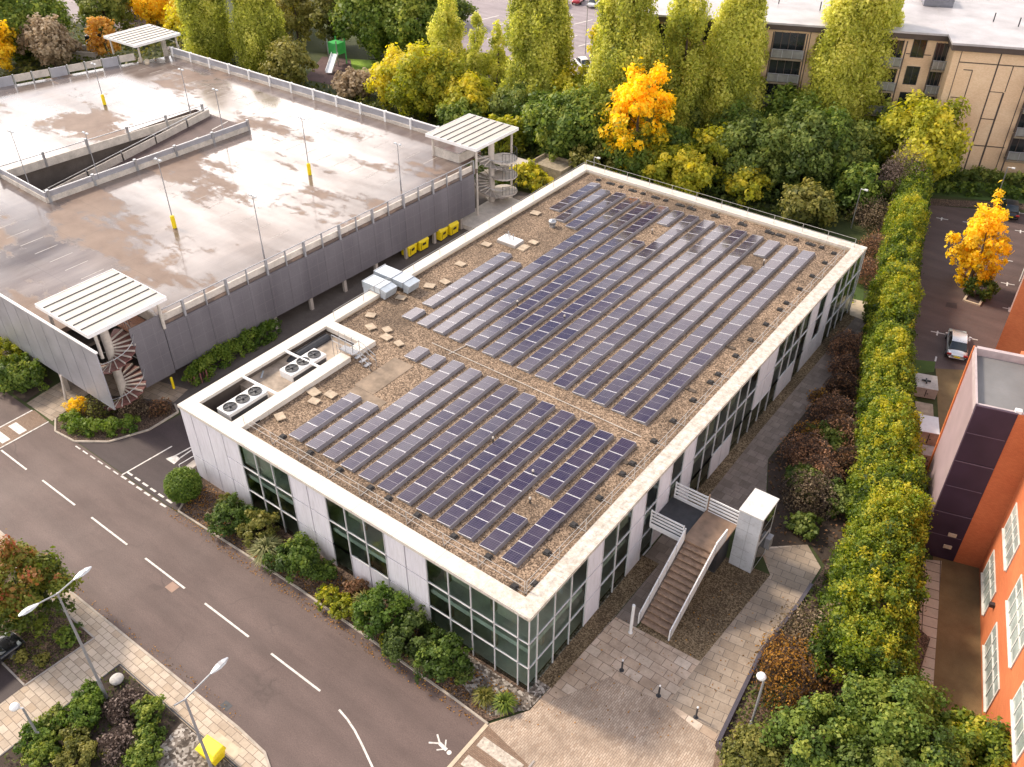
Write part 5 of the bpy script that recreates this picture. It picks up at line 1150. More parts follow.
cabinet(11.3, 36.9, .33, 1.35, 2.1, 1.20, M['white'], 'cabinet with the whitest lid, third from the silver car')
cabinet(12.05, 34.0, .33, 1.3, 1.2, 0.96, M['concrete'], 'dull grey cabinet farthest from the silver car')

# ------------------------------------------------------------------ cars
def paint(name, c, metal=.6):
    m, nt_, b = new_mat(name); setp(b, Metallic=metal, Roughness=.3); b.inputs['Base Color'].default_value = (*c, 1); b.inputs['Coat Weight'].default_value = .8; b.inputs['Coat Roughness'].default_value = .05
    n = noise(nt_, coords(nt_), 6, 4); nt_.links.new(ramp(nt_, n, [(.3, .26), (.7, .36)]), b.inputs['Roughness']); return m
def make_car(label, loc, rz, mat, group=None, detail=True, Lc=4.6, Wc=1.78, van=False):
    t = thing('parked_car', label, 'car' if not van else 'van', loc, rz, group)
    hl = Lc / 2; hw = Wc / 2
    # body sections along y (nose at +y): (y, z of sill, z of shoulder, half width, top half width)
    S = [(-hl, .42, .70, .66, .62), (-hl + .12, .30, .86, .80, .74), (-hl + .55, .24, .95, .88, .80), (-hl + 1.3, .22, .96, .89, .81), (0, .22, .95, .89, .82), (hl - 1.5, .22, .93, .89, .80), (hl - .7, .24, .84, .87, .76), (hl - .2, .30, .70, .78, .66), (hl, .40, .56, .60, .52)]
    def loft(sections, mi=0):
        m_ = MB(); rings = []
        for (y, z0, z1, w0, w1) in sections:
            k = len(m_.v); zm = z0 + (z1 - z0) * .55; m_.v += [(-w0 * .92, y, z0), (w0 * .92, y, z0), (w0, y, zm), (w1, y, z1), (-w1, y, z1), (-w0, y, zm)]; rings.append(k)
        for a, b in zip(rings[:-1], rings[1:]):
            for i in range(6): j = (i + 1) % 6; m_.f.append((a + i, a + j, b + j, b + i)); m_.m.append(mi)
        m_.f.append(tuple(rings[0] + i for i in range(6))); m_.m.append(mi); m_.f.append(tuple(rings[-1] + 5 - i for i in range(6))); m_.m.append(mi)
        return m_
    sc_y = Lc / 4.6
    body = loft(S).build('body', mat, t, world=False, smooth=False)
    md = body.modifiers.new('s', 'SUBSURF'); md.levels = 2; md.render_levels = 2
    for p_ in body.data.polygons: p_.use_smooth = True
    ht_ = 1.42 if not van else 1.95
    if van: C = [(-hl + .05, .9, .95, .78, .76), (-hl + .15, .9, ht_ - .05, .80, .70), (0, .9, ht_, .82, .72), (hl - 1.5, .88, ht_ - .08, .82, .68), (hl - .75, .8, .9, .78, .74)]
    else: C = [(-hl + .62, .88, .93, .76, .72), (-hl + 1.30, .88, 1.33, .80, .62), (-hl + 1.55, .88, ht_ - .02, .80, .61), (-.1, .88, ht_, .81, .61), (.55, .88, ht_ - .04, .81, .62), (hl - 1.12, .86, .91, .77, .74)]
    m_ = MB(); rings = []
    for (y, z0, z1, w0, w1) in C:
        k = len(m_.v); m_.v += [(-w0, y, z0), (w0, y, z0), (w1, y, z1), (-w1, y, z1)]; rings.append(k)
    nr = len(rings)
    for q, (a, b) in enumerate(zip(rings[:-1], rings[1:])):
        for i in range(4):
            j = (i + 1) % 4; top = i == 2; ends = q in (0, nr - 2)
            if q in (1, 2, 3) and not van: mi = 0 if i == 2 else 1
            else: mi = 0 if (top and not ends) else 1
            m_.f.append((a + i, a + j, b + j, b + i)); m_.m.append(mi)
    m_.f.append(tuple(rings[0] + i for i in range(4))); m_.m.append(1); m_.f.append(tuple(rings[-1] + 3 - i for i in range(4))); m_.m.append(1)
    cab = m_.build('cabin', [mat, M['glass_dark']], t, world=False); md = cab.modifiers.new('b', 'BEVEL'); md.width = .05; md.segments = 3
    for p_ in cab.data.polygons: p_.use_smooth = True
    for sx_ in (-1, 1):
        for y in (-hl + .85, hl - .9):
            m_ = MB(); m_.tube((sx_ * (hw - .22), y, .31), (sx_ * (hw + .005), y, .31), .31, 18); w_ = m_.build('wheel', M['rubber'], t, world=False)
            if detail: m_ = MB(); m_.tube((sx_ * (hw + .004), y, .31), (sx_ * (hw + .016), y, .31), .2, 14); m_.build('rim', M['steel'], w_, world=False)
        if detail:
            m_ = MB(); m_.box(sx_ * .58 - .15, hl - .42, .60, sx_ * .58 + .15, hl - .20, .70); m_.build('headlight', M['glass_pale'], t, world=False, bevel=.03)
            m_ = MB(); m_.box(sx_ * .66 - .18, -hl - .01, .66, sx_ * .66 + .18, -hl + .13, .84); m_.build('tail_light', simple('tail_red', (.35, .02, .02), .3) if 'tail_red' not in bpy.data.materials else bpy.data.materials['tail_red'], t, world=False, bevel=.03)
            m_ = MB(); m_.box(sx_ * .98 - .1, hl - 1.75, .92, sx_ * .98 + .1, hl - 1.6, 1.05); m_.build('mirror', mat, t, world=False, bevel=.03)
    if detail:
        m_ = MB(); m_.box(-.26, -hl - .03, .5, .26, -hl + .02, .62); m_.build('number_plate', M['yellow'], t, world=False)
        m_ = MB(); m_.box(-.7, hl - .08, .36, .7, hl - .0, .5); m_.build('grille', M['black'], t, world=False)
    return t
P_sil, P_blk, P_red, P_wht, P_blu = paint('silver_paint', (.66, .67, .69)), paint('black_paint', (.012, .013, .018), .3), paint('red_paint', (.4, .02, .03), .2), paint('white_paint', (.75, .75, .75), 0), paint('blue_grey_paint', (.05, .06, .09), .4)
make_car('silver saloon car parked beside the tall stair block of the orange building', (9.75, 50.7, .01), R(14.5), P_sil)
make_car('black car parked behind the golden tree in the rear car park', (6.9, 81.8, .01), R(14), P_blk)
make_car('black car cut off by the lower left edge, beside the tree bed', (-26.5, -18.1, .08), R(3), P_blk)
for (x, y, rz, p_, l) in ((-82.2, 122.8, .35, P_sil, 'small silver car at the front of the far car park cluster'), (-81.2, 127.0, .35, P_red, 'red car in the far car park between pale cars'), (-77.6, 126.9, .3, P_wht, 'pale car second from the poplar in the far car park'), (-73.6, 128.6, .3, P_blk, 'dark car nearest the poplar in the far car park'), (-57.0, 88.6, .6, P_wht, 'white car glimpsed between poplars, farther of two'), (-55.2, 85.6, .6, P_blu, 'dark blue car glimpsed between poplars, nearer of two'), (-84.6, 89.6, .8, P_wht, 'white car half hidden behind the slim poplars'), (-59.5, 95.6, .9, P_wht, 'white car behind the low planter in the far car park')):
    make_car(l, (x, y, .01), rz, p_, 'cars in the far car park', False)
make_car('grey van among the trees beyond the farthest canopy', (-131.2, 56.5, .01), .5, paint('grey_paint', (.20, .20, .23), .3), None, False, 5.0, 1.9, True)
mb = MB(); mb.beam((-131, 50, .8), (-125.5, 52.4, .8), .3, 1.6); mb.beam((-126.5, 49.5, .6), (-121.5, 52.5, .6), .25, 1.2); small('parapet_wall', mb, M['concrete_pale'], 'pale low wall by the trees beyond the far corner of the car park', 'wall')

# ------------------------------------------------------------------ lamps, bin, boulder, slide, poles
def head(m_, c, d, L_=.95):
    c = Vector(c); d = Vector(d).normalized(); r = Vector((d.y, -d.x, 0))
    pr = [(0, .045), (.18, .12), (.45, .19), (.75, .17), (1, .05)]; k = len(m_.v)
    for (tt, w_) in pr:
        p_ = c + d * (tt * L_) + Vector((0, 0, .05 * tt))
        for (a, zz_) in ((-1, 0), (-.6, .11), (.6, .11), (1, 0), (.6, -.04), (-.6, -.04)): m_.v.append(tuple(p_ + r * (a * w_) + Vector((0, 0, zz_ * (w_ / .19)))))
    for q in range(4):
        for i in range(6): j = (i + 1) % 6; m_.f.append((k + q * 6 + i, k + q * 6 + j, k + q * 6 + 6 + j, k + q * 6 + 6 + i)); m_.m.append(0)
    m_.f.append(tuple(k + 24 + i for i in range(6))); m_.m.append(0)
def street_lamp(x, y, h, label, arms, z=.06):
    t = thing('street_lamp', label, 'street lamp', (x, y, z), 0, 'street lamps on the near pavement')
    m_ = MB(); m_.tube((0, 0, 0), (0, 0, 1.8), .11, 12); m_.tube((0, 0, 1.8), (0, 0, 5.2), .085, 12, r2=.075); m_.tube((0, 0, 5.2), (0, 0, h), .075, 12, r2=.05); m_.build('pole', M['grey_metal'], t, world=False, smooth=False)
    for (dx, dy, ln, hd) in arms:
        m_ = MB(); m_.tube((0, 0, h - .06), (dx * ln, dy * ln, h + .12), .04, 8); a_ = m_.build('arm', M['steel'], t, world=False)
        if hd:
            m_ = MB(); head(m_, (dx * ln, dy * ln, h + .12), (dx, dy, 0), 1.05); o_ = m_.build('lamp_head', M['steel'], a_, world=False); 
            m_ = MB(); e = Vector((dx * (ln + .62), dy * (ln + .62), h + .235)); m_.lathe([(.15, 0), (.13, .02)], tuple(e), 12); m_.build('sensor_cover', M['grey_metal'], a_, world=False)
street_lamp(-19.05, -14.9, 9.2, 'tall street lamp with two opposite arms at the pavement corner', [(0, 1, .95, 1), (0, -1, .95, 1)])
street_lamp(-8.75, -14.75, 9.2, 'tall street lamp with one head over the road beside the yellow bin', [(-.03, 1, 1.5, 1), (0, -1, .55, 0)])
def post_lamp(x, y, h, label, z=.05):
    t = thing('post_lamp', label, 'lamp post', (x, y, z), 0, 'low post lamps')
    m_ = MB(); m_.lathe([(.12, 0), (.12, .9), (.075, .95), (.06, h - .25)], n=12); m_.build('pole', M['grey_metal'], t, world=False)
    m_ = MB(); m_.tube((0, 0, h - .3), (-.1, -.22, h), .05, 8); m_.build('arm', M['white'], t, world=False)
    m_ = MB(); m_.lathe([(.06, -.12), (.22, -.06), (.26, .06), (.2, .18), (.06, .23)], (-.12, -.26, h), 16); m_.build('globe', M['white'], t, world=False, smooth=True)
post_lamp(-19.45, -18.62, 3.5, 'short lamp post with a white globe behind the clipped shrubs')
post_lamp(11.3, 5.2, 5.2, 'pale lamp post with a white globe in the plaza planter', .35)
post_lamp(11.95, 64.9, 3.2, 'small globe lamp at the end of the orange annex wall')
def plain_pole(x, y, h, label):
    t = thing('lamp_post', label, 'lamp post', (x, y, 0), 0, 'thin poles near the trees')
    m_ = MB(); m_.tube((0, 0, 0), (0, 0, h), .07, 8, r2=.05); m_.build('pole', M['steel'], t, world=False)
    m_ = MB(); m_.tube((0, 0, h), (.5, -.1, h + .05), .03, 6); m_.box(.4, -.2, h, .75, .02, h + .12); m_.build('lamp_head', M['white'], t, world=False)
plain_pole(-30.9, 54.2, 6.3, 'thin lamp post standing just outside the far left roof corner'); plain_pole(-5.9, 67.6, 4.6, 'thin pale post among the bushes near the far right roof corner'); plain_pole(5.0, 84.0, 4.2, 'white lamp post against the tan apartment wall'); plain_pole(-62.5, 101, 9, 'black lamp post in the far car park beside the tall poplar'); plain_pole(-79, 118, 7, 'lamp post among the parked cars in the far car park')
t = thing('grit_bin', 'yellow grit bin with sloping lid on the pavement edge', 'grit bin', (-11.25, -13.5, .09), R(5))
m_ = MB(); m_._box([(-.55, -.35, 0), (.55, -.35, 0), (.55, .35, 0), (-.55, .35, 0), (-.68, -.45, .7), (.68, -.45, .7), (.68, .45, .7), (-.68, .45, .7)], 0); m_.build('body', M['yellow'], t, world=False, bevel=.04)
m_ = MB(); m_._box([(-.72, -.5, .71), (.72, -.5, .71), (.72, .5, .71), (-.72, .5, .71), (-.6, -.3, .9), (.6, -.3, .9), (.62, .42, 1.02), (-.62, .42, 1.02)], 0); m_.build('lid', M['yellow'], t, world=False, bevel=.04)
bmx = bmesh.new(); bmesh.ops.create_icosphere(bmx, subdivisions=3, radius=.38)
for v in bmx.verts:
    v.co *= 1 + .16 * math.sin(v.co.x * 5 + 1) * math.cos(v.co.y * 4) + .1 * math.sin(v.co.z * 7 + v.co.x * 3); v.co.z *= .6
me = bpy.data.meshes.new('boulder'); bmx.to_mesh(me); bmx.free(); me.materials.append(M['boulder']); o = bpy.data.objects.new('boulder', me); col.objects.link(o); o.location = (-19.5, -13.9, .3); tag(o, 'pale rounded boulder at the corner of the shrub bed', 'boulder')
t = thing('playground_slide', 'playground slide with green panelled tower on red-brown mulch', 'slide', (-90.2, 71.6, 0))
m_ = MB(); m_.box(-92.2, 72.4, 1.7, -90.2, 74.2, 3.4); m_.build('tower_panel', M['green_paint'], t)
for (x, y) in ((-92.2, 72.4), (-90.2, 72.4), (-92.2, 74.2), (-90.2, 74.2)): m_ = MB(); m_.tube((x, y, 0), (x, y, 3.9), .1, 8); m_.build('leg', M['green_paint'] if y > 73 else M['steel'], t)
m_ = MB(); m_.beam((-90.6, 72.3, 1.9), (-88.6, 68.8, .25), 1.0, .1); m_.beam((-91.1, 72.1, 2.05), (-89.1, 68.6, .4), .06, .35); m_.beam((-90.1, 72.5, 2.05), (-88.1, 69.0, .4), .06, .35); m_.build('chute', M['chalk'], t)
mb = MB()
for q in range(9): mb.lathe([(.06, 0), (.07, .5), (.05, 1.0)], (-40.35 + (q % 3) * .5, 6.7 + (q // 3) * .6, 0), 8)
small('bollard_cluster', mb, M['red_tread'], 'cluster of dark red posts with pale tops under the car park corner', 'posts')
mb = MB(); mb.lathe([(.11, 0), (.11, 1.1), (.08, 1.15)], (-40.6, 5.4, 0), 12); small('yellow_bollard', mb, M['yellow'], 'yellow bollard at the foot of the car park corner screen', 'bollard')
mb = MB(); mb.box(8.0, 59.4, 0, 8.2, 67, .16); mb.box(8.2, 59.3, 0, 9.6, 59.5, .16); mb.box(9.4, 59.5, 0, 9.6, 64, .16); small('island_kerb', mb, M['cream'], 'cream kerb round the planted island under the golden tree', 'kerb')

# ------------------------------------------------------------------ FOLIAGE
rng = np.random.default_rng(11)
def leaf_mesh(name, cen, nor, size, aspect, tint, mat, parent, along=None):
    # cen (n,3) leaf centres, nor (n,3) leaf normals; every leaf is a small bent diamond of its own tint
    n = len(cen)
    if along is None: a = rng.normal(size=(n, 3))
    else: a = along
    u = np.cross(nor, a); u /= (np.linalg.norm(u, axis=1, keepdims=True) + 1e-9); v = np.cross(nor, u); v /= (np.linalg.norm(v, axis=1, keepdims=True) + 1e-9)
    s = size[:, None]
    P = np.empty((n, 4, 3), np.float32)
    P[:, 0] = cen - v * s * .5; P[:, 1] = cen + u * s * .5 * aspect + nor * s * .10; P[:, 2] = cen + v * s * .5; P[:, 3] = cen - u * s * .5 * aspect + nor * s * .10
    me = bpy.data.meshes.new(name)
    me.vertices.add(n * 4); me.vertices.foreach_set('co', P.reshape(-1))
    me.loops.add(n * 4); me.loops.foreach_set('vertex_index', np.arange(n * 4, dtype=np.int32))
    me.polygons.add(n); me.polygons.foreach_set('loop_start', np.arange(0, n * 4, 4, dtype=np.int32)); me.polygons.foreach_set('loop_total', np.full(n, 4, np.int32))
    me.update(calc_edges=True)
    at = me.attributes.new('tint', 'FLOAT_COLOR', 'FACE')
    c = np.ones((n, 4), np.float32); c[:, 0] = np.clip(tint, 0, 1); c[:, 1] = rng.random(n); at.data.foreach_set('color', c.reshape(-1))
    me.materials.append(mat)
    o = bpy.data.objects.new(name, me); col.objects.link(o); o.parent = parent
    return o
def leaves_from_clumps(C, rad, leaf, cover, tint, spread=.22, centre=None, up=.35, aspect=.7, vert=1.0):
    # scatter leaves through each clump's shell
    cnt = np.maximum(6, (4 * math.pi * rad ** 2 * cover / (leaf * leaf * aspect * .5) * .5).astype(int))
    idx = np.repeat(np.arange(len(C)), cnt); n = len(idx)
    d = rng.normal(size=(n, 3)); d /= np.linalg.norm(d, axis=1, keepdims=True)
    rr_ = rad[idx] * (rng.random(n) ** .45)
    cen = C[idx] + d * rr_[:, None] * np.array([1, 1, vert])
    nor = d * .7 + rng.normal(size=(n, 3)) * .55 + np.array([0, 0, up])
    if centre is not None:
        o = cen - centre; o /= (np.linalg.norm(o, axis=1, keepdims=True) + 1e-6); nor += o * .5
    nor /= np.linalg.norm(nor, axis=1, keepdims=True)
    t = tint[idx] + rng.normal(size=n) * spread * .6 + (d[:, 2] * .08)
    sz = leaf * np.clip(rng.lognormal(-.05, .38, n), .4, 2.2)
    return cen, nor, sz, t
def make_trunk(t, h, r, spread, limbs=6, z0=0.0, seed=0, up=.8):
    rd = random.Random(seed); m_ = MB()
    p = [(0, 0, z0 - .05), (rd.uniform(-.1, .1), rd.uniform(-.1, .1), h * .3), (rd.uniform(-.25, .25), rd.uniform(-.25, .25), h * .62), (rd.uniform(-.3, .3), rd.uniform(-.3, .3), h * .9)]
    rs = [r * 1.25, r, r * .62, r * .22]
    for i in range(3): m_.tube(p[i], p[i + 1], rs[i], 8, 0, rs[i + 1])
    for k in range(limbs):
        f = .28 + .55 * k / max(1, limbs - 1); q = Vector(p[0]).lerp(Vector(p[3]), f); a = k * 2.4 + rd.random(); ln = spread * rd.uniform(.55, .9) * (1.1 - .5 * f)
        e = q + Vector((math.cos(a) * ln, math.sin(a) * ln, ln * up)); m_.tube(q, e, r * .4 * (1.2 - f), 6, 0, r * .1)
        e2 = q.lerp(e, .55) + Vector((math.cos(a + .9) * ln * .4, math.sin(a + .9) * ln * .4, ln * .35)); m_.tube(q.lerp(e, .5), e2, r * .2, 5, 0, r * .06)
    return m_.build('trunk', M['trunk'], t, world=False)

def broad_tree(x, y, h, r, pal_, label, name='broadleaf_tree', base=None, leaf=.34, cover=1.0, n=None, seed=0, z=0.0, tint=.5, tv=.2, cat='tree', group=None, low=.22, flat=1.0, openness=0.0, tintz=.15, crad=(.15, .30)):
    global rng; rng = np.random.default_rng(seed + int(abs(x * 13 + y * 7)))
    t = thing(name, label, cat, (x, y, z), 0, group)
    zc = h * (low + (1 - low) * .48); hz = h * (1 - low) * .52
    n = n or int(46 + r * r * 4.6)
    d = rng.normal(size=(n, 3)); d[:, 2] += .25; d /= np.linalg.norm(d, axis=1, keepdims=True)
    ph = rng.random(6) * 6.28; az = np.arctan2(d[:, 1], d[:, 0])
    lob = 1 + .16 * np.sin(az * 3 + ph[0]) + .12 * np.sin(az * 5 + ph[1] + d[:, 2] * 3) + .08 * np.sin(d[:, 2] * 6 + ph[2])
    f = rng.uniform(.62, .95, n) * lob
    C = np.stack([d[:, 0] * r * f, d[:, 1] * r * f, zc + d[:, 2] * hz * f * flat], 1)
    rad = r * rng.uniform(crad[0], crad[1], n) * (1 - openness * .4)
    C[:, 2] = np.maximum(C[:, 2], rad * .55)
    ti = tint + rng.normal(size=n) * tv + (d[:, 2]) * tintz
    cen, nor, sz, tt = leaves_from_clumps(C, rad, leaf, cover, ti, centre=np.array([0, 0, zc * .8]))
    # a few stray sprigs break the outline
    k = int(len(cen) * .05); j = rng.integers(0, len(cen), k); o = cen[j] - np.array([0, 0, zc]); cen[j] += o * rng.uniform(.03, .14, (k, 1))
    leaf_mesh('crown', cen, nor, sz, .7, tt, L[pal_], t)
    if name not in ('shrub', 'clipped_shrub', 'twiggy_shrub'): make_trunk(t, h * .8, max(.07, h * .018), r, 6, seed=seed)
    return t
def poplar(x, y, h, r, label, seed, pal_='poplar', spires=1, leaf=.25, tint=.5, low=.03):
    global rng; rng = np.random.default_rng(seed)
    h *= 1.07; r *= 1.08
    t = thing('poplar_tree', label, 'poplar tree', (x, y, 0), 0, 'tall poplars behind the buildings')
    Cs, rads, tis = [], [], []
    sp = [(0, 0, 1.0, 1.0)] if spires == 1 else [((-.30 if k % 2 else .26) * r * (1 + .2 * k), rng.uniform(-.3, .3) * r, 1.0 - .07 * k, .80) for k in range(spires)]
    for (ox, oy, hf, rf) in sp:
        n = int(h * r * 2.0 * rf + 40)
        tz = rng.random(n) ** rng.uniform(.8, 1.05)
        w_ = 1.32 * r * rf * np.minimum(1, (tz + .2) / .35) * np.clip(1 - tz, 0.02, 1) ** .38
        w_ = w_ * (1 + .22 * np.sin(tz * (11 + seed % 5 * 2) + seed) * rng.random(n)) * rng.uniform(.8, 1.08, n)
        a = rng.random(n) * 6.283; q = np.sqrt(rng.uniform(.35, 1, n))
        Cs.append(np.stack([ox * (1 - tz * .2) + .05 * r * np.sin(tz * 5 + seed) * 3 * tz + np.cos(a) * w_ * q * .82, oy + np.sin(a) * w_ * q * .82, h * hf * (low + (1 - low) * tz * .985)], 1))
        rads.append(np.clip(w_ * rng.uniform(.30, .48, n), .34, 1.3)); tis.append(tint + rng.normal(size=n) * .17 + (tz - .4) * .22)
    C = np.concatenate(Cs); rad = np.concatenate(rads); ti = np.concatenate(tis)
    cen, nor, sz, tt = leaves_from_clumps(C, rad, leaf, 1.15, ti, up=.15, vert=1.7)
    o = cen.copy(); o[:, 2] = 0; o /= (np.linalg.norm(o, axis=1, keepdims=True) + 1e-6); nor += o * .5; nor /= np.linalg.norm(nor, axis=1, keepdims=True)
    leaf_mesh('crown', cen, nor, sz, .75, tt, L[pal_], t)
    make_trunk(t, h * .9, .22, r * .7, 9, seed=seed, up=1.6)
    return t
def shrub(x, y, h, r, pal_, label, seed=0, leaf=.17, z=.06, cover=.9, name='shrub', group=None, tint=.5, tv=.16, n=None, ry=None, **kw):
    t = broad_tree(x, y, h, r, pal_, label, name, leaf=leaf, cover=cover, seed=seed, z=z, cat='shrub', group=group, low=.02, tint=tint, tv=tv, n=n or int(50 + 22 * r), crad=(.14, .26), **kw)
    if ry: t.scale = (1, ry / r, 1)
    rd = random.Random(seed); m_ = MB()
    for k in range(6): a = rd.random() * 6.28; m_.tube((rd.uniform(-.1, .1), rd.uniform(-.1, .1), -.04), (math.cos(a) * r * .6, math.sin(a) * r * .6, h * .62), .03, 5, 0, .012)
    m_.build('stems', M['trunk'], t, world=False); return t
def twiggy(x, y, h, r, pal_, label, seed=0, z=.05, group=None, n=900, leafn=700, tint=.5):
    # sparse shrub: many fine upright twigs with small leaves at their tips
    global rng; rng = np.random.default_rng(seed + 77)
    t = thing('twiggy_shrub', label, 'shrub', (x, y, z), 0, group)
    d = rng.normal(size=(n, 3)); d[:, 2] = np.abs(d[:, 2]) * 1.0 + .25; d /= np.linalg.norm(d, axis=1, keepdims=True)
    f = rng.uniform(.35, 1, n); sc_ = np.array([r, r, h * .95])
    cen = d * sc_ * f[:, None]; nor = np.cross(d, rng.normal(size=(n, 3))); nor /= np.linalg.norm(nor, axis=1, keepdims=True)
    # long thin blades along the radial direction read as twigs
    leaf_mesh('twigs', cen, nor, rng.uniform(.4, .8, n) * min(1, r * .6), .07, tint * .6 + rng.normal(size=n) * .2, L['twig'], t, along=np.cross(d, nor) + 0 * d)
    m = int(leafn * r * r * .9); d = rng.normal(size=(m, 3)); d[:, 2] = np.abs(d[:, 2]) + .1; d /= np.linalg.norm(d, axis=1, keepdims=True)
    lob = 1 + .15 * np.sin(np.arctan2(d[:, 1], d[:, 0]) * 4 + seed); cen = d * sc_ * (rng.uniform(.6, 1.05, m) * lob)[:, None]
    nor = d * .5 + rng.normal(size=(m, 3)) * .6; nor /= np.linalg.norm(nor, axis=1, keepdims=True)
    leaf_mesh('foliage', cen, nor, rng.uniform(.10, .2, m), .7, tint + rng.normal(size=m) * .22 + d[:, 2] * .1, L[pal_], t)
    return t
def spiky(x, y, h, r, label, pal_='yucca', n=260, seed=0, z=.06, w_=.09, name='yucca_plant'):
    rd = np.random.default_rng(seed); t = thing(name, label, 'plant', (x, y, z)); V_, F_ = [], []
    m_ = MB()
    a = rd.random(n) * 6.283; el = np.arcsin(rd.uniform(.05, .98, n)); tint_ = []
    for i in range(n):
        dx, dy = math.cos(a[i]), math.sin(a[i]); ln = r * rd.uniform(.75, 1.1); c, s = math.cos(el[i]), math.sin(el[i])
        p0 = Vector((dx * .05, dy * .05, h * .3)); p1 = p0 + Vector((dx * c * ln * .6, dy * c * ln * .6, s * ln * .7)); p2 = p0 + Vector((dx * c * ln * 1.05, dy * c * ln * 1.05, s * ln * .8 - .12))
        q = Vector((-dy, dx, 0)) * w_ / 2
        m_.face([p0 - q * .6, p0 + q * .6, p1 + q, p1 - q]); m_.face([p1 - q, p1 + q, p2])
        tt = float(np.clip(rd.normal(.55, .25), 0, 1)); tint_ += [tt, min(1, tt + .1)]
    o = m_.build('leaves', L[pal_], t, world=False); at = o.data.attributes.new('tint', 'FLOAT_COLOR', 'FACE'); c = np.ones((len(tint_), 4), np.float32); c[:, 0] = tint_; at.data.foreach_set('color', c.reshape(-1))
    m_ = MB(); m_.tube((0, 0, -.05), (0, 0, h * .4), .09, 8); m_.build('stem', M['trunk'], t, world=False); return t

# tall poplars
poplar(-106.3, 60.5, 17.5, 3.3, 'tall yellow-green poplar behind the back corner of the car park, left of its twin', 1)
poplar(-97.3, 63.7, 16.0, 3.5, 'tall yellow-green poplar behind the back parapet, right of its twin', 2)
poplar(-66.5, 71.5, 14.2, 2.3, 'bright narrow poplar left of the two slim small poplars', 3, tint=.62)
poplar(-60.7, 70.8, 12.3, 1.5, 'slim small poplar, left of the slim pair', 4, tint=.5)
poplar(-58.1, 71.9, 11.4, 1.4, 'slim small poplar, right of the slim pair', 5, tint=.55)
poplar(-50.7, 71.4, 19.5, 3.9, 'broad poplar left of the parked cars seen between trees', 6, spires=2)
poplar(-37.5, 70.6, 21.2, 4.0, 'broad twin-topped poplar right behind the golden-topped maple', 7, spires=2)
poplar(-31.6, 75.1, 21, 2.6, 'narrow poplar in front of the left end of the apartments', 8)
poplar(-26.9, 78.7, 20.8, 3.6, 'poplar covering the apartment wall left of the middle balconies', 9, tint=.5)
poplar(-16.2, 87.2, 21.5, 4.3, 'broadest poplar in front of the apartment balconies', 10, spires=2, tint=.66)
poplar(-13.2, 90.0, 18.6, 2.3, 'pointed shorter poplar just right of the broadest one', 12, tint=.56)
# trees behind the office, from the car park to the apartments
BT = [
 (-63.6, 63.9, 9.4, 4.6, 'yellowgreen', 'pale yellow-green tree beside the slim poplars and the lawn', .45), (-57.4, 64.6, 7.2, 3.8, 'yellowgreen', 'bright yellow bushy tree in front of the slim poplars', .72),
 (-50.5, 66.5, 6.2, 3.9, 'dark', 'dark tree at the foot of the broad poplar by the stair tower', .45), (-39.3, 62.9, 9.8, 4.6, 'green', 'mid-green tree behind the concrete boxes', .55),
 (-45.2, 64.5, 7.0, 3.3, 'green', 'green bushy tree between the concrete boxes and the dark tree', .42),
 (-31.0, 63.6, 5.8, 3.4, 'green', 'green tree under the golden maple crown', .5), (-34.4, 60.2, 4.6, 2.6, 'olive', 'grey-green small tree just beyond the far left roof corner', .4),
 (-25.2, 63.6, 5.6, 3.7, 'yellowgreen', 'yellow-tinged bushy tree right of the golden maple', .55), (-19.6, 70.5, 8.4, 4.0, 'dark', 'dark green tree below the poplar near the apartments', .5),
 (-14.6, 73.2, 8.6, 4.5, 'dark', 'wide dark tree right behind the far roof edge', .42), (-10.6, 65.4, 4.2, 3.1, 'olive', 'olive shrubby tree on the mossy strip by the roof corner', .5),
 (-11.0, 78.2, 7.6, 4.0, 'dark', 'dark green tree left of the yellow-green one by the apartments', .55), (-4.4, 82.2, 9.6, 5.0, 'yellowgreen', 'yellow-green tree against the tan apartment corner', .5),
 (-18.4, 66.8, 3.6, 2.4, 'yellowgreen', 'low yellowish tree on the mossy strip behind the office', .62), (-21.9, 72.5, 7.6, 3.6, 'green', 'green tree at the base of the poplar left of the balconies', .35),
 (-28.6, 67.2, 6.4, 3.2, 'green', 'dark-hearted green tree between the golden maple and the yellow bush', .3), (-7.0, 71.6, 5.4, 2.9, 'green', 'green shrubby tree left of the purple-brown twiggy one', .45), (-55.4, 60.5, 5.4, 2.8, 'green', 'green bush right beside the tree-end stair tower', .5),
 (-24.4, 76, 7.4, 3.3, 'dark', 'dark understorey tree below the poplar by the apartments', .5), (-36.2, 66.6, 8.6, 3.2, 'green', 'green tree left of the golden maple trunk', .62),
 (-44.0, 70.5, 9.0, 3.8, 'yellowgreen', 'lime-green tree between the broad poplar and the twin-topped poplar', .38), (-23.0, 69.0, 6.8, 3.2, 'yellowgreen', 'yellow-green low tree between the yellow bush and the dark trees', .42), (-40.2, 54.6, 2.6, 2.1, 'yellowgreen', 'golden-green mound of shrubs beside the concrete boxes', .62), (-42.6, 52.4, 2.2, 1.6, 'green', 'green mound of shrubs at the foot of the tree-end stair tower', .45), (-38.2, 55.0, 1.8, 1.5, 'yellowgreen', 'small yellow mound nearest the far left roof corner', .7),
 (-7.6, 87.0, 8.0, 3.4, 'green', 'green tree touching the apartment balconies near the wall corner', .6), (-19.6, 80.0, 8.6, 3.8, 'green', 'green tree under the balconies between two poplars', .5), (-32.5, 77.5, 7.5, 3.6, 'dark', 'dark tree in the gap between the narrow and the covering poplar', .5), (-48.0, 60.5, 5.0, 2.6, 'yellowgreen', 'yellow-green bush behind the low concrete box', .4), (-12.8, 75.2, 8.6, 3.6, 'green', 'green tree between the two wide dark trees behind the office', .45),
]
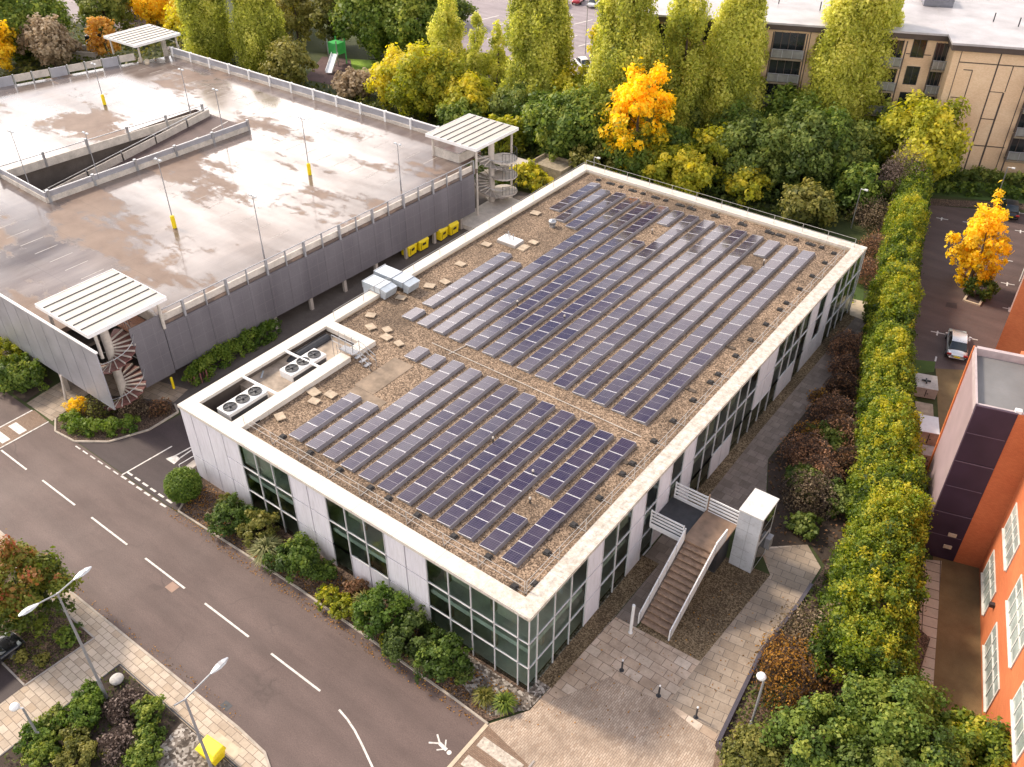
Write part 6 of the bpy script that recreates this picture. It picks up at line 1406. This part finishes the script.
for i, (x, y, h, r, p_, l, ti) in enumerate(BT): broad_tree(x, y, h, r, p_, l, seed=20 + i, leaf=.36, tint=ti, cover=.95, low=.08)
broad_tree(-31.2, 63.8, 13.2, 3.9, 'maple', 'maple with a blazing golden crown among green trees behind the office', 'maple_tree', seed=60, leaf=.40, tint=.66, tv=.22, low=.10, openness=.15, n=120, tintz=.38, cover=1.05)
twiggy(-3.6, 75.2, 7.2, 3.4, 'twig', 'large purple-brown twiggy shrub at the far end of the hedge', 61, n=4200, leafn=620, tint=.5)
broad_tree(7.7, 61.4, 9.2, 2.35, 'gold', 'golden yellow tree standing in the rear car park', 'golden_tree', seed=62, leaf=.30, tint=.62, tv=.2, low=.14, n=110, openness=0, cover=1.1)
shrub(8.9, 61.2, 2.3, 1.45, 'green', 'dark green shrub at the foot of the golden tree', 63, leaf=.2, z=0, tint=.3)
shrub(7.0, 63.6, 1.8, .9, 'orangey', 'small orange-brown shrub left of the golden tree', 64, leaf=.18, z=0, tint=.35)
# beyond the car park, upper left
UL = [
 (-88.2, 79.0, 12.6, 5.6, 'green', 'large round green tree beside the lawn, left of its neighbour', .42), (-81.5, 81.0, 12.4, 5.4, 'green', 'large round green tree overhanging the lawn, right of its neighbour', .48),
 (-97.5, 79.5, 9.9, 3.9, 'olive', 'grey-green tree behind the playground slide', .32), (-88.6, 61.2, 6.4, 3.6, 'olive', 'olive bush in front of the playground slide', .55),
 (-78.3, 64.4, 3.4, 3.2, 'tan', 'tawny low bush in front of the lawn', .6), (-100.4, 98.5, 6, 4.4, 'dark', 'dark tree at the left end of the far car park', .45),
 (-69.2, 64.8, 8.0, 3.9, 'yellowgreen', 'pale pinkish-yellow tree right of the lawn', .72), (-133.1, 45.3, 11.0, 6.6, 'green', 'large dark green tree in the upper left corner beyond the car park', .32),
 (-134, 60.5, 9.6, 4.6, 'dark', 'dark green tree between the corner tree and the orange ones', .6), (-128.5, 37.5, 8.5, 3.4, 'gold', 'yellow tree at the left edge beyond the car park', .42),
 (-124.5, 44.8, 7.6, 3.8, 'tan', 'pale tan shrubby tree behind the car park edge panels', .62), (-142, 70.0, 9.5, 4.4, 'orangey', 'orange tree behind the farthest canopy, left one', .62),
 (-128.5, 69.0, 9.2, 4.8, 'gold', 'golden orange tree behind the farthest canopy, middle one', .50), (-116.5, 64.8, 9.0, 3.4, 'yellowgreen', 'lime-yellow tree between the canopy and the first poplar', .72),
 (-122.5, 52.6, 6.8, 2.4, 'orangey', 'small orange bush between the grey van and the farthest canopy', .72), (-158, 53.8, 9.1, 5.6, 'yellowgreen', 'yellowish tree at the very upper left', .6),
 (-112.5, 81, 10.0, 4.2, 'yellowgreen', 'pale yellow-green tree between the two leftmost poplars', .62), (-104.5, 77, 9, 3.6, 'olive', 'olive tree behind the right-hand of the leftmost poplars', .6),
 (-150, 84, 10, 5, 'orangey', 'rusty tree at the top edge behind the orange ones', .45), (-127, 88, 11, 5.2, 'olive', 'dull olive tree at the top edge beyond the golden orange one', .45), (-120, 100, 11, 5.5, 'green', 'green tree at the top edge left of the far car park', .5),
 (-57.5, 99, 6.8, 2.9, 'yellowgreen', 'thin pale tree between poplars in the far car park', .55), (-53.5, 92.5, 3.2, 2.0, 'green', 'low green hedge bush by the far parked cars', .4), (-90.5, 100.5, 5.0, 3.6, 'dark', 'dark conifer-like tree at the near end of the far car park', .35),
]
for i, (x, y, h, r, p_, l, ti) in enumerate(UL): broad_tree(x, y, h, r, p_, l, seed=90 + i, leaf=.44, tint=ti + .18, cover=.85, low=.1)  # leaf tint raised: haze and glare on far trees put into colour
for i, x in enumerate((-62, -69, -76, -84)):
    broad_tree(x, 84.0 + (i % 2), 2.4, 2.6, 'yellowgreen', 'low yellowish bush along the near edge of the far car park', 'bush', seed=130 + i, leaf=.36, cat='bush', group='bushes along the far car park', tint=.55, low=.02)
# hedge-like planting along the apartments' foot
def hedge_strip(name, pts, width, h, pal_, label, wfun=None, leaf=.24, step=.7, tint=.45, tv=.16, cover=.8, seed=5, z=0, cat='hedge', bumpy=.25, kind=None):
    global rng; rng = np.random.default_rng(seed)
    o0 = pts[0]; t = thing(name, label, cat, (o0[0], o0[1], z))
    C, rad, ti = [], [], []
    for a, b in zip(pts[:-1], pts[1:]):
        a = np.array(a, float); b = np.array(b, float); ln = np.linalg.norm(b - a); d = (b - a) / ln; n_ = np.array([-d[1], d[0]])
        for s in np.arange(0, ln, step):
            wl = (wfun(a[1] + d[1] * s) if wfun else width) * (1 + bumpy * math.sin(s * .9 + seed) * .25 + rng.normal() * .09)
            hh = h * (1 + bumpy * .3 * math.sin(s * .55 + seed * 2) + rng.normal() * .07)
            tb = tint + .16 * math.sin(s * .35 + seed)
            lv = max(1, int(hh / .8)); spots = []
            for zi in range(lv):
                for side in (-1, 1): spots.append((side * rng.uniform(.82, 1.08), (zi + rng.uniform(.3, .9)) / (lv + .4)))
            for _ in range(max(2, int(wl / (.5 if h > 2 else .24)))): spots.append((rng.uniform(-.95, .95), rng.uniform(.88, 1.08)))
            for side, zf in spots:
                q = a[:2] + d * (s + rng.uniform(-.5, .5)) + n_ * (side * wl * .42 * (1 - .22 * (zf > .85))) - np.array(o0)
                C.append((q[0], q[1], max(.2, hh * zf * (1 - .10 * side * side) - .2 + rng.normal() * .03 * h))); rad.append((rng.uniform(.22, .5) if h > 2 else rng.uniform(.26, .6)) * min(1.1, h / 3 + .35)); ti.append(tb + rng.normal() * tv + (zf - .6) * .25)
    C = np.array(C); rad = np.array(rad); ti = np.array(ti)
    cen, nor, sz, tt = leaves_from_clumps(C, rad, leaf, cover, ti, vert=1.6 if h > 3 else 1.0)
    k = int(len(cen) * .06); j = rng.integers(0, len(cen), k); cen[j] += nor[j] * rng.uniform(.05, .14, (k, 1)) * h * .5; cen[:, 2] = np.maximum(cen[:, 2], .03)
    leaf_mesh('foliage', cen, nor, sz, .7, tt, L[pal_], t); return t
hedge_strip('hedge', [(15.0, 10.2), (14.0, 15.5), (12.3, 24), (9.0, 33), (5.8, 42.5), (1.9, 57.5), (-2.6, 76)], 3.2, 4.6, 'hedge', 'long tall hedge turning yellow between the office path and the orange building', leaf=.15, step=.30, seed=5, cover=.72, bumpy=.42, tint=.40, tv=.24, wfun=lambda yy: 3.6 + max(0, (36 - yy)) * .08)
hedge_strip('hedge', [(-40.0, 6.6), (-40.3, 10), (-40.4, 16.4)], 1.7, 1.5, 'bright', 'bright green clipped hedge below the grey car park screens', leaf=.16, step=.5, seed=8, tint=.45, bumpy=.12)
hedge_strip('hedge', [(-1.0, 82.6), (10, 88.6), (30, 96.5)], 1.6, 1.2, 'green', 'low green hedge at the foot of the right apartment wall', leaf=.28, seed=9, tint=.4)
hedge_strip('hedge', [(-2, 86), (9.5, 91.5), (28, 98.5)], 1.4, 1.6, 'dark', 'dark green hedge close against the apartment wall', leaf=.28, seed=10, tint=.6)
hedge_strip('hedge', [(-28, 65.5), (-20, 66.6), (-12.5, 70.6), (-6, 72.6)], 2.6, 2.2, 'dark', 'dark understorey hedge along the mossy strip behind the office', leaf=.3, seed=15, tint=.4)
# understorey far and wide, one mass
def ground_cover(name, poly_pts, n, pal_, h, leaf, seed, tint=.4):
    global rng; rng = np.random.default_rng(seed)
    from mathutils import geometry
    P = np.array(poly_pts); lo = P.min(0); hi = P.max(0); X = rng.uniform(lo, hi, (n, 2))
    inside = np.zeros(n, bool); j = len(P) - 1
    for i in range(len(P)):
        c = ((P[i, 1] > X[:, 1]) != (P[j, 1] > X[:, 1])) & (X[:, 0] < (P[j, 0] - P[i, 0]) * (X[:, 1] - P[i, 1]) / (P[j, 1] - P[i, 1] + 1e-9) + P[i, 0]); inside ^= c; j = i
    X = X[inside]; m = len(X); f = .5 + .5 * np.sin(X[:, 0] * .9 + seed) * np.sin(X[:, 1] * .8 + seed * 2)
    Z = h * (.15 + .85 * f) * rng.random(m) ** .5 + .05
    cen = np.column_stack([X, Z]); nor = rng.normal(size=(m, 3)) * .5 + np.array([0, 0, .8]); nor /= np.linalg.norm(nor, axis=1, keepdims=True)
    o = leaf_mesh(name, cen, nor, leaf * rng.uniform(.7, 1.4, m), .7, tint + rng.normal(size=m) * .18 + (f - .5) * .3, L[pal_], None); tag(o, kind='stuff'); return o
ground_cover('undergrowth', [(-60, 53), (-47, 53), (-44, 60), (-36, 60.5), (-27, 61.5), (-8, 66), (-3, 74), (-6, 90), (-20, 88), (-60, 80), (-75, 70), (-75, 51)], 26000, 'ground', 1.6, .42, 31, .4)
ground_cover('undergrowth', [(-150, 20), (-116, 20), (-101, 52), (-72, 52), (-72, 64), (-100, 64), (-150, 92)], 20000, 'ground', 1.4, .55, 32, .6)
ground_cover('mossy_growth', [(-35, 52.2), (0, 52.2), (-2, 58), (-8, 62), (-35, 62)], 6000, 'yellowgreen', .2, .26, 33, .28)
ground_cover('leaf_litter', [(2.7, 27), (6.3, 18.8), (8.6, 20.8), (10.3, 19), (13, 20), (8.0, 42), (2, 58), (-5, 77), (-7, 74), (1.2, 54.5), (3.2, 49)], 9000, 'rust', .35, .2, 34, .35)
ground_cover('fallen_leaves', [(-29, -1.4), (-28.2, -3.0), (-16.3, -2.7), (-3, -2.8), (-.8, -2.6), (.3, -.6), (-29, -.3)], 3200, 'orangey', .05, .12, 35, .35)
ground_cover('fallen_leaves', [(-29, -3.9), (-29, -3.2), (-3, -3.0), (-1, -3.2), (-1, -3.6)], 900, 'orangey', .015, .09, 41, .45)
ground_cover('fallen_leaves', [(-30, -11.8), (-12, -11.6), (-12, -10.9), (-30, -11.3)], 260, 'orangey', .015, .09, 42, .4)
ground_cover('fallen_leaves', [(0, -3.2), (9, 3), (10, 16), (7, 17), (1.5, 7), (0, -1)], 420, 'orangey', .03, .10, 43, .35)
ground_cover('planter_growth', [(10.3, 19), (10.2, 15), (9.9, 10.2), (10.5, 3.7), (22, 2.6), (22, 12.5), (17.6, 13), (14, 17)], 9000, 'ground', .7, .2, 36, .4)
for o in bpy.data.objects:
    if o.name.startswith('planter_growth'): o.location.z = .35
ground_cover('bed_growth', [(-20.3, -13.3), (-14.6, -13.3), (-13.5, -18.5), (-8, -30), (-20.5, -30)], 5200, 'ground', .4, .16, 37, .35)
ground_cover('bed_growth', [(-40, -13.1), (-23.5, -13.1), (-23.7, -17.2), (-40, -17.2)], 2600, 'ground', .25, .15, 38, .45)

# shrubs between path and hedge
RS = [(6.6, 32.4, 2.0, 1.8, 'rust', 'rust shrub between the two evergreen ones by the hedge', .5), (3.9, 41.2, 1.6, 1.4, 'rust', 'low russet shrub between red shrub and dim one on the footpath', .6), (7.0, 27.2, 1.8, 1.6, 'rust', 'orange-brown shrub between path shrub and hedge', .7), (4.8, 31.0, 1.4, 1.3, 'orangey', 'small tawny shrub on the footpath edge, mid-way', .4), (10.9, 10.6, 1.9, 1.3, 'orangey', 'small orange shrub right against the dark planter wall', .5), (2.95, 44.2, 1.9, 1.7, 'rust', 'rust-red shrub nearest the far end of the footpath', .72), (4.6, 38.6, 1.5, 1.4, 'rust', 'dim rust shrub second from the far end of the footpath', .4), (5.3, 34.6, 2.0, 1.8, 'rust', 'spreading reddish-brown shrub half way along the footpath', .6), (3.6, 36.2, 1.0, .9, 'orangey', 'small orange shrub at the footpath edge', .5),
      (5.6, 28.6, 2.1, 1.9, 'rust', 'brown-orange shrub overhanging the near part of the footpath', .62), (7.4, 24.6, 2.2, 1.9, 'tan', 'greyish pink twiggy shrub beside the hedge near the lift tower', .25), (8.6, 29.5, 1.9, 1.6, 'rust', 'dark reddish shrub tucked against the hedge', .3),
      (-.6, 57.6, 2.2, 1.8, 'rust', 'orange-red shrub just past the far roof corner', .75), (-1.6, 62.5, 2.4, 2.0, 'rust', 'russet shrub between roof corner and hedge', .55), (-4.2, 69.8, 2.8, 2.3, 'tan', 'pinkish brown shrub left of the hedge top end', .4),
      (11.9, 8.8, 3.2, 1.9, 'orangey', 'bright rust-orange shrub in the plaza planter behind the lamp', .28), (12.0, 12.2, 3.2, 2.1, 'tan', 'large brown twiggy shrub in the plaza planter', .3), (13.9, 9.8, 2.1, 1.6, 'rust', 'dull orange twiggy shrub low in the plaza planter', .5)]
for i, (x, y, h, r, p_, l, ti) in enumerate(RS): twiggy(x - (.55 if 24 < y < 46 else 0), y, h * 1.1, r * 1.12, p_, l, 200 + i, tint=ti, n=1500, z=.05 if x < 10 else .35, leafn=560)
for i, (x, y, h, r, l) in enumerate([(6.2, 25.6, 1.7, 1.6, 'dark evergreen shrub behind the lift tower'), (5.6, 31.4, 1.6, 1.6, 'dark evergreen shrub mid-way between path and hedge'), (7.7, 21.7, 1.0, 1.2, 'low green shrub by the lift tower paving'), (1.2, 60, 2.0, 1.6, 'dark green shrub behind the rust shrub at the roof corner'), (2.6, 50.8, 1.6, 1.5, 'green shrub between the path end slab and the hedge'), (8.9, 25.4, 1.8, 1.4, 'dark shrub pressed against the hedge, near end')]):
    shrub(x, y, h, r, 'dark', l, 230 + i, leaf=.2, z=0, tint=.45)
# large trees at the lower right
broad_tree(17.2, 8.6, 4.6, 2.9, 'green', 'green tree in front of the narrow slab path', seed=241, leaf=.175, tint=.42, low=.1, z=.3, cover=1.0)
broad_tree(15.0, 5.2, 4.2, 2.7, 'green', 'greyer green tree at the bottom edge right of the planter', seed=242, leaf=.175, tint=.32, low=.1, z=.3)
broad_tree(20.2, 6.9, 5.0, 2.8, 'green', 'dark leafy tree by the bottom right corner', seed=243, leaf=.175, tint=.26, low=.1, z=.2)
broad_tree(22.2, 9.6, 4.6, 2.1, 'hedge', 'leafy tree in front of the orange wall windows', seed=244, leaf=.175, tint=.42, low=.1)
broad_tree(18.0, 4.4, 5.0, 2.6, 'dark', 'deep green tree at the bottom edge between the lighter ones', seed=245, leaf=.175, tint=.4, low=.1)
broad_tree(19.9, 10.4, 3.4, 1.7, 'hedge', 'small yellow-green tree at the end of the dry grass strip', seed=246, leaf=.24, tint=.35, low=.1)
broad_tree(12.4, 3.2, 3.0, 1.9, 'olive', 'bush with drooping green leaves at the bottom of the planter', 'bush', seed=247, leaf=.175, tint=.35, low=.05, cat='bush')
# bed along the office front
def ball(x, y, r, pal_, label, seed, leaf=.12, tint=.55, z=.05):
    global rng; rng = np.random.default_rng(seed); t = thing('clipped_shrub', label, 'shrub', (x, y, z)); n = 150
    i = np.arange(n) + .5; ph = np.arccos(1 - 1.75 * i / n); th = math.pi * (1 + 5 ** .5) * i
    C = np.stack([np.cos(th) * np.sin(ph), np.sin(th) * np.sin(ph), np.cos(ph)], 1) * r * .8 + np.array([0, 0, r * .92]); rad = np.full(n, r * .24) * rng.uniform(.85, 1.15, n)
    cen, nor, sz, tt = leaves_from_clumps(C, rad, leaf, .9, tint + rng.normal(size=n) * .1 + (C[:, 2] / r - .9) * .12, centre=np.array([0, 0, r * .9]))
    leaf_mesh('crown', cen, nor, sz, .7, tt, L[pal_], t)
    m_ = MB(); m_.tube((0, 0, -.05), (0, 0, r), .06, 6); m_.build('stem', M['trunk'], t, world=False)
ball(-29.0, -2.0, 1.30, 'bright', 'round clipped bright green ball shrub at the side road corner', 250)
shrub(-23.9, -1.75, 2.1, 1.6, 'green', 'dark green spreading shrub between ball shrub and yucca', 251, leaf=.15, tint=.12)
shrub(-21.5, -1.4, 2.1, 1.35, 'olive', 'yellow-olive rounded shrub behind the yucca', 252, leaf=.15, tint=.5)
spiky(-19.9, -2.2, 1.5, 1.35, 'large pale spiky yucca by the first office windows', n=420, seed=1)
shrub(-17.4, -1.7, 2.1, 1.75, 'green', 'dark leafy shrub right of the pale yucca', 254, leaf=.16, tint=.2)
spiky(-26.0, -2.0, .5, .55, 'small blue-grey spiky plant right of the ball shrub', n=120, seed=2, pal_='tan', name='spiky_plant')
shrub(-14.1, -2.3, .9, .85, 'yellowgreen', 'low yellow-green tuft at the kerb, left of the pair', 255, leaf=.15, tint=.35); shrub(-12.5, -2.35, 1.0, .9, 'yellowgreen', 'low yellow-green tuft at the kerb, right of the pair', 256, leaf=.15, tint=.3)
spiky(-11.6, -1.4, 1.0, 1.2, 'arching green grass clump against the middle panels', n=320, seed=3, pal_='olive', w_=.06, name='grass_clump')
shrub(-9.9, -1.6, 2.8, 1.8, 'bright', 'tall light green shrub in front of the middle panels', 257, leaf=.15, tint=.32)
shrub(-7.3, -1.8, 2.3, 1.7, 'dark', 'dark green shrub below the right group of windows', 258, leaf=.15, tint=.12); shrub(-4.9, -1.8, 2.3, 1.55, 'green', 'green shrub below the right group of windows, nearest the corner', 259, leaf=.15, tint=.14)
spiky(-6.2, -2.35, .6, .8, 'small pale spiky tuft between the dark shrub and the kerb', n=150, seed=4, name='spiky_plant')
spiky(-1.75, -1.9, .6, .75, 'spiky grass tuft near the office corner, left of the pair', n=200, seed=5, pal_='olive', name='grass_clump', w_=.06); spiky(-.55, -1.55, .7, .8, 'darker grass tuft nearest the office corner', n=200, seed=6, pal_='green', name='grass_clump', w_=.07)
shrub(-3.6, -1.5, .8, .7, 'dark', 'low dark shrub at the bed end by the big windows', 260, leaf=.15, tint=.4)
for (x, y, h, r, p_, l, ti, sd) in [(-15.6, -1.1, 1.1, .9, 'green', 'low green shrub below the panels between two window groups', .2, 401), (-22.8, -.75, 1.3, .9, 'dark', 'dark shrub against the wall behind the olive shrub', .2, 402), (-25.8, -.9, 1.0, .8, 'olive', 'small olive shrub against the first white panels', .4, 403), (-13.0, -.9, .9, .8, 'rust', 'small reddish shrub below the white lower panels', .3, 404), (-8.6, -2.5, .7, .7, 'yellowgreen', 'small yellowish shrub at the kerb before the tall light green shrub', .3, 405), (-6.0, -1.0, 1.4, 1.0, 'dark', 'dark shrub against the right windows, between two larger shrubs', .1, 406)]:
    shrub(x, y, h, r, p_, l, sd, leaf=.15, tint=ti)
# island by the side road
hedge_strip('clipped_planting', [(-43.6, -2.3), (-42.0, -2.3), (-40.1, -1.4), (-38.6, .8)], 1.5, 1.0, 'bright', 'bright green clipped planting round the front of the traffic island', leaf=.15, step=.45, seed=21, bumpy=.08, cat='planting', tint=.5)
sheet('island_soil', [(-44.6, -2.9), (-43.3, -3.6), (-41.0, -3.35), (-38.9, -1.8), (-37.7, .9), (-37.8, 3.6), (-38.7, 4.0), (-41.5, 2.8), (-45.4, .6)], .05, M['bark'])
kerb('island_kerb_line', [(-44.7, -2.8), (-43.3, -3.65), (-41.0, -3.42), (-38.85, -1.85), (-37.6, .9), (-37.65, 3.65), (-38.7, 4.1)], .14, .12)
sheet('island_footway', [(-48.5, -3.1), (-44.7, -3.1), (-45.6, .7), (-41.5, 3.0), (-39, 4.2), (-39.5, 6), (-47, 4), (-49, .5)], .03, M['walk'])
shrub(-43.9, -1.2, 1.3, .9, 'gold', 'small golden orange shrub at the left end of the traffic island', 262, leaf=.13, tint=.5, z=.05)
twiggy(-42.6, -.1, 1.5, 1.5, 'olive', 'olive brown twiggy shrub in the middle of the traffic island', 263, tint=.35); twiggy(-40.6, 1.5, 1.3, 1.3, 'tan', 'pinkish twiggy shrub below the spiral stair', 264, tint=.3); twiggy(-38.9, 2.9, 1.0, 1.0, 'rust', 'low dark red shrub at the right end of the traffic island', 265, tint=.3)
shrub(-50.8, -2.0, 2.6, 2.0, 'green', 'large dark shrub under the pale car park screens, nearer the footway', 266, leaf=.2, tint=.4, z=0); shrub(-54.2, -1.9, 2.8, 2.2, 'yellowgreen', 'large yellowing shrub under the pale car park screens at the left edge', 267, leaf=.2, tint=.35, z=0)
sheet('screen_bed', [(-60, -3.1), (-48.7, -3.1), (-49.4, -.2), (-60, -.2)], .04, M['soil'])
# beds south of the road
broad_tree(-27.3, -14.5, 5.6, 2.9, 'redgreen', 'small green tree with reddening crown beside the pavement', 'young_tree', seed=270, leaf=.2, tint=.34, tv=.15, low=.16, z=.07, tintz=.40, n=80)
SB = [(-24.4, -14.0, .9, .8, 'green', 'low green shrub under the reddening tree by the pavement', .5), (-24.2, -15.8, .5, .45, 'olive', 'tiny pale green tuft in the tree bed, nearer the link path', .6), (-25.4, -16.4, .5, .45, 'olive', 'tiny yellowish tuft in the tree bed, nearer the black car', .75),
      (-19.7, -15.6, .9, .9, 'bright', 'bright clipped mound beside the double-arm lamp', .4), (-18.9, -16.3, 1.1, 1.2, 'bright', 'largest bright green mound in the shrub bed', .5), (-18.2, -17.2, .8, .8, 'olive', 'grey-green mound right of the bright mound', .3), (-19.9, -17.6, .8, .8, 'dark', 'dark mound along the link path edge', .6), (-19.6, -18.7, 1.0, 1.0, 'bright', 'bright mound around the short lamp post', .38), (-18.6, -18.9, .9, 1.0, 'green', 'feathery green mound at the bottom edge', .55),
      (-15.9, -14.1, 1.2, .9, 'green', 'leafy green shrub near the boulder side of the bed', .55), (-14.8, -15.0, 1.1, .9, 'green', 'leafy green shrub beside the stone bed', .4), (-13.9, -15.8, 1.2, 1.0, 'green', 'green shrub at the bottom edge beside the stone bed', .5), (-16.4, -13.8, .8, .6, 'green', 'small green shrub behind the purple twiggy one', .6), (-16.6, -18.0, 1.1, 1.2, 'olive', 'olive green shrub at the bottom edge of the shrub bed', .45)]
for i, (x, y, h, r, p_, l, ti) in enumerate(SB): shrub(x, y, h, r, p_, l, 280 + i, leaf=.13, tint=ti, z=.07)
twiggy(-17.3, -14.6, 1.3, 1.25, 'twig', 'purple-brown twiggy shrub in the shrub bed, upper one', 300, n=1800, leafn=900, tint=.4); twiggy(-15.6, -16.2, 1.2, 1.25, 'twig', 'purple-brown twiggy shrub in the shrub bed, lower one', 301, n=1800, leafn=900, tint=.5)
